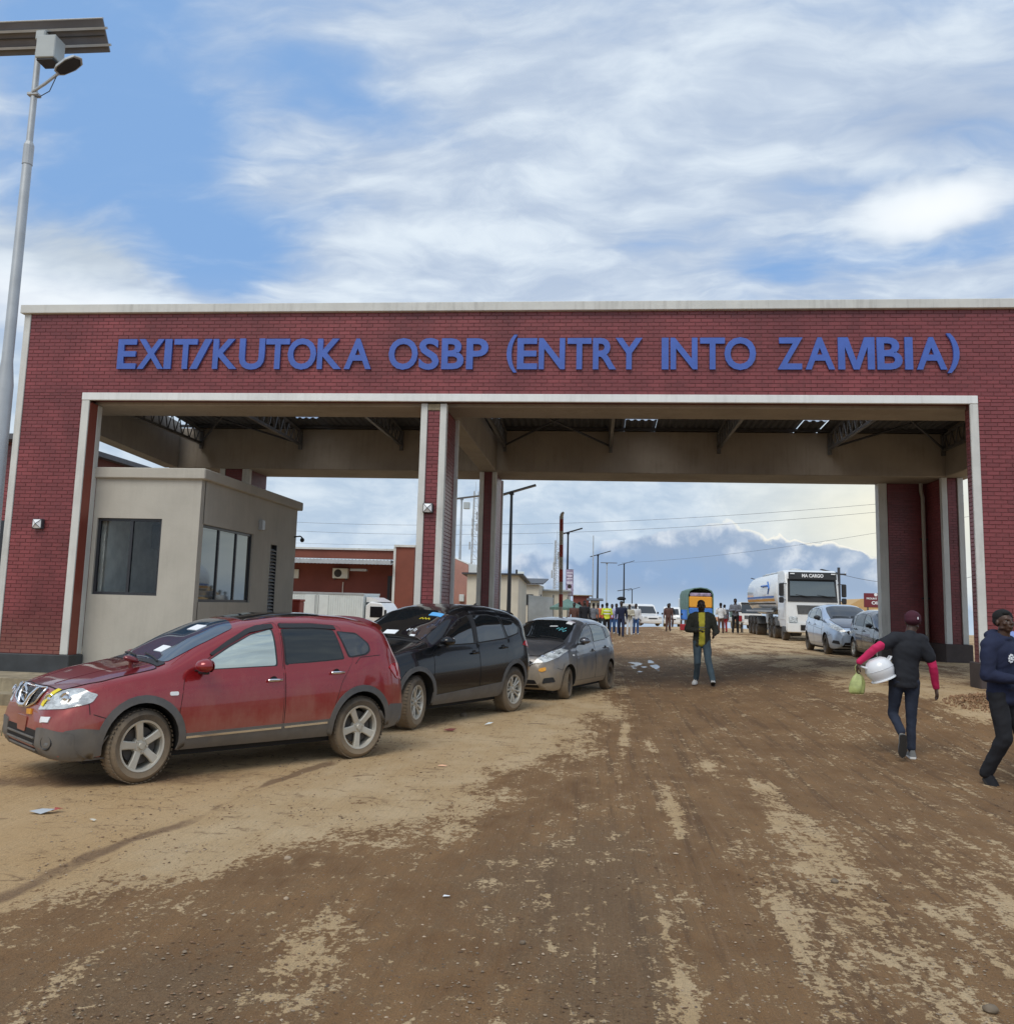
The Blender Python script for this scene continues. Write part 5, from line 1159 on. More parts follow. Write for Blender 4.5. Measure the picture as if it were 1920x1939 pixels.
# tanker: cab faces the camera, trailer behind
def tanker(x, y, rz):
    t = thing('fuel_tanker', 'white fuel tanker lorry with black visor board parked on the right', 'truck', (x, y, Gf(x, y)), rz)
    hw = 1.25
    cab = MB(); prof = [(0, .55), (.03, 1.2), (.0, 1.95), (-.12, 2.75), (-.30, 3.28), (-.7, 3.42), (-2.15, 3.42), (-2.2, .9), (-1.9, .9), (-1.65, .62), (-.35, .62), (-.2, .40), (-.05, .40)]
    pr_ = [(a, b) for a, b in prof]
    cab.prism(pr_, -hw, hw); cb = obj('cab', cab, 'white_paint', t)
    bv = cb.modifiers.new('b', 'BEVEL'); bv.width = .09; bv.segments = 3; bv.limit_method = 'ANGLE'; bv.angle_limit = rad(40)
    def slab(nm, pts, m, par=None, th=.03):          # pts (x,y,z) quad on the front
        a, b, c, d = (Vector(p) for p in pts); n = (b-a).cross(d-a).normalized()*th; mb = MB()
        mb.add([a, b, c, d, a+n, b+n, c+n, d+n], [(0, 3, 2, 1), (4, 5, 6, 7), (0, 1, 5, 4), (1, 2, 6, 5), (2, 3, 7, 6), (3, 0, 4, 7)]); return obj(nm, mb, m, par or t, fixn=True)
    slab('windscreen_surround', [(.01, -1.16, 1.88), (.01, 1.16, 1.88), (-.19, 1.13, 2.98), (-.19, -1.13, 2.98)], 'black_plastic')
    slab('windscreen', [(.035, -1.06, 2.16), (.035, 1.06, 2.16), (-.11, 1.03, 2.86), (-.11, -1.03, 2.86)], 'side_glass')
    slab('visor_board', [(.06, -1.12, 2.96), (.06, 1.12, 2.96), (.02, 1.12, 3.30), (.02, -1.12, 3.30)], 'black_plastic', th=.04)
    tm = text_mesh('MA CARGO', 1.0, .17, .02, .04); tm.materials.append(M['paper']); obj('visor_lettering', tm, None, t, loc=(.11, 0, 3.05), rot=(0, 0, math.pi/2))
    for s in (-1, 1):
        slab('marker_lamp', [(.12, s*.95-.1, 3.20), (.12, s*.95+.1, 3.20), (.12, s*.95+.1, 3.25), (.12, s*.95-.1, 3.25)], 'lamp_glass')
        obj('headlamp', MB().rbox((.03, s*.92, 1.02), (.10, .42, .30), .05), 'lens', t); obj('fog_lamp', MB().rbox((.04, s*.92, .72), (.08, .38, .10), .02), 'lens_dark', t)
        m = MB().rbox((.02, s*1.46, 2.45), (.14, .22, .62), .04); m.rbox((.02, s*1.46, 1.95), (.14, .22, .28), .04); m.tube([(-.1, s*1.2, 2.75), (.0, s*1.45, 2.75)], .02, 6); m.tube([(-.1, s*1.2, 1.95), (.0, s*1.45, 1.95)], .02, 6); obj('mirror', m, 'black_plastic', t)
        obj('door', MB().rbox((-.85, s*1.255, 1.95), (1.15, .03, 1.9), .02), 'white_paint', t); obj('side_window', MB().rbox((-.85, s*1.275, 2.45), (.95, .02, .70), .02), 'car_glass', t)
        obj('step', MB().rbox((-.5, s*1.2, .55), (.9, .15, .3), .03), 'cladding', t)
    slab('grille', [(.03, -.7, 1.30), (.03, .7, 1.30), (.03, .75, 1.72), (.03, -.75, 1.72)], 'cladding'); slab('bumper', [(.05, -1.2, .45), (.05, 1.2, .45), (.05, 1.2, .85), (.05, -1.2, .85)], 'white_paint', th=.08)
    slab('bumper_grille', [(.14, -.6, .52), (.14, .6, .52), (.14, .6, .78), (.14, -.6, .78)], 'seam', th=.02)
    obj('wiper', MB().tube([(.08, .9, 2.12), (.06, .2, 2.22)], .015, 5).tube([(.08, -.1, 2.12), (.06, -.8, 2.22)], .015, 5), 'black_plastic', t)
    obj('chassis', MB().box(-13, -.5, .75, -1.8, .5, 1.02), 'rim_black', t)
    # tank
    N = 36; tk = MB(); secs = [(-2.9, .0), (-2.9, .82), (-3.02, .94), (-3.3, 1.0), (-12.6, 1.0), (-12.9, .94), (-13.0, .8), (-13.0, 0)]
    for x_, k in secs:
        for i in range(N):
            a = 2*math.pi*i/N; c, s_ = math.cos(a), math.sin(a); tk.v.append((x_, k*1.25*math.copysign(abs(c)**.85, c), 2.36+k*1.16*math.copysign(abs(s_)**.85, s_)))
    for j in range(len(secs)-1):
        for i in range(N): tk.f.append((j*N+i, (j+1)*N+i, (j+1)*N+(i+1) % N, j*N+(i+1) % N))
    tk.m = [0]*len(tk.f); obj('tank', tk, 'white_paint', t, smooth=35)
    def band(zc, h, m, off=1.012):
        mb = MB(); vs = []
        for x_ in np.linspace(-3.3, -12.6, 12):
            for z in (zc-h/2, zc+h/2):
                s_ = (z-2.36)/1.16; th = math.asin(max(-1, min(1, math.copysign(abs(s_)**(1/.85), s_)))); vs.append((x_, -off*1.25*abs(math.cos(th))**.85, z))
        mb.add(vs, [(2*i, 2*i+1, 2*i+3, 2*i+2) for i in range(11)]); mb.add([(a, -b, c) for a, b, c in vs], [(2*i, 2*i+2, 2*i+3, 2*i+1) for i in range(11)]); return mb
    obj('stripe', band(1.98, .12, 0), 'orange_sticker', t); obj('stripe', band(2.14, .10, 0), 'sign_blue', t); obj('stripe', band(1.62, .42, 0, 1.02), 'rim_black', t)
    for i, x_ in enumerate((-4.0, -5.9, -7.8, -9.7, -11.6)): obj('tank_hatch', MB().lathe([(.3, 0), (.3, .12), (0, .16)], 16, 'z', (x_, 0, 3.50)), 'white_paint', t)
    obj('walkway', MB().box(-12.4, -.35, 3.50, -3.4, .35, 3.56).box(-12.4, -1.35, 1.35, -3.2, -1.30, 1.45).box(-12.4, 1.30, 1.35, -3.2, 1.35, 1.45), 'galvanised', t)
    mb = MB(); 
    for k in range(3): 
        pts = [(-5.6+.04*math.cos(q), -1.3, 2.45+.0*q) for q in (0, 1)]
    obj('tank_logo', MB().tube([(-5.0, -1.262, 2.95), (-4.7, -1.268, 2.6), (-5.0, -1.268, 2.3)], .04, 5).tube([(-7.2, -1.262, 2.75), (-5.3, -1.262, 2.75)], .05, 5), 'sign_blue', t)
    obj('side_locker', MB().rbox((-5.4, -1.12, 1.0), (.5, .3, .5), .03), 'galvanised', t); obj('hose_rack', MB().tube([(-4.0, -1.15, 1.45), (-10.5, -1.15, 1.45)], .12, 10), 'cladding', t)
    put_wheels(t, (-1.0,), 1.24, .50, .30, TWM); put_wheels(t, (-3.4, -4.7, -9.2, -10.5, -11.8), 1.25, .50, .56, TWD)
    for x_ in (-3.4, -4.7, -9.2, -10.5, -11.8):
        for s in (-1, 1): obj('mudguard', MB().prism([(x_+.62*math.cos(a), .5+.62*math.sin(a)) for a in np.linspace(0.3, 2.84, 9)]+[(x_+.58*math.cos(a), .5+.58*math.sin(a)) for a in np.linspace(2.84, .3, 9)], s*.75, s*1.25), 'cladding', t)
tanker(10.35, 45.2, rad(-90-1))
# canvas-covered lorry seen from behind
def lorry(x, y, rz):
    t = thing('covered_lorry', 'lorry with green canvas and orange load, seen from behind down the road', 'truck', (x, y, Gf(x, y)), rz)
    arch = [(-1.22, 1.1), (-1.22, 3.35), (-1.05, 3.72), (-.6, 3.93), (0, 4.0), (.6, 3.93), (1.05, 3.72), (1.22, 3.35), (1.22, 1.1)]
    inner = [(a*.92, 1.1+(b-1.1)*.97) for a, b in arch]
    mb = MB(); n = len(arch)
    vs = [(-8, a, b) for a, b in arch]+[(0, a, b) for a, b in arch]+[(-8, a, b) for a, b in inner]+[(-7.5, a, b) for a, b in inner]
    fs = [(i, i+1, n+i+1, n+i) for i in range(n-1)]+[(i, 2*n+i, 2*n+i+1, i+1) for i in range(n-1)]+[(2*n+i, 3*n+i, 3*n+i+1, 2*n+i+1) for i in range(n-1)]+[tuple(n+i for i in range(n))]
    obj('canvas', mb.add(vs, fs), 'green_canvas', t, smooth=30)
    obj('load', MB().rbox((-7.8, 0, 2.6), (.5, 2.15, 1.05), .08), 'orange_sticker', t); obj('load', MB().rbox((-7.8, 0, 3.3), (.5, 2.0, .34), .08), 'poster', t); obj('load', MB().rbox((-7.8, 0, 1.6), (.5, 2.2, .9), .08), 'sign_blue', t)
    obj('tailboard', MB().rbox((-8.02, 0, 1.25), (.06, 2.4, .6), .02), 'green_canvas', t); obj('chassis', MB().box(-8, -.45, .7, 2.2, .45, 1.05), 'rim_black', t)
    obj('cab', MB().rbox((1.2, 0, 1.9), (2.0, 2.4, 2.3), .12), 'white_paint', t); put_wheels(t, (-6.2, -4.9), 1.2, .5, .56, TWD); put_wheels(t, (1.3,), 1.2, .5, .3, TWM)
    for s in (-1, 1): obj('tail_lamp', MB().rbox((-8.06, s*1.0, .85), (.05, .3, .14), .02), 'lens_red', t)
lorry(9.85, 88+8, rad(90))
# box-bodied cab-over and vans facing the camera
def van(name, label, x, y, rz, L, W_, Hh, paint, hood=.25, R=.32, win=True, cat='van'):
    t = thing(name, label, cat, (x, y, Gf(x, y)), rz); hw = W_/2
    zb = .28; pr_ = [(0, zb), (.02, .75), (-.04, .95), (-hood, 1.08), (-hood-.55, Hh-.12), (-hood-.9, Hh), (-L+.15, Hh), (-L, Hh-.2), (-L, zb)]
    b = obj('body', MB().prism(pr_, -hw, hw), paint, t); bv = b.modifiers.new('b', 'BEVEL'); bv.width = .07; bv.segments = 3; bv.limit_method = 'ANGLE'; bv.angle_limit = rad(25)
    def q(nm, p, m, th=.015):
        a, b_, c, d = (Vector(v) for v in p); n = (b_-a).cross(d-a).normalized()*th
        obj(nm, MB().add([a, b_, c, d, a+n, b_+n, c+n, d+n], [(0, 3, 2, 1), (4, 5, 6, 7), (0, 1, 5, 4), (1, 2, 6, 5), (2, 3, 7, 6), (3, 0, 4, 7)]), m, t, fixn=True)
    h1 = Hh-.2; k = .55*(h1-1.08)/(Hh-.12-1.08)
    q('windscreen', [(-hood-.03, -hw+.12, 1.14), (-hood-.03, hw-.12, 1.14), (-hood-k, hw-.18, h1), (-hood-k, -hw+.18, h1)], 'car_glass')
    for s in (-1, 1):
        obj('headlamp', MB().rbox((.0, s*(hw-.22), .82), (.08, .28, .16), .03), 'lens', t); obj('mirror', MB().rbox((-hood-.2, s*(hw+.13), 1.2), (.08, .16, .18), .03), 'black_plastic', t)
        n = 3
        for i in range(n):
            a = -hood-.65-(L-hood-1.0)*i/n; b_ = a-(L-hood-1.0)/n+.12
            obj('side_window', MB().rbox(((a+b_)/2, s*(hw+.001), (1.12+Hh-.22)/2), (a-b_, .02, Hh-.22-1.12), .01), 'car_glass', t)
    obj('bumper', MB().rbox((.03, 0, .45), (.1, W_-.1, .26), .03), paint, t); obj('grille', MB().rbox((.02, 0, .72), (.06, W_*.45, .1), .02), 'seam', t)
    put_wheels(t, (-.75, -L+.8), hw+.01, R, .2, CWM); return t
van('minibus', 'white four wheel drive wagon with dark side windows among the crowd', 4.9, 80, rad(-66), 4.6, 1.85, 1.95, 'white_paint', .9, .38, cat='van')
van('small_van', 'small white van facing the camera left of the covered lorry', 6.95, 85, rad(-90-3), 3.4, 1.5, 1.85, 'white_paint', .1)
def cabtruck(x, y):
    t = thing('cab_over_truck', 'white cab-over lorry behind the tanker with a dark windscreen', 'truck', (x, y, Gf(x, y)), rad(-90))
    obj('cab', MB().rbox((-.9, 0, 1.75), (1.9, 2.4, 2.5), .12), 'white_paint', t); obj('windscreen', MB().rbox((.06, 0, 2.25), (.03, 2.1, .95), .02), 'car_glass', t); obj('visor_board', MB().rbox((.08, 0, 2.86), (.06, 2.2, .22), .02), 'black_plastic', t)
    obj('grille', MB().rbox((.06, 0, 1.35), (.03, 1.5, .4), .02), 'cladding', t); obj('bumper', MB().rbox((.1, 0, .7), (.2, 2.4, .35), .04), 'white_paint', t); obj('load_bed', MB().rbox((-5, 0, 1.6), (5.8, 2.4, 1.2), .05), 'green_canvas', t)
    for s in (-1, 1): obj('mirror', MB().rbox((0, s*1.4, 2.2), (.1, .18, .5), .03), 'black_plastic', t); obj('headlamp', MB().rbox((.06, s*.95, 1.05), (.04, .35, .2), .02), 'lens', t)
    put_wheels(t, (-1.0,), 1.22, .5, .3, TWM); put_wheels(t, (-5.5, -6.8), 1.2, .5, .56, TWD)
cabtruck(17.0, 103)
# box truck in front of the brick office
t = thing('box_truck', 'small white box truck parked in front of the red brick office', 'truck', (-9.6, 38.6, -.25), rad(-6))
BT = -3.6
mb = MB().box(BT, -1.0, .75, 0, 1.0, 2.24); obj('box_body', mb, 'box_white', t)
obj('rail', MB().box(BT-.02, -1.03, 2.19, .02, -1.0, 2.27).box(BT-.02, 1.0, 2.19, .02, 1.03, 2.27), 'galvanised', t)
for i in range(34):
    x0 = BT+.06+i*.103
    if 1.0 < x0-BT < 2.1: continue
    obj('side_rib', MB().box(x0, -1.018, .82, x0+.05, -1.0, 2.17), 'box_white', t)
for x0 in (BT+1.02, BT+1.56): d = obj('side_door', MB().rbox((x0+.26, -1.02, 1.48), (.50, .03, 1.36), .01), 'box_white', t); obj('door_bar', MB().tube([(x0+(.46 if x0 < BT+1.3 else .06), -1.05, .85), (x0+(.46 if x0 < BT+1.3 else .06), -1.05, 2.15)], .015, 6), 'galvanised', d)
c = MB().prism([(.05, .4), (.05, 1.75), (.25, 1.92), (.75, 1.88), (1.15, 1.35), (1.25, .95), (1.25, .4)], -.85, .85); cb = obj('cab', c, 'white_paint', t); bv = cb.modifiers.new('b', 'BEVEL'); bv.width = .06; bv.segments = 3
obj('wind_deflector', MB().prism([(.05, 1.9), (.05, 2.12), (.3, 2.1), (.7, 1.92)], -.75, .75), 'white_paint', t)
obj('side_window', MB().rbox((.55, -.86, 1.5), (.55, .02, .45), .02), 'car_glass', t); obj('mirror', MB().rbox((1.0, -1.0, 1.45), (.08, .12, .3), .02), 'black_plastic', t)
put_wheels(t, (.65, -2.7), .9, .32, .2, CWM)
tag(obj('red_bin', MB().rbox((0, 0, .95), (.5, .5, 1.35), .03).rbox((0, 0, 1.66), (.54, .54, .08), .02), 'signal_red', loc=(-10.08, 30, .0)), 'red metal bin beside the far corner of the booth', 'bin')

# motorcycles
def motorcycle(label, x, y, rz, tint='white_paint'):
    t = thing('motorcycle', label, 'motorcycle', (x, y, Gf(x, y)), rz, 'motorcycles up the road')
    for wx in (.65, -.65):
        w = obj('wheel', MB().lathe([(.25, -.045), (.31, -.04), (.315, 0), (.31, .04), (.25, .045)], 22), 'tyre', t, loc=(wx, 0, .31)); obj('rim', MB().lathe([(.25, -.02), (.25, .02)], 22).tube([(-.25, 0, 0), (.25, 0, 0)], .012, 4).tube([(0, 0, -.25), (0, 0, .25)], .012, 4), 'rim', w)
    obj('fork', MB().tube([(.65, .07, .31), (.42, .07, .95)], .02, 6).tube([(.65, -.07, .31), (.42, -.07, .95)], .02, 6), 'chrome', t)
    obj('handlebar', MB().tube([(.3, .36, 1.05), (.40, .1, .98), (.40, -.1, .98), (.3, -.36, 1.05)], .015, 6), 'black_metal', t)
    obj('headlamp', MB().sphere((.52, 0, .90), (.08, .09, .09)), 'lens', t); obj('fuel_tank', MB().sphere((.15, 0, .82), (.28, .15, .13)), tint, t); obj('seat', MB().rbox((-.38, 0, .80), (.68, .26, .10), .04), 'black_plastic', t)
    obj('engine', MB().rbox((.05, 0, .45), (.4, .26, .32), .05), 'rim', t); obj('frame', MB().tube([(.42, 0, .9), (.25, 0, .35), (-.2, 0, .3), (-.65, 0, .31), (-.4, 0, .75), (.42, 0, .85)], .022, 6), 'black_metal', t)
    obj('mudguard', MB().prism([(.65+.35*math.cos(a), .31+.35*math.sin(a)) for a in np.linspace(.5, 2.6, 8)]+[(.65+.33*math.cos(a), .31+.33*math.sin(a)) for a in np.linspace(2.6, .5, 8)], -.06, .06), tint, t)
    obj('exhaust', MB().tube([(.1, -.12, .3), (-.3, -.16, .28), (-.8, -.16, .38)], [.02, .03, .045], 8), 'chrome', t)
motorcycle('white motorcycle parked in front of the white cab-over lorry', 10.0, 58.0, rad(-100)); motorcycle('motorcycle just behind the first one near the tanker wheels', 11.2, 61.0, rad(-80), 'red_clean'); motorcycle('motorcycle ridden through the crowd by a dark clad rider', 4.9, 62.0, rad(-92))
tag(obj('blue_drum', MB().lathe([(0, 0), (.3, 0), (.31, .3), (.3, .32), (.31, .6), (.3, .62), (.3, .9), (0, .9)], 20, 'z'), 'sign_blue', loc=(8.1, 86, Gf(8.1, 86)+.75), smooth=40), 'blue plastic drum beside the left flank of the covered lorry', 'drum')

# ---------------------------------------------------------------- buildings
def brick_office():
    Y = 50; t = thing('brick_office', 'red brick office with metal awning behind the white box truck', 'building', (-14, Y, -.3)); O = Vector((-14, Y, -.3))
    def p(nm, x0, y0, z0, x1, y1, z1, m, **k): return obj(nm, MB().box(x0-O.x, y0-O.y, z0-O.z, x1-O.x, y1-O.y, z1-O.z), m, t, **k)
    p('wall', -22, Y, -.3, -10.7, Y+9, 3.9, 'far_brick'); p('fascia', -22, Y-1.6, 3.95, -10.9, Y-1.4, 4.42, 'far_brick_orange'); p('coping', -22.1, Y-1.7, 4.42, -10.85, Y+9, 4.52, 'cream_trim')
    p('end_pier', -10.75, Y-1.8, -.3, -9.75, Y-.8, 4.62, 'far_brick_orange'); p('coping', -10.85, Y-1.9, 4.62, -9.7, Y-.7, 4.74, 'cream_trim'); p('trim', -10.88, Y-1.83, -.3, -10.75, Y-1.7, 4.60, 'cream_trim')
    n = 110; vs = []
    for i in range(n+1):
        x = -22+11.1*i/n; h = .04*(i % 2); vs += [(x-O.x, -2.3, 3.62-O.z+h), (x-O.x, -.0, 3.95-O.z+h)]
    obj('awning', MB().add(vs, [(2*i, 2*i+1, 2*i+3, 2*i+2) for i in range(n)]), 'corrugated', t); p('gutter', -22, Y-2.34, 3.64, -10.9, Y-2.31, 3.86, 'galvanised')
    w = p('door_opening', -11.55, Y-.05, 0, -10.76, Y-.01, 3.1, 'window_frame'); obj('door_glass', MB().box(-11.40-O.x, -.07, .3, -10.85-O.x, -.055, 3.2), 'side_glass', w)
    p('awning_light', -13.4, Y-1.2, 3.30, -12.5, Y-.9, 3.42, 'galvanised'); p('junction_box', -16.9, Y-.12, 2.85, -16.65, Y-.02, 3.35, 'box_white')
    obj('pipe', MB().tube([(-14.08-O.x, -.06, 0), (-14.08-O.x, -.06, 3.0)], .03, 6), 'cream_trim', t)
brick_office()
t = thing('air_conditioner', 'white outdoor air conditioning unit high on the brick office wall', 'air conditioner', (-14.2, 49.8, 2.9))
obj('casing', MB().rbox((0, 0, .28), (.86, .3, .56), .02), 'box_white', t); obj('fan_guard', MB().lathe([(.0, -.17), (.20, -.165), (.22, -.15)], 20, 'y', (-.12, 0, .28)), 'rim_black', t); obj('bracket', MB().box(-.35, -.1, -.08, -.3, .15, 0).box(.3, -.1, -.08, .35, .15, 0), 'steel_dark', t)
def simple_building(name, label, x0, x1, y0, y1, z0, z1, m, roofm='corrugated', roof=.0, over=.25, wins=(), fasc=None, rotz=0):
    t = thing(name, label, 'building', ((x0+x1)/2, y0, z0), rotz); w = (x1-x0)/2; d = y1-y0; h = z1-z0
    obj('wall', MB().box(-w, 0, 0, w, d, h), m, t)
    obj('roof', MB().add([(-w-over, -over, h), (w+over, -over, h), (w+over, d+over, h+roof), (-w-over, d+over, h+roof), (-w-over, -over, h+.08), (w+over, -over, h+.08), (w+over, d+over, h+roof+.08), (-w-over, d+over, h+roof+.08)],
        [(0, 3, 2, 1), (4, 5, 6, 7), (0, 1, 5, 4), (1, 2, 6, 5), (2, 3, 7, 6), (3, 0, 4, 7)]), roofm, t)
    for (a, b, c, e) in wins: 
        q = obj('window', MB().box(a-(x0+x1)/2, -.03, b-z0, c-(x0+x1)/2, -.002, e-z0), 'window_frame', t); obj('pane', MB().box(a-(x0+x1)/2+.06, -.04, b-z0+.06, c-(x0+x1)/2-.06, -.031, e-z0-.06), 'car_glass', q)
    return t
t = thing('pink_brick_wall', 'pale pink brick end wall glimpsed between the two middle pillars', 'wall', (-7.8, 52, -.3)); obj('wall', MB().prism([(-1.2, 0), (.45, 0), (.45, 4.2), (-.4, 4.55), (-1.2, 4.55)], 0, .3), 'pink_brick', t); obj('coping', MB().tube([(-1.2, .15, 4.58), (-.4, .15, 4.58), (.45, .15, 4.24)], .06, 4), 'cream_trim', t)
obj('lamp_box', MB().rbox((.15, -.1, 2.3), (.28, .15, .4), .02), 'box_white', t); obj('wall_pipe', MB().tube([(-.5, -.06, 0), (-.5, -.06, 2.8)], .04, 6), 'black_metal', t)
t = thing('white_hoarding', 'white sheet metal hoarding just left of the rear middle pillar', 'wall', (-7.3, 54, -.2)); obj('sheet', MB().prism([(-.5, 0), (.75, 0), (.75, 4.05), (-.5, 4.35)], 0, .08), 'box_white', t); obj('post', MB().box(-.52, -.05, 0, -.44, -.002, 4.35), 'galvanised', t)
simple_building('cream_shop', 'cream building with a low dark roof right of the lit rear pillar', -6.6, -3.95, 46.5, 52, -.2, 3.2, 'cream_wall', 'steel_dark', -.3)
simple_building('cream_store', 'cream two level store behind the blue sign', -5.6, -3.75, 60, 66, -.2, 3.05, 'cream_wall', 'steel_dark', .5, .3, [(-4.6, 1.7, -4.1, 2.4)])
simple_building('low_cream_store', 'long low cream store behind the corrugated fence', -4.2, -2.0, 64.5, 72, 0, 2.72, 'cream_wall', 'corrugated', .2)
simple_building('brick_house', 'far brick house with flat overhanging roof above the parasol', -2.3, -.7, 92, 97, -.6, 2.75, 'far_brick', 'concrete', 0, .3, [(-1.9, 1.2, -1.4, 1.9), (-1.3, 1.2, -.9, 1.9)])
simple_building('pale_kiosk', 'small pale kiosk with a thin roof right of the far brick house', -.55, .35, 88, 91, -.5, 2.25, 'cream_wall', 'steel_dark', .2, .35)
t = thing('zinc_fence', 'grey corrugated zinc fence panel behind the grey hatchback', 'fence', (-3.3, 55, 0)); n = 44; vs = []
for i in range(n+1): x = -.75+1.5*i/n; vs += [(x, .03*(i % 2), 0), (x, .03*(i % 2), 2.3-.12*(i/n))]
obj('zinc_sheet', MB().add(vs, [(2*i, 2*i+2, 2*i+3, 2*i+1) for i in range(n)]), 'corrugated', t)
for x in (-.75, 0, .75): obj('post', MB().tube([(x, .1, 0), (x, .1, 2.35)], .04, 6), 'steel_dark', t)
t = thing('left_brick_building', 'purple red brick building at the far left edge behind the gate', 'building', (-17, 23, 0)); obj('wall', MB().box(-6, 0, -.5, 2.05, 6, 5.75), 'far_brick', t)
obj('roof', MB().box(-6.3, -.5, 5.75, 2.3, 6.5, 5.9), 'roof_iron', t); bw = MB(); c0 = (len(bw.f),)
for j in range(52):
    for i in range(34):
        x = -5.9+i*.2335+(.117 if j % 2 else 0)
        if x+.22 < 2.05 and x > -.7: bw.box(x, -.012, .2+j*.105, x+.222, -.001, .2+j*.105+.093)
tag(obj('brickwork', bw, 'painted_brick', t), kind='stuff'); obj('drain_pipe', MB().tube([(1.9, -.1, 0), (1.9, -.1, 5.7)], .06, 8), 'galvanised', t); obj('window', MB().box(.2, -.03, .9, 1.8, -.013, 3.6), 'window_frame', t)
t = thing('oil_depot', 'tan gabled depot behind the maroon oil company sign', 'building', (24.3, 84, .2)); obj('wall', MB().prism([(-3.2, 0), (3.2, 0), (3.2, 2.9), (1.2, 2.95), (-.9, 2.8), (-2.4, 1.9), (-3.2, 1.2)], 0, 5), 'oil_wall', t)
t = thing('oil_sign', 'maroon oil company sign board with white lettering beside the right pillar', 'sign', (23.4, 80, .2)); obj('board', MB().rbox((.1, 0, 2.65), (1.9, .15, 1.2), .03), 'oil_maroon', t); obj('post', MB().box(-.6, -.05, 0, -.5, .05, 2.1).box(.6, -.05, 0, .7, .05, 2.1), 'steel_dark', t)
for s_, w_, h_, z_ in (('MOUNT MERU', 1.5, .16, 2.72), ('OIL', .72, .28, 2.3)): tm = text_mesh(s_, w_, h_, .02, .03); tm.materials.append(M['paper']); obj('lettering', tm, None, t, loc=(.1, -.09, z_))
obj('emblem', MB().lathe([(0, -.1), (.14, -.1), (.14, -.08)], 16, 'y', (.1, 0, 3.13)), 'paper', t)

# ---------------------------------------------------------------- poles, lamps, signs
def solar_lamp(label, x, y, h, r=.07, pl=1.5, tilt=17, m='black_metal', box=False, group='solar street lamps along the road'):
    z = Gf(x, y); t = thing('street_lamp', label, 'street lamp', (x, y, z), 0, group)
    obj('pole', MB().tube([(0, 0, 0), (0, 0, h*.45), (0, 0, h)], [r*1.35, r*1.1, r*.8], 10), m, t, smooth=40)
    R_ = Matrix.Rotation(rad(-tilt), 3, 'Y'); obj('solar_panel', MB().rbox(R_ @ Vector((pl*.12, 0, 0))+Vector((0, 0, h+.06)), (pl, .45, .07), .01, R_), 'black_metal' if m == 'black_metal' else 'panel_back', t)
    obj('bracket', MB().rbox((0, 0, h-.02), (.22, .2, .12), .02), m, t)
    if box: obj('battery_box', MB().rbox((.35, 0, h-.45), (.4, .35, .45), .02), 'grey_box', t)
    return t
solar_lamp('black solar street lamp standing closest behind the rear middle pillar', -4.18, 44, 7.0, .085, 2.0)
solar_lamp('black solar street lamp with a portrait banner, second along the road', -2.08, 66, 6.75, .08, 1.75)
solar_lamp('black solar street lamp third along the road, beside a bare pole', .15, 98, 7.6, .1, 2.3)
solar_lamp('grey T-shaped street lamp just right of the third black one', 1.2, 106, 7.3, .06, 1.9, 0, 'galvanised')
l4 = solar_lamp('black solar street lamp with cross arms, fourth along the road', 4.2, 140, 9.5, .12, 2.6)
obj('cross_arm', MB().tube([(-1.0, 0, 5.4), (1.2, 0, 5.8)], .06, 5).tube([(-.2, 0, 3.0), (1.2, 0, 3.3)], .06, 5), 'black_metal', l4)
solar_lamp('tiny solar street lamp at the far end of the road', 6.6, 170, 6.8, .1, 2.4)
solar_lamp('grey solar lamp with white battery box between the two middle pillars', -9.05, 60, 8.7, .08, 2.0, 8, 'galvanised', True)
solar_lamp('black solar lamp rising behind the tanker cab', 17.1, 70, 4.4, .07, 1.2, -12)
solar_lamp('small dark lamp head poking out left of the right rear pillar', 14.2, 46.5, 4.3, .05, .6, 0)
solar_lamp('tiny lamp left of the motorcycles above the white cab-over lorry', 19.2, 112, 5.9, .09, 1.9, -15)
def pole(name, label, x, y, h, r, m, cat='pole', group=None): return tag(obj(name, MB().tube([(0, 0, 0), (0, 0, h)], [r, r*.7], 8), m, loc=(x, y, Gf(x, y)), smooth=40), label, cat, group)
pole('flag_pole', 'tall bare grey pole left of the third black street lamp', -.35, 95, 9.4, .07, 'galvanised')
t = thing('boom_barrier', 'upright red and cream striped barrier boom behind the grey hatchback', 'barrier', (-1.06, 28.3, 0), 0); t.rotation_euler = (0, rad(-.6), 0)
h0 = .9
bands = [(0.9, .45, 0), (1.35, .45, 1), (1.8, .5, 0), (2.3, .45, 1), (2.75, .5, 0), (3.25, .45, 1), (3.7, .5, 0), (4.2, .30, 1)]
for z, d, k in ((.9, .78, 0), (1.68, .39, 1), (2.07, .38, 0), (2.45, .38, 1), (2.83, .39, 0), (3.22, .38, 1), (3.6, .43, 0), (4.03, .37, 1), (4.40, .10, 0)): obj('boom_band', MB().tube([(0, 0, z), (0, 0, z+d-.002)], .062, 12), 'signal_red' if k else 'boom_cream', t, smooth=40)
obj('boom_tip', MB().tube([(0, 0, 4.5), (.03, 0, 4.58), (.07, 0, 4.62)], [.062, .05, .03], 10), 'boom_cream', t); obj('cabinet', MB().rbox((0, 0, .5), (.4, .4, 1.0), .03), 'box_white', t)
def rect_sign(): pass
t = thing('portrait_banner', 'narrow purple portrait banner hung on the second black lamp post', 'banner', (-1.92, 65.6, 2.35)); obj('cloth', MB().rbox((.02, 0, 1.0), (.54, .03, 1.9), .01), 'poster', t)
for z, w_, h_ in ((1.72, .42, .10), (1.50, .36, .12), (1.30, .40, .10), (1.02, .40, .2)): obj('printed_line', MB().box(.02-w_/2, -.02, z-h_/2, .02+w_/2, -.016, z+h_/2), 'poster_pale', t)
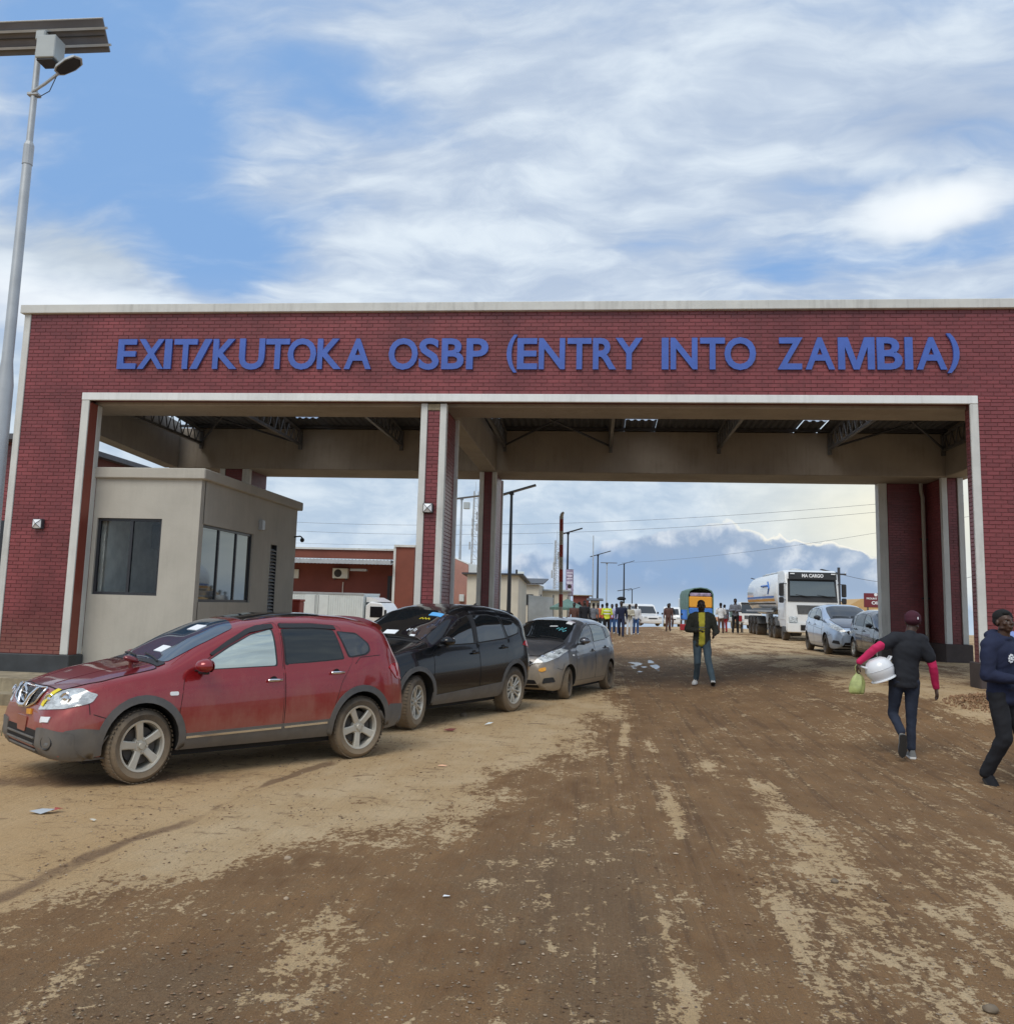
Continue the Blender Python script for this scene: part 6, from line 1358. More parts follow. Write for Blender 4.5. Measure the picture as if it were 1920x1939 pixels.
obj('printed_head', MB().lathe([(0, -.021), (.15, -.021)], 16, 'y', (.02, 0, .74)), 'dark_skin', t); obj('printed_body', MB().prism([(-.16, .1), (.2, .1), (.12, .6), (-.08, .6)], -.02, -.017), 'poster_pale', t); obj('arm', MB().tube([(-.25, 0, 1.96), (.3, 0, 1.96)], .015, 5), 'black_metal', t)
t = thing('blue_sign_column', 'tall blue column of stacked shop signs left of the hatchback', 'sign', (-4.15, 50, 0)); obj('post', MB().box(-.27, 0, 0, -.17, .1, 3.62), 'black_metal', t)
for k in range(11): obj('sign_panel', MB().rbox((.02, .02, .35+k*.235), (.36, .06, .215), .01), 'sign_blue' if k != 4 else 'blue_sticker', t)
obj('sign_panel', MB().rbox((.02, .02, 3.22), (.36, .06, .60), .01), 'box_white', t)
for k in range(11): obj('printed_line', MB().box(-.12, -.014, .33+k*.235, .16, -.011, .38+k*.235), 'blue_sticker' if k % 2 else 'paper', t)
def mast(label, x, y, z0, z1, w0, w1, m='galvanised'):
    t = thing('radio_mast', label, 'mast', (x, y, z0), .3, 'lattice radio masts'); mb = MB(); n = 16; hh = z1-z0
    def c(k, i): w = w0+(w1-w0)*i/n; a = 2*math.pi*k/3; return (w*math.cos(a), w*math.sin(a), hh*i/n)
    for k in range(3): mb.tube([c(k, i) for i in range(n+1)], .07, 4)
    for i in range(n):
        for k in range(3): mb.tube([c(k, i), c((k+1) % 3, i+1)], .035, 3); mb.tube([c(k, i), c((k+1) % 3, i)], .03, 3)
    obj('lattice', mb, m, t)
    for i, (f, a) in enumerate(((.62, 0), (.66, 2), (.74, 4), (.80, 1), (.55, 3), (.70, 5))): obj('antenna', MB().rbox((math.cos(a)*.75, math.sin(a)*.75, hh*f), (.25, .25, 1.3), .05), m, t)
    obj('spike', MB().tube([(0, 0, hh), (0, 0, hh+1.6)], .03, 4), m, t)
mast('lattice radio mast glimpsed between the two middle pillars', -20.3, 150, 0, 20.4, .9, .45); mast('lattice radio mast left of the striped boom', -6.5, 150, 0, 12.4, .75, .5)
t = thing('power_pole', 'wooden power pole with cross arm behind the tanker cab', 'pole', (15.4, 60, .3)); obj('mast', MB().tube([(0, 0, 0), (0, 0, 4.3)], .09, 8), 'steel_dark', t); obj('cross_arm', MB().box(-.45, -.05, 3.82, .45, .05, 3.92), 'steel_dark', t)
for x in (-.4, 0, .4): obj('insulator', MB().tube([(x, 0, 3.9), (x, 0, 4.02)], .03, 6), 'lamp_glass', t)
def wire(label, a, b, sag, r=.012):
    r *= .7
    a, b = Vector(a), Vector(b); pts = [a.lerp(b, k/24)-Vector((0, 0, sag*4*(k/24)*(1-k/24))) for k in range(25)]
    tag(obj('power_line', MB().tube(pts, r, 4), 'wire'), label, 'cable', 'overhead power lines')
wire('upper overhead line crossing behind the gate', (-40, 80, 9.2), (24, 62, 9.6), 1.5, .016); wire('lower overhead line crossing behind the gate', (-40, 82, 8.6), (24, 62, 9.1), 1.6, .016)
wire('overhead line low on the left behind the booth', (-42, 80, 7.2), (-4, 84, 7.4), .5, .014); wire('overhead line rising to the right rear pillar', (3, 110, 7.0), (26, 62, 8.6), .6, .016); wire('line sagging right from the power pole', (15.4, 60, 4.2), (28, 66, 5.2), .9, .02)
# parasol
t = thing('parasol', 'faded green parasol behind the roof of the grey hatchback', 'parasol', (-1.6, 52, 0)); vs = [(0, 0, 2.12)]; n = 8
for k in range(n): a = 2*math.pi*k/n; vs.append((1.0*math.cos(a), 1.0*math.sin(a), 1.62))
for k in range(n): a = 2*math.pi*k/n; vs.append((1.0*math.cos(a), 1.0*math.sin(a), 1.48))
obj('canopy', MB().add(vs, [(0, 1+k, 1+(k+1) % n) for k in range(n)]+[(1+k, 9+k, 9+(k+1) % n, 1+(k+1) % n) for k in range(n)]), 'green_canvas', t); obj('pole', MB().tube([(0, 0, 0), (0, 0, 2.2)], .025, 6), 'steel_dark', t)
# the tall solar lamp by the left edge of the picture
LX, LY = -8.50, 12.0
t = thing('tall_solar_lamp', 'tall galvanised solar street lamp at the left edge of the picture', 'street lamp', (LX, LY, Gf(LX, LY)))
obj('pole', MB().tube([(0, 0, 0), (0, 0, 4.9), (0, 0, 5.25), (0, 0, 8.25), (0, 0, 8.40), (0, 0, 10.1)], [.145, .115, .078, .066, .048, .044], 16), 'galvanised', t, smooth=30)
obj('sleeve', MB().lathe([(.07, 8.0), (.074, 8.0), (.074, 8.3), (.05, 8.36)], 14, 'z', (0, 0, .25)), 'galvanised', t)
Rp = Matrix.Rotation(rad(-54), 3, 'X')
pn = Vector((-.04, .16, 10.40))
obj('solar_panel', MB().rbox(pn, (2.0, .47, .04), .006, Rp), 'panel_back', t)
obj('panel_edge', MB().rbox(pn+Rp @ Vector((0, -.235, .0)), (2.01, .02, .05), .004, Rp), 'galvanised', t)
for q in (-.10, .13): obj('rail', MB().cbox(pn+Rp @ Vector((.03, q, -.045)), (2.06, .035, .04), Rp), 'galvanised', t)
obj('rail_seam', MB().cbox(pn+Rp @ Vector((0, 0, -.03)), (1.96, .012, .012), Rp), 'black_metal', t)
obj('mount', MB().rbox((0, .04, 10.34), (.16, .10, .16), .02).tube([(0, 0, 10.0), (0, .08, 10.40)], .05, 10), 'grey_box', t)
obj('battery_box', MB().rbox((.30, -.16, 9.96), (.30, .26, .36), .012), 'grey_box', t); obj('box_base', MB().rbox((.30, -.16, 9.76), (.27, .23, .04), .01), 'black_plastic', t)
obj('clamp', MB().rbox((0, 0, 9.36), (.17, .12, .05), .01), 'galvanised', t)
obj('lamp_arm', MB().tube([(0, -.05, 9.38), (.22, -.10, 9.47), (.44, -.14, 9.60)], .022, 8), 'galvanised', t)
hd = MB(); Rh = Matrix.Rotation(rad(-30), 3, 'Y')
pl_ = [(-.20, .06), (-.14, .11), (.04, .14), (.18, .11), (.24, .0), (.18, -.11), (.04, -.14), (-.14, -.11), (-.20, -.06)]
a = [Rh @ Vector((p[0], p[1], -.02)) for p in pl_]; b = [Rh @ Vector((p[0]*.9, p[1]*.8, .035)) for p in pl_]; cc = Vector((.60, -.17, 9.71)); n = len(pl_)
hd.add([v+cc for v in a+b], [tuple(range(n))[::-1], tuple(range(n, 2*n))]+[(i, (i+1) % n, n+(i+1) % n, n+i) for i in range(n)]); lh = obj('lamp_head', hd, 'galvanised', t)
ln = MB(); ln.add([Rh @ Vector((p[0]*.86, p[1]*.86, -.026))+cc for p in pl_], [tuple(range(n))[::-1]]); obj('led_window', ln, 'black_plastic', lh)
obj('cable', MB().tube([(.05, -.05, 9.30), (.16, -.1, 9.27), (.32, -.12, 9.34), (.42, -.14, 9.56)], .007, 5), 'black_plastic', t)
# ---------------------------------------------------------------- people
def organic(name, prims, voxel, m, parent=None, smooth=2, wrinkle=0., seed=0, wz=1.0, cut=None):
    """prims melt into one continuous surface: ('c', p0, p1, r0, r1[, flat]) tapered limb, ('e', centre, radii[, rot]) ellipsoid"""
    mb = MB()
    for p in prims:
        if p[0] == 'c':
            a, b = Vector(p[1]), Vector(p[2]); r0, r1 = p[3], p[4]; mb.tube([a, b], [r0, r1], 14); mb.sphere(a, r0, 14, 10); mb.sphere(b, r1, 14, 10)
        elif p[0] == 'l':
            vs = []; n = 24; L = p[1]
            for c, rx, ry in L: vs += [(c[0]+rx*math.cos(2*math.pi*k/n), c[1]+ry*math.sin(2*math.pi*k/n), c[2]+0) for k in range(n)]
            mb.add(vs, [(i*n+k, i*n+(k+1) % n, (i+1)*n+(k+1) % n, (i+1)*n+k) for i in range(len(L)-1) for k in range(n)]+[tuple(range(n))[::-1], tuple((len(L)-1)*n+k for k in range(n))])
        else:
            t = MB().sphere((0, 0, 0), p[2], 20, 14); R_ = p[3].to_matrix() if len(p) > 3 else Matrix.Identity(3)
            mb.add([R_ @ Vector(v)+Vector(p[1]) for v in t.v], t.f)
    me = bpy.data.meshes.new(name); me.from_pydata(mb.v, [], mb.f); o = bpy.data.objects.new(name, me); COL.objects.link(o)
    md = o.modifiers.new('r', 'REMESH'); md.mode = 'VOXEL'; md.voxel_size = voxel
    if smooth: s = o.modifiers.new('s', 'SMOOTH'); s.iterations = smooth; s.factor = .5
    dg = bpy.context.evaluated_depsgraph_get(); ev = bpy.data.meshes.new_from_object(o.evaluated_get(dg)); bpy.data.objects.remove(o); bpy.data.meshes.remove(me)
    ev.name = name
    if cut:
        bm = bmesh.new(); bm.from_mesh(ev); bmesh.ops.delete(bm, geom=[f for f in bm.faces if cut(f.calc_center_median())], context='FACES'); bm.to_mesh(ev); bm.free()
    if wrinkle:
        n = len(ev.vertices); co = np.empty(n*3); ev.vertices.foreach_get('co', co); no = np.empty(n*3); ev.vertices.foreach_get('normal', no)
        co = co.reshape(-1, 3); no = no.reshape(-1, 3); off = np.array([mnoise.fractal(Vector((c[0]*7+seed+c[2]*4, c[1]*7, c[2]*9*wz+c[0]*3)), 1, 2, 3) for c in co])
        ev.vertices.foreach_set('co', (co+no*(off*wrinkle)[:, None]).ravel())
    ev.polygons.foreach_set('use_smooth', [True]*len(ev.polygons)); ev.materials.clear(); ev.materials.append(M[m] if isinstance(m, str) else m)
    if parent is False: return ev
    return obj(name, ev, None, parent)
from mathutils import Euler
V3 = Vector
def hand_prims(w, d, side, out, s=1.0, curl=.5):
    """palm and five separate curled fingers; d direction of the fingers, out = palm normal"""
    d = V3(d).normalized(); out = V3(out); out = (out-d*out.dot(d)).normalized(); ac = d.cross(out).normalized()*side; w = V3(w); P_ = []
    for k in (-1, 0, 1): P_.append(('c', w+ac*.020*k*s, w+d*.085*s+ac*.026*k*s, .016*s, .013*s))
    for k, (o_, L) in enumerate(((-.034, .062), (-.011, .072), (.012, .066), (.033, .052))):
        b = w+d*.090*s+ac*o_*s; c = b+(d*(1-.35*curl)+out*.55*curl)*L*.5*s; e = c+(d*(1-.9*curl)+out*1.0*curl)*L*.48*s
        P_ += [('c', b, c, .0095*s, .009*s), ('c', c, e, .009*s, .0075*s)]
    b = w+d*.025*s-ac*.030*s; c = b+(d*.6-ac*.7+out*.35)*.042*s; e = c+(d*.9-ac*.2+out*.45)*.032*s
    return P_+[('c', b, c, .013*s, .0105*s), ('c', c, e, .0105*s, .009*s)]
def head_prims(c, yaw=0., pitch=0., s=1.0):
    R_ = Euler((pitch, 0, yaw)); Rm = R_.to_matrix(); c = V3(c)
    def q(x, y, z): return c+Rm @ V3((x, y, z))*s
    E = lambda p, r: ('e', q(*p), tuple(k*s for k in r), R_)
    return [E((0, -.012, .03), (.076, .094, .090)), E((0, .020, -.030), (.062, .070, .075)), E((0, .050, -.078), (.036, .030, .026)), E((0, .080, .022), (.052, .014, .010)),
            E((0, .100, -.018), (.013, .020, .020)), E((0, .088, .004), (.010, .015, .026)), E((-.012, .094, -.026), (.009, .010, .008)), E((.012, .094, -.026), (.009, .010, .008)),
            E((0, .086, -.050), (.025, .012, .0065)), E((0, .084, -.063), (.022, .012, .007)), E((-.046, .062, -.020), (.022, .020, .020)), E((.046, .062, -.020), (.022, .020, .020)),
            E((-.079, -.008, -.008), (.010, .018, .030)), E((.079, -.008, -.008), (.010, .018, .030)), E((-.048, .01, -.062), (.022, .040, .020)), E((.048, .01, -.062), (.022, .040, .020))], q, R_
def shoe(name, a, d, up, m, sole, parent, L=.27, W_=.095, Hh=.10):
    """a: heel on the ground line, d: toe direction, up: foot up"""
    d = V3(d).normalized(); up = V3(up); up = (up-d*up.dot(d)).normalized(); r = d.cross(up); a = V3(a)
    def ring(z, k, h): return [a+d*(x*L)+r*(w*W_*k)+up*(z*Hh*h(x)+.0) for x, w in OUT]
    OUT = [(-.02, -.25), (0, -.36), (.12, -.42), (.35, -.38), (.6, -.48), (.78, -.5), (.92, -.34), (1, -.05), (.97, .2), (.85, .42), (.66, .5), (.45, .42), (.25, .38), (.08, .38), (0, .28), (-.03, 0)]
    n = len(OUT); hf = lambda x: 1 if x < .38 else max(.45, 1-(x-.38)*1.05)
    def build(levels, mt, nm, par):
        vs = []; 
        for z, k in levels: vs += ring(z, k, hf if z > .25 else (lambda x: 1))
        fs = [(j*n+i, j*n+(i+1) % n, (j+1)*n+(i+1) % n, (j+1)*n+i) for j in range(len(levels)-1) for i in range(n)]+[tuple(range(n))[::-1], tuple((len(levels)-1)*n+i for i in range(n))]
        return obj(nm, MB().add(vs, fs), mt, par, smooth=40, fixn=True)
    o = build([(.2, 1.0), (.45, .99), (.8, .80), (1.0, .58)], m, name, parent)
    build([(0, .98), (.10, 1.05), (.26, 1.04)], sole, 'sole', o); return o
def torso(sh, hp, lean, r=1.0, w=1.0, belly=0):
    """ellipsoids from hips to shoulders"""
    hp = V3(hp); c = V3(sh); out = []
    R0 = [(-.14, .150, .112), (0, .160, .118), (.22, .150, .110), (.45, .152, .114), (.68, .172, .122), (.85, .180, .116), (.97, .150, .096), (1.07, .085, .066)]
    L = []
    for t in np.linspace(-.14, 1.07, 26):
        rx = np.interp(t, [q[0] for q in R0], [q[1] for q in R0]); ry = np.interp(t, [q[0] for q in R0], [q[2] for q in R0]); L.append((hp+(c-hp)*float(t), float(rx)*w*r, float(ry)*r))
    return [('l', L)]
def clothmat(nm, col, rough=.85, var=.12, **k): mk(nm, col, rough, var=var, vscale=6, **k); return nm
for nm, c in dict(tee_black=(.012, .014, .020), sleeve_pink=(.56, .018, .105), jeans_dark=(.018, .026, .048), beanie=(.055, .008, .020), navy=(.010, .016, .048), trousers_black=(.008, .009, .013),
        pale_blue=(.22, .30, .60), olive=(.038, .040, .030), yellow=(.62, .54, .06), jeans=(.06, .095, .12), shoe_white=(.72, .72, .70), sole_dark=(.03, .028, .026), shoe_grey=(.20, .21, .21),
        white_cloth=(.66, .68, .70), hi_vis=(.70, .80, .06), orange_cloth=(.75, .22, .08), red_cloth=(.35, .03, .04), grey_cloth=(.16, .17, .20), brown_cloth=(.11, .055, .045), lilac=(.42, .42, .62), peach=(.72, .42, .26), khaki=(.45, .42, .33), blue_jeans=(.05, .12, .30)).items(): clothmat(nm, c)
# --- person carrying the basin, seen from behind
def person_basin():
    x, y = 3.72, 11.6
    t = thing('person', 'person in black tee and maroon beanie walking away with a white basin under one arm', 'person', (x, y, Gf(x, y)), rad(0), None, 1.0)
    hipc, shc, hd = V3((0, 0, .93)), V3((.06, .01, 1.40)), V3((.125, .03, 1.615))
    HL, HR = V3((-.09, 0, .90)), V3((.09, 0, .90)); KL, AL = V3((-.115, .10, .50)), V3((-.125, -.24, .30)); KR, AR = V3((.075, .03, .48)), V3((.055, .0, .09))
    SL, EL, WL = V3((-.13, .0, 1.385)), V3((-.36, -.09, 1.285)), V3((-.53, -.04, 1.12)); SR, ER, WR = V3((.245, .0, 1.37)), V3((.325, -.03, 1.09)), V3((.385, .06, .84))
    hp, q, R_ = head_prims(hd, rad(-10), rad(-12))
    body = hp+torso(shc, hipc, 0, .86)+[('c', shc, hd-V3((0, 0, .05)), .062, .055), ('c', SL, EL, .045, .038), ('c', EL, WL, .037, .026), ('c', SR, ER, .045, .038), ('c', ER, WR, .037, .026), ('c', HL, KL, .07, .05), ('c', KL, AL, .048, .035), ('c', HR, KR, .07, .05), ('c', KR, AR, .048, .035)]
    body += hand_prims(WL+V3((-.01, .01, -.02)), (-.25, .25, -.9), -1, (1, 0, -.1), 1.0, .95)+hand_prims(WR+V3((.0, .0, -.01)), (.15, .15, -1), 1, (-1, 0, 0), 1.0, .5)
    organic('body', body, .0065, 'brown_skin', t, 2)
    organic('shirt', torso(shc+V3((0, 0, .0)), hipc+V3((0, 0, .02)), 0, 1.06)+[('e', (0, 0, .86), (.168, .128, .10)), ('c', V3((-.10, 0, 1.41)), SL+(EL-SL)*.42, .085, .080), ('c', V3((.20, 0, 1.40)), SR+(ER-SR)*.62, .080, .078), ('c', shc, shc+V3((.03, .0, .07)), .10, .065), ('c', V3((-.08, 0, 1.41)), V3((.22, 0, 1.39)), .085, .08)], .012, 'tee_black', t, 3, .009, 3, cut=lambda c: c.z < .835)
    organic('sleeve', [('c', SL+(EL-SL)*.3, EL, .062, .054), ('c', EL, WL, .053, .040)], .009, 'sleeve_pink', t, 2, .007, 5)
    organic('sleeve', [('c', SR+(ER-SR)*.4, ER, .062, .054), ('c', ER, WR, .053, .038)], .009, 'sleeve_pink', t, 2, .007, 8)
    organic('trousers', [('e', (0, 0, .90), (.162, .122, .10)), ('c', HL, KL, .090, .062), ('c', KL, AL+V3((0, .02, .03)), .060, .048), ('c', HR, KR, .090, .062), ('c', KR, AR+V3((0, 0, .03)), .060, .050)], .011, 'jeans_dark', t, 2, .008, 4, .8)
    bn, q2, _ = head_prims(hd, rad(-10), rad(-12), 1.0)
    organic('beanie', [('e', q(0, -.018, .050), (.094, .108, .088)), ('e', q(0, -.020, .020), (.094, .108, .070))], .008, 'beanie', t, 2, .003, 2)
    obj('beanie_tag', MB().rbox(q(.045, -.128, .02), (.012, .006, .03), .002), 'paper', t)
    shoe('shoe', AR+V3((0, -.06, -.09)), (.15, 1, 0), (0, 0, 1), 'shoe_grey', 'shoe_white', t)
    shoe('shoe', AL+V3((0, -.075, -.0)), (-.02, .22, -1), (0, 1, .25), 'shoe_grey', 'sole_dark', t)
    tag(t, cat='person')
    # basin: rim at the lower end, tilted, handle lug on the shoulder side
    R2 = Matrix.Rotation(rad(24), 3, 'Y'); R2 = Matrix.Rotation(rad(-22), 3, 'Y')
    prof = [(.0, .235), (.09, .232), (.145, .20), (.185, .14), (.200, .08), (.198, .03), (.175, -.03), (.160, -.065), (.178, -.072), (.180, -.085), (.160, -.085), (.150, -.06), (.165, -.02), (.188, .03), (.190, .08), (.175, .135), (.135, .19), (0, .222)]
    prof = [(a*.83, b*.83) for a, b in prof]; m = MB().lathe(prof, 40, 'z'); bc = V3((x-.285, y-.06, Gf(x, y)+.985)); b = thing('basin', 'white plastic basin tucked under the arm of the person in the beanie', 'basin', bc); 
    m.v = [tuple(R2 @ V3(v)) for v in m.v]; obj('bowl', m, 'basin', b, smooth=40)
    for s in (-1, 1): obj('handle', MB().tube([R2 @ V3(p)*.83 for p in ((s*.17, -.05, .15), (s*.215, -.05, .185), (s*.215, .05, .185), (s*.17, .05, .15))], .012, 8), 'basin', b, smooth=40)
    rg = MB().lathe([(.169, .062), (.171, .066), (.169, .070)], 40, 'z'); rg.v = [tuple(R2 @ V3(v)) for v in rg.v]; obj('ridge', rg, 'basin', b)
    # bag
    hx = V3((x, y, Gf(x, y)))+WL+V3((-.03, .02, -.11)); vs = []; n = 22; fs = []
    rows = [(0, .012, .010), (-.03, .018, .014), (-.07, .055, .03), (-.13, .080, .045), (-.20, .092, .052), (-.25, .090, .050), (-.275, .07, .035), (-.28, .0, .0)]
    for j, (z, a, b_) in enumerate(rows):
        for k in range(n):
            q_ = 2*math.pi*k/n; f = 1+.16*math.sin(5*q_+j*.5)+.08*math.sin(9*q_); vs.append((a*f*math.cos(q_)+.015*math.sin(j), b_*f*math.sin(q_), z))
    for j in range(len(rows)-1):
        for k in range(n): fs.append((j*n+k, (j+1)*n+k, (j+1)*n+(k+1) % n, j*n+(k+1) % n))
    bg = thing('plastic_bag', 'translucent green plastic bag hanging from the hand under the basin', 'bag', hx); obj('sack', MB().add(vs, fs), 'bag_green', bg, smooth=60)
    obj('handle_loop', MB().tube([(-.012, 0, 0), (-.02, 0, .05), (0, 0, .075), (.02, 0, .05), (.012, 0, 0)], .006, 6), 'bag_green', bg)
person_basin()
def eyes(q, R_, t):
    for s in (-1, 1):
        m = MB().sphere(q(s*.031, .068, .003), (.0115, .009, .0065), 12, 8); obj('eye', m, 'eye_white', t, smooth=60)
        m = MB().sphere(q(s*.031, .0765, .003), (.0058, .003, .0058), 10, 6); obj('pupil', m, 'hair', t, smooth=60)
# --- person in the navy hoodie at the right edge
def person_navy():
    x, y = 4.24, 10.15
    t = thing('person', 'person in navy hoodie and black trousers cupping their hands at the right edge', 'person', (x, y, Gf(x, y)-.02), rad(180+38), None, 1.04)
    hipc, shc, hd = V3((0, 0, .93)), V3((0, .02, 1.41)), V3((.0, .05, 1.625))
    HL, HR = V3((-.09, 0, .90)), V3((.09, 0, .90)); KL, AL = V3((-.10, .14, .51)), V3((-.10, .13, .10)); KR, AR = V3((.11, .06, .50)), V3((.13, -.13, .13))
    SL, EL, WL = V3((-.20, .0, 1.38)), V3((-.27, .0, 1.10)), V3((-.10, .26, 1.06)); SR, ER, WR = V3((.20, .0, 1.38)), V3((.27, .0, 1.10)), V3((.08, .27, 1.06))
    hp, q, R_ = head_prims(hd, rad(-22), rad(6), 1.0)
    body = hp+torso(shc, hipc, 0, .86)+[('c', shc, hd-V3((0, 0, .05)), .062, .056), ('c', SL, EL, .045, .038), ('c', EL, WL, .037, .027), ('c', SR, ER, .045, .038), ('c', ER, WR, .037, .027), ('c', HL, KL, .07, .05), ('c', KL, AL, .048, .035), ('c', HR, KR, .07, .05), ('c', KR, AR, .048, .035)]
    body += hand_prims(WL, (.9, .5, .15), -1, (-.2, .2, 1), 1, .45)+hand_prims(WR, (-.6, .8, .3), 1, (0, .2, 1), 1, .3)
    organic('body', body, .0062, 'brown_skin', t, 2); eyes(q, R_, t)
    organic('hoodie', torso(shc, hipc, 0, 1.14)+[('e', (0, 0, .86), (.172, .135, .08)), ('c', V3((-.12, 0, 1.41)), SL, .095, .085), ('c', SL, EL, .082, .070), ('c', EL, WL-(WL-EL)*.08, .066, .046), ('c', V3((.12, 0, 1.41)), SR, .095, .085), ('c', SR, ER, .082, .070), ('c', ER, WR-(WR-ER)*.08, .066, .046),
        ('e', (0, -.065, 1.485), (.125, .085, .065)), ('e', (0, -.02, 1.50), (.095, .085, .035)), ('e', (0, .03, 1.46), (.10, .08, .035)), ('c', (-.03, .135, 1.40), (-.035, .15, 1.28), .006, .006), ('c', (.03, .135, 1.40), (.035, .15, 1.28), .006, .006), ('c', (-.10, .12, .98), (.10, .12, .98), .03, .03)], .012, 'navy', t, 3, .011, 6, cut=lambda c: c.z < .80)
    organic('trousers', [('e', (0, 0, .90), (.158, .12, .10)), ('c', HL, KL, .098, .078), ('c', KL, AL, .075, .062), ('c', HR, KR, .098, .078), ('c', KR, AR, .075, .062)], .011, 'trousers_black', t, 2, .010, 9, .8)
    organic('hair', [('e', q(0, -.016, .054), (.083, .098, .080)), ('e', q(0, -.035, .015), (.084, .088, .065)), ('e', q(0, .045, .085), (.055, .035, .03))], .007, 'hair', t, 1, .004, 3)
    for k in range(9): a = 2*math.pi*k/9; obj('crest_print', MB().rbox(V3((.085+.035*math.cos(a), .148+.004*math.sin(a), 1.27+.035*math.sin(a))), (.02, .012, .02), .003), 'paper', t)
    obj('crest_print', MB().rbox(V3((.085, .150, 1.27)), (.03, .012, .03), .004), 'paper', t)
    shoe('shoe', AL+V3((0, -.06, -.12)), (0, 1, 0), (0, 0, 1), 'trousers_black', 'sole_dark', t); shoe('shoe', AR+V3((.0, -.03, -.06)), (0, .6, -.8), (0, .8, .6), 'trousers_black', 'sole_dark', t)
person_navy()
# --- person in the open olive jacket
def person_yellow():
    x, y = 2.33, 20.6
    t = thing('person', 'person in open olive jacket, yellow tee and white trainers walking toward the camera', 'person', (x, y, Gf(x, y)), rad(180-4), None, 1.06)
    hipc, shc, hd = V3((0, 0, .93)), V3((0, 0, 1.42)), V3((.01, .02, 1.63))
    HL, HR = V3((-.09, 0, .90)), V3((.09, 0, .90)); KL, AL = V3((-.12, .20, .51)), V3((-.20, .38, .14)); KR, AR = V3((.09, .05, .48)), V3((.11, -.16, .10))
    SL, EL, WL = V3((-.20, .0, 1.39)), V3((-.29, -.02, 1.12)), V3((-.24, .22, 1.06)); SR, ER, WR = V3((.20, .0, 1.39)), V3((.29, -.02, 1.13)), V3((.10, .24, 1.12))
    hp, q, R_ = head_prims(hd, rad(5), 0, 1.03)
    body = hp+torso(shc, hipc, 0, .90)+[('c', shc, hd-V3((0, 0, .05)), .066, .060), ('c', SL, EL, .045, .038), ('c', EL, WL, .037, .027), ('c', SR, ER, .045, .038), ('c', ER, WR, .037, .027), ('c', HL, KL, .07, .05), ('c', KL, AL, .048, .035), ('c', HR, KR, .07, .05), ('c', KR, AR, .048, .035)]
    body += hand_prims(WL, (.1, .8, -.5), -1, (1, 0, 0), 1, .7)+hand_prims(WR, (-.8, .5, 0), 1, (0, .1, -1), 1, .7)
    organic('body', body, .0075, 'dark_skin', t, 2); eyes(q, R_, t)
    organic('tee', torso(shc, hipc, 0, 1.07)+[('e', (0, .0, .87), (.158, .125, .09)), ('c', shc, shc+V3((0, 0, .05)), .10, .075)], .012, 'yellow', t, 3, .008, 6)
    jk = []
    jk += torso(shc, hipc, 0, 1.16)+[('e', (0, 0, .84), (.185, .142, .13))]
    jk += [('c', V3((-.12, 0, 1.42)), SL, .088, .082), ('c', SL, EL, .080, .068), ('c', EL, WL-(WL-EL)*.08, .066, .050), ('c', V3((.12, 0, 1.42)), SR, .088, .082), ('c', SR, ER, .080, .068), ('c', ER, WR-(WR-ER)*.08, .066, .050), ('e', (0, -.05, 1.475), (.10, .06, .035))]
    organic('jacket', jk, .011, 'olive', t, 2, .010, 2, cut=lambda c: (c.y > .03 and abs(c.x-.005) < .060+.03*max(0, c.z-1.25)+.10*max(0, .95-c.z)) or c.z < .76)
    organic('trousers', [('e', (0, 0, .90), (.158, .12, .10)), ('c', HL, KL, .096, .072), ('c', KL, AL, .070, .060), ('c', HR, KR, .096, .072), ('c', KR, AR+V3((0, 0, .04)), .070, .060)], .011, 'jeans', t, 2, .010, 9, .8)
    organic('hair', [('e', q(0, -.022, .050), (.080, .094, .074))], .008, 'hair', t, 1)
    obj('tee_print', MB().box(-.06, .150, 1.18, .06, .156, 1.20).box(-.04, .148, 1.14, .05, .154, 1.155), 'grey_cloth', t)
    shoe('shoe', AL+V3((0, -.06, -.11)), (0, 1, .28), (0, -.28, 1), 'shoe_white', 'sole_dark', t); shoe('shoe', AR+V3((0, -.06, -.09)), (.25, 1, 0), (0, 0, 1), 'shoe_white', 'shoe_white', t)
    p = V3((x, y, Gf(x, y)))+Matrix.Rotation(rad(176), 3, 'Z') @ V3((.0, .31, 1.11))*1.06
    tag(obj('phone', MB().rbox((0, 0, 0), (.15, .075, .012), .005), 'black_plastic', loc=p), 'dark phone held at the waist by the person in the yellow tee', 'phone')
person_yellow()
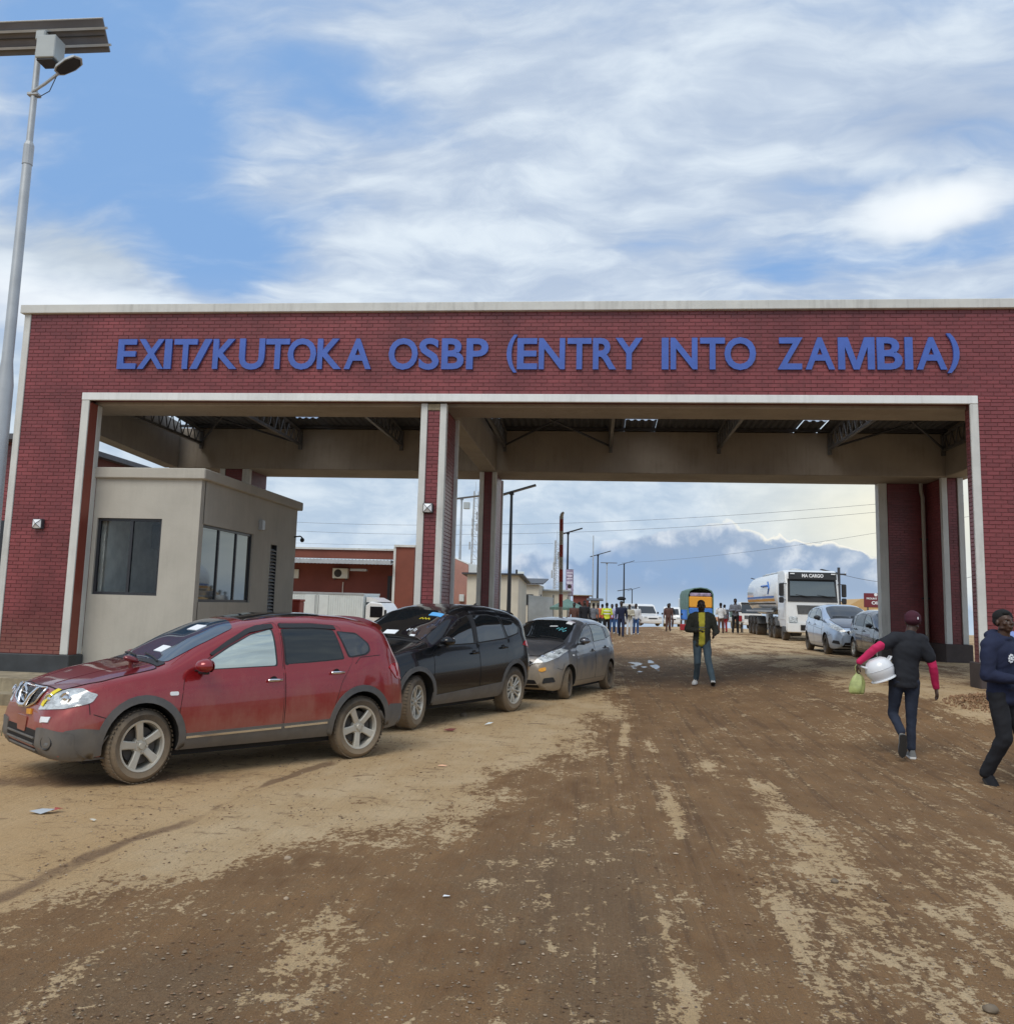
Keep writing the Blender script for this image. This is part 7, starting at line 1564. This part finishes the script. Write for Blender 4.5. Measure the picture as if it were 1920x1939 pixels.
# --- figures up the road share four poses
FIG = {}
def figure(pose):
    if pose in FIG: return FIG[pose]
    P = dict(stand=((-.10, .0, .48), (-.11, -.02, .09), (.10, .02, .48), (.12, .0, .09), (-.25, -.02, 1.12), (-.27, .06, .86), (.25, -.02, 1.12), (.27, .08, .86)),
             walk=((-.10, .16, .50), (-.10, .26, .10), (.10, .02, .48), (.10, -.26, .13), (-.25, -.10, 1.13), (-.26, -.06, .88), (.25, .06, 1.13), (.25, .26, .95)),
             hold=((-.10, .02, .48), (-.12, .0, .09), (.10, .02, .48), (.13, .04, .09), (-.27, .02, 1.12), (-.05, .24, 1.12), (.27, .02, 1.12), (.06, .26, 1.16)),
             ride=((-.20, .36, .62), (-.18, .20, .24), (.20, .36, .62), (.18, .20, .24), (-.32, .18, 1.12), (-.30, .46, 1.04), (.32, .18, 1.12), (.30, .46, 1.04)))[pose]
    KL, AL, KR, AR, EL, WL, ER, WR = (V3(p) for p in P); z0 = -.06 if pose == 'ride' else 0
    hipc, shc, hd = V3((0, 0, .92)), V3((0, .02, 1.42)), V3((0, .04, 1.63)); HL, HR, SL, SR = V3((-.09, 0, .9)), V3((.09, 0, .9)), V3((-.2, 0, 1.38)), V3((.2, 0, 1.38))
    hp, q, _ = head_prims(hd)
    b = organic('body', hp+[('c', shc, hd, .06, .06), ('c', WL, WL+V3((0, .03, -.11)), .030, .022), ('c', WR, WR+V3((0, .03, -.11)), .030, .022), ('c', EL, WL, .035, .028), ('c', ER, WR, .035, .028), ('c', SL, EL, .04, .036), ('c', SR, ER, .04, .036), ('c', SL, SR, .06, .06), ('c', shc, hipc, .09, .09), ('c', HL, KL, .06, .05), ('c', KL, AL, .045, .035), ('c', HR, KR, .06, .05), ('c', KR, AR, .045, .035)], .016, 'dark_skin', False, 1)
    s = organic('shirt', torso(shc, hipc, 0, 1.08)+[('c', SL, EL, .078, .062), ('c', EL, WL, .060, .044), ('c', SR, ER, .078, .062), ('c', ER, WR, .060, .044)], .02, 'grey_cloth', False, 2, .012, 2)
    tr = organic('trousers', [('e', (0, 0, .89), (.155, .12, .10)), ('c', HL, KL, .095, .07), ('c', KL, AL, .068, .06), ('c', HR, KR, .095, .07), ('c', KR, AR, .068, .06)], .02, 'jeans', False, 2)
    h = organic('hair', [('e', q(0, -.02, .045), (.082, .098, .08))], .016, 'hair', False, 1)
    f = organic('shoe', [('c', AL+V3((0, -.03, -.05)), AL+V3((0, .15, -.06)), .04, .034)], .016, 'sole_dark', False, 1), organic('shoe', [('c', AR+V3((0, -.03, -.05)), AR+V3((0, .15, -.06)), .04, .034)], .016, 'sole_dark', False, 1)
    FIG[pose] = (b, s, tr, h, f[0], f[1]); return FIG[pose]
def far_person(px, y, label, pose, shirt, trous, rz=180, s=1.0, hair='hair', shoes='sole_dark', dz=0, x=None):
    if x is None: x = (px-1133-(0))/1720*y*1.005
    ms = figure(pose); t = thing('person', label, 'person', (x, y, Gf(x, y)+dz), rad(rz), None, s)
    for me, m in zip(ms, (None, shirt, trous, hair, shoes, shoes)):
        o = bpy.data.objects.new(me.name.split('.')[0], me); COL.objects.link(o); o.parent = t
        if m: o.material_slots[0].link = 'OBJECT'; o.material_slots[0].material = M[m]
    return t
# pale blue shirt behind the hoodie, and the rest
far_person(0, 10.75, 'person in a pale blue shirt mostly hidden behind the person in the navy hoodie', 'stand', 'pale_blue', 'jeans_dark', 200, 1.08, x=4.78)
far_person(1826, 33, 'dark dressed person glimpsed in the gap beside the right pier', 'stand', 'tee_black', 'trousers_black', 150, 1.0)
CROWD = [(974, 49, 'person in a peach shirt at the foot of the blue sign column', 'stand', 'peach', 'khaki', 200, .98),
 (1093, 50, 'dark haired person whose head shows above the grey hatchback roof, below the parasol', 'stand', 'brown_cloth', 'jeans', 170, 1.0), (1102, 53, 'person in black standing beside the parasol among the crowd', 'walk', 'tee_black', 'jeans', 0, 1.02),
 (1112, 50, 'tallest dark haired person in the crowd right of the parasol', 'stand', 'tee_black', 'trousers_black', 190, 1.07), (1121, 55, 'person in khaki between the tall dark haired one and the orange shirt', 'hold', 'khaki', 'jeans', 180, 1.0),
 (1129, 52, 'person in grey just left of the orange shirt', 'stand', 'grey_cloth', 'trousers_black', 10, 1.0), (1137, 54, 'person in a bright orange shirt in the crowd', 'walk', 'orange_cloth', 'trousers_black', 180, 1.0),
 (1145, 56, 'person in a dark red top left of the yellow safety vest', 'stand', 'red_cloth', 'jeans', 0, .97), (1153.5, 51.5, 'person in a yellow hi-vis safety vest with reflective bands', 'hold', 'hi_vis', 'trousers_black', 5, 1.02),
 (1163, 54, 'person in a red top and blue jeans right of the safety vest', 'stand', 'red_cloth', 'blue_jeans', 180, .98), (1171, 53, 'person in a lilac shirt and bright blue trousers', 'walk', 'lilac', 'blue_jeans', 180, 1.0),
 (1180, 49, 'person in navy overalls walking ahead of the crowd', 'walk', 'navy', 'navy', 175, 1.08), (1195, 52.5, 'person in cream top and pale trousers walking side by side with one in white', 'hold', 'khaki', 'white_cloth', 185, .98),
 (1207, 53, 'person in a white shirt and jeans nearest the white wagon', 'stand', 'white_cloth', 'blue_jeans', 180, 1.0), (1266, 58, 'person in a brown dress standing before the small white van', 'stand', 'brown_cloth', 'brown_cloth', 170, .98),
 (1361, 55, 'person in a pale checked shirt right of the covered lorry', 'hold', 'white_cloth', 'brown_cloth', 0, 1.02), (1368, 57, 'person in a grey top half behind the checked shirt', 'stand', 'grey_cloth', 'red_cloth', 20, .97),
 (1387, 56, 'person in a dark grey tee and dark trousers standing alone on the crest', 'hold', 'grey_cloth', 'trousers_black', 175, 1.18)]
for px, y, lb, po, sc_, tr_, rz, s in CROWD:
    p = far_person(px, y, lb, po, sc_, tr_, rz, s, shoes='shoe_white' if tr_ in ('white_cloth', 'blue_jeans') else 'sole_dark')
    if sc_ == 'hi_vis':
        for zz in (1.12, 1.28): obj('reflective_band', MB().lathe([(.20, zz), (.205, zz+.025), (.20, zz+.05)], 24, 'z'), 'paper', p, smooth=60)
r = far_person(0, 62.1, 'rider in dark clothes on the motorcycle in the crowd', 'ride', 'trousers_black', 'brown_cloth', 180, 1.0, x=4.9, dz=.0)

def crowd_pt(px, y): return (px-1133)/1720*y*1.005
x = crowd_pt(1180, 49); b = MB().sphere((0, 0, 0), (.24, .20, .13), 14, 10); b.v = [(a+.01*math.sin(9*c), b_, c*(1 if c > 0 else .6)) for a, b_, c in b.v]
tag(obj('bundle', b, 'trousers_black', loc=(x, 49.04, Gf(x, 49)+2.00), smooth=60), 'dark cloth bundle balanced on the head of the person in navy overalls', 'bundle')
x = crowd_pt(1375, 58); t = thing('goods_stall', 'low stall of pink and white goods behind the checked shirt on the crest', 'stall', (x, 58, Gf(x, 58)))
obj('table', MB().box(-.9, -.3, .62, .9, .3, .68), 'boom_cream', t)
for sx in (-.8, .8):
    for sy in (-.25, .25): obj('leg', MB().box(sx-.03, sy-.03, 0, sx+.03, sy+.03, .62), 'steel_dark', t)
for k, m_ in enumerate(('peach', 'white_cloth', 'sleeve_pink', 'white_cloth', 'peach', 'red_cloth')):
    tag(obj('goods_box', MB().rbox((0, 0, .12), (.24, .3, .24+.06*(k % 3)), .03), m_, loc=(x-.72+k*.28, 58, Gf(x, 58)+.682+.03*(k % 3))), ['peach box at the left end of the goods stall', 'white box second from the left on the goods stall', 'pink box beside the low white box on the goods stall', 'white box right of the pink one on the goods stall', 'peach box second from the right on the goods stall', 'red box at the right end of the goods stall'][k], 'box', 'boxes on the goods stall')
x = crowd_pt(1296, 60); tag(obj('red_crate', MB().rbox((0, 0, .2), (.6, .4, .4), .03), 'red_cloth', loc=(x, 60, Gf(x, 60))), 'red crate on the ground left of the covered lorry', 'crate')
# ---------------------------------------------------------------- litter, stones and the rubble heap
def litter(nm, label, x, y, poly, m, h=.02, cat='litter'):
    rnd = random.Random(label); z = Gf(x, y); n = len(poly); vs = [(a, b, .006+rnd.random()*h) for a, b in poly]+[(0, 0, h*1.1)]+[(a, b, vs_[2]-.003) for (a, b), vs_ in zip(poly, [(0, 0, .006+rnd.random()*h) for _ in poly])]
    tag(obj(nm, MB().add(vs[:n+1], [(i, (i+1) % n, n) for i in range(n)]), m, loc=(x, y, z)), label, cat)
litter('wrapper', 'crumpled silver and red wrapper on the sand at the far left', -4.29, 7.0, [(-.09, -.03), (.02, -.05), (.11, .0), (.06, .05), (-.04, .04)], 'galvanised', .035)
litter('wrapper_scrap', 'small red scrap touching the silver wrapper', -4.20, 7.06, [(-.04, -.02), (.03, -.02), (.04, .02), (-.03, .02)], 'signal_red', .03)
litter('paper_scrap', 'small white scrap on the dark road straight ahead of the camera', -.85, 5.54, [(-.02, -.012), (.02, -.01), (.022, .012), (-.015, .014)], 'paper', .012)
litter('orange_peel', 'pale orange peel on the sand below the black SUV', -1.59, 9.8, [(-.05, -.015), (.04, -.02), (.05, .015), (-.04, .02)], 'peach', .02)
litter('plastic_scrap', 'white plastic scrap on the sand beside the black SUV rear wheel', -1.50, 13.2, [(-.06, -.03), (.03, -.04), (.07, .02), (-.02, .04)], 'box_white', .04)
litter('leaf_litter', 'dark brown leaf scrap on the sand between the SUV wheels', -1.95, 12.5, [(-.09, -.04), (.05, -.05), (.10, .02), (-.03, .05)], 'far_brick', .03)
litter('foam_scrap', 'pale yellow scrap near the silver wrapper', -3.78, 6.84, [(-.02, -.015), (.02, -.015), (.025, .01), (-.01, .02)], 'cream_wall', .02)
def rock(label, x, y, r, m='pebble'):
    rnd = random.Random(label); mb = MB().sphere((0, 0, r*.4), (r*1.2, r, r*.75), 9, 7); mb.v = [tuple(V3(v)*(1+rnd.uniform(-.12, .12))) for v in mb.v]
    tag(obj('stone', mb, m, loc=(x, y, Gf(x, y)), smooth=50), label, 'stone')
rock('pale stone at the edge of the dark road, left of the middle', -2.01, 6.13, .022); rock('grey stone low on the right of the road', 1.75, 4.45, .028, 'rim_black'); rock('yellowish stone on the sand by the SUV front wheel', -1.99, 14.1, .05); rock('round dark stone on the right side of the road', 1.55, 6.3, .022, 'rim_black')
rock('pale pebble on the brown soil left of the middle', -1.75, 5.35, .014); rock('small brown stone half sunk in the road centre', -.35, 4.9, .014)
hp_ = MB(); rnd = random.Random(8)
for k in range(700):
    a = rnd.random()*6.28; d = rnd.random()**.6; x = 6.05+.62*d*math.cos(a); y = 15.0+.75*d*math.sin(a); r = rnd.uniform(.006, .022)
    R_ = Euler((rnd.random()*3, rnd.random()*3, rnd.random()*3)).to_matrix(); hp_.cbox((x, y, Gf(x, y)+.16*(1-d)*rnd.random()+.01), (r*2.2, r*1.2, r), R_)
tag(obj('rubble_heap', hp_, 'rubble'), 'low heap of orange rubble on the bank behind the person in the navy hoodie', 'rubble', kind='stuff')
gm = MB()
for k in range(900):
    x = rnd.uniform(-9.5, -5.9); y = rnd.uniform(11.8, 15.0)+.15*rnd.random(); z = Gf(x, y); a = rnd.random()*6.28; h = rnd.uniform(.03, .11)
    if mnoise.noise(V3((x*1.3, y*1.3, 0))) < .05: continue
    gm.add([(x, y, z), (x+.012*math.cos(a), y+.012*math.sin(a), z), (x+.05*math.cos(a+1), y+.05*math.sin(a+1), z+h)], [(0, 1, 2)])
tag(obj('grass_tufts', gm, 'grass'), kind='stuff')
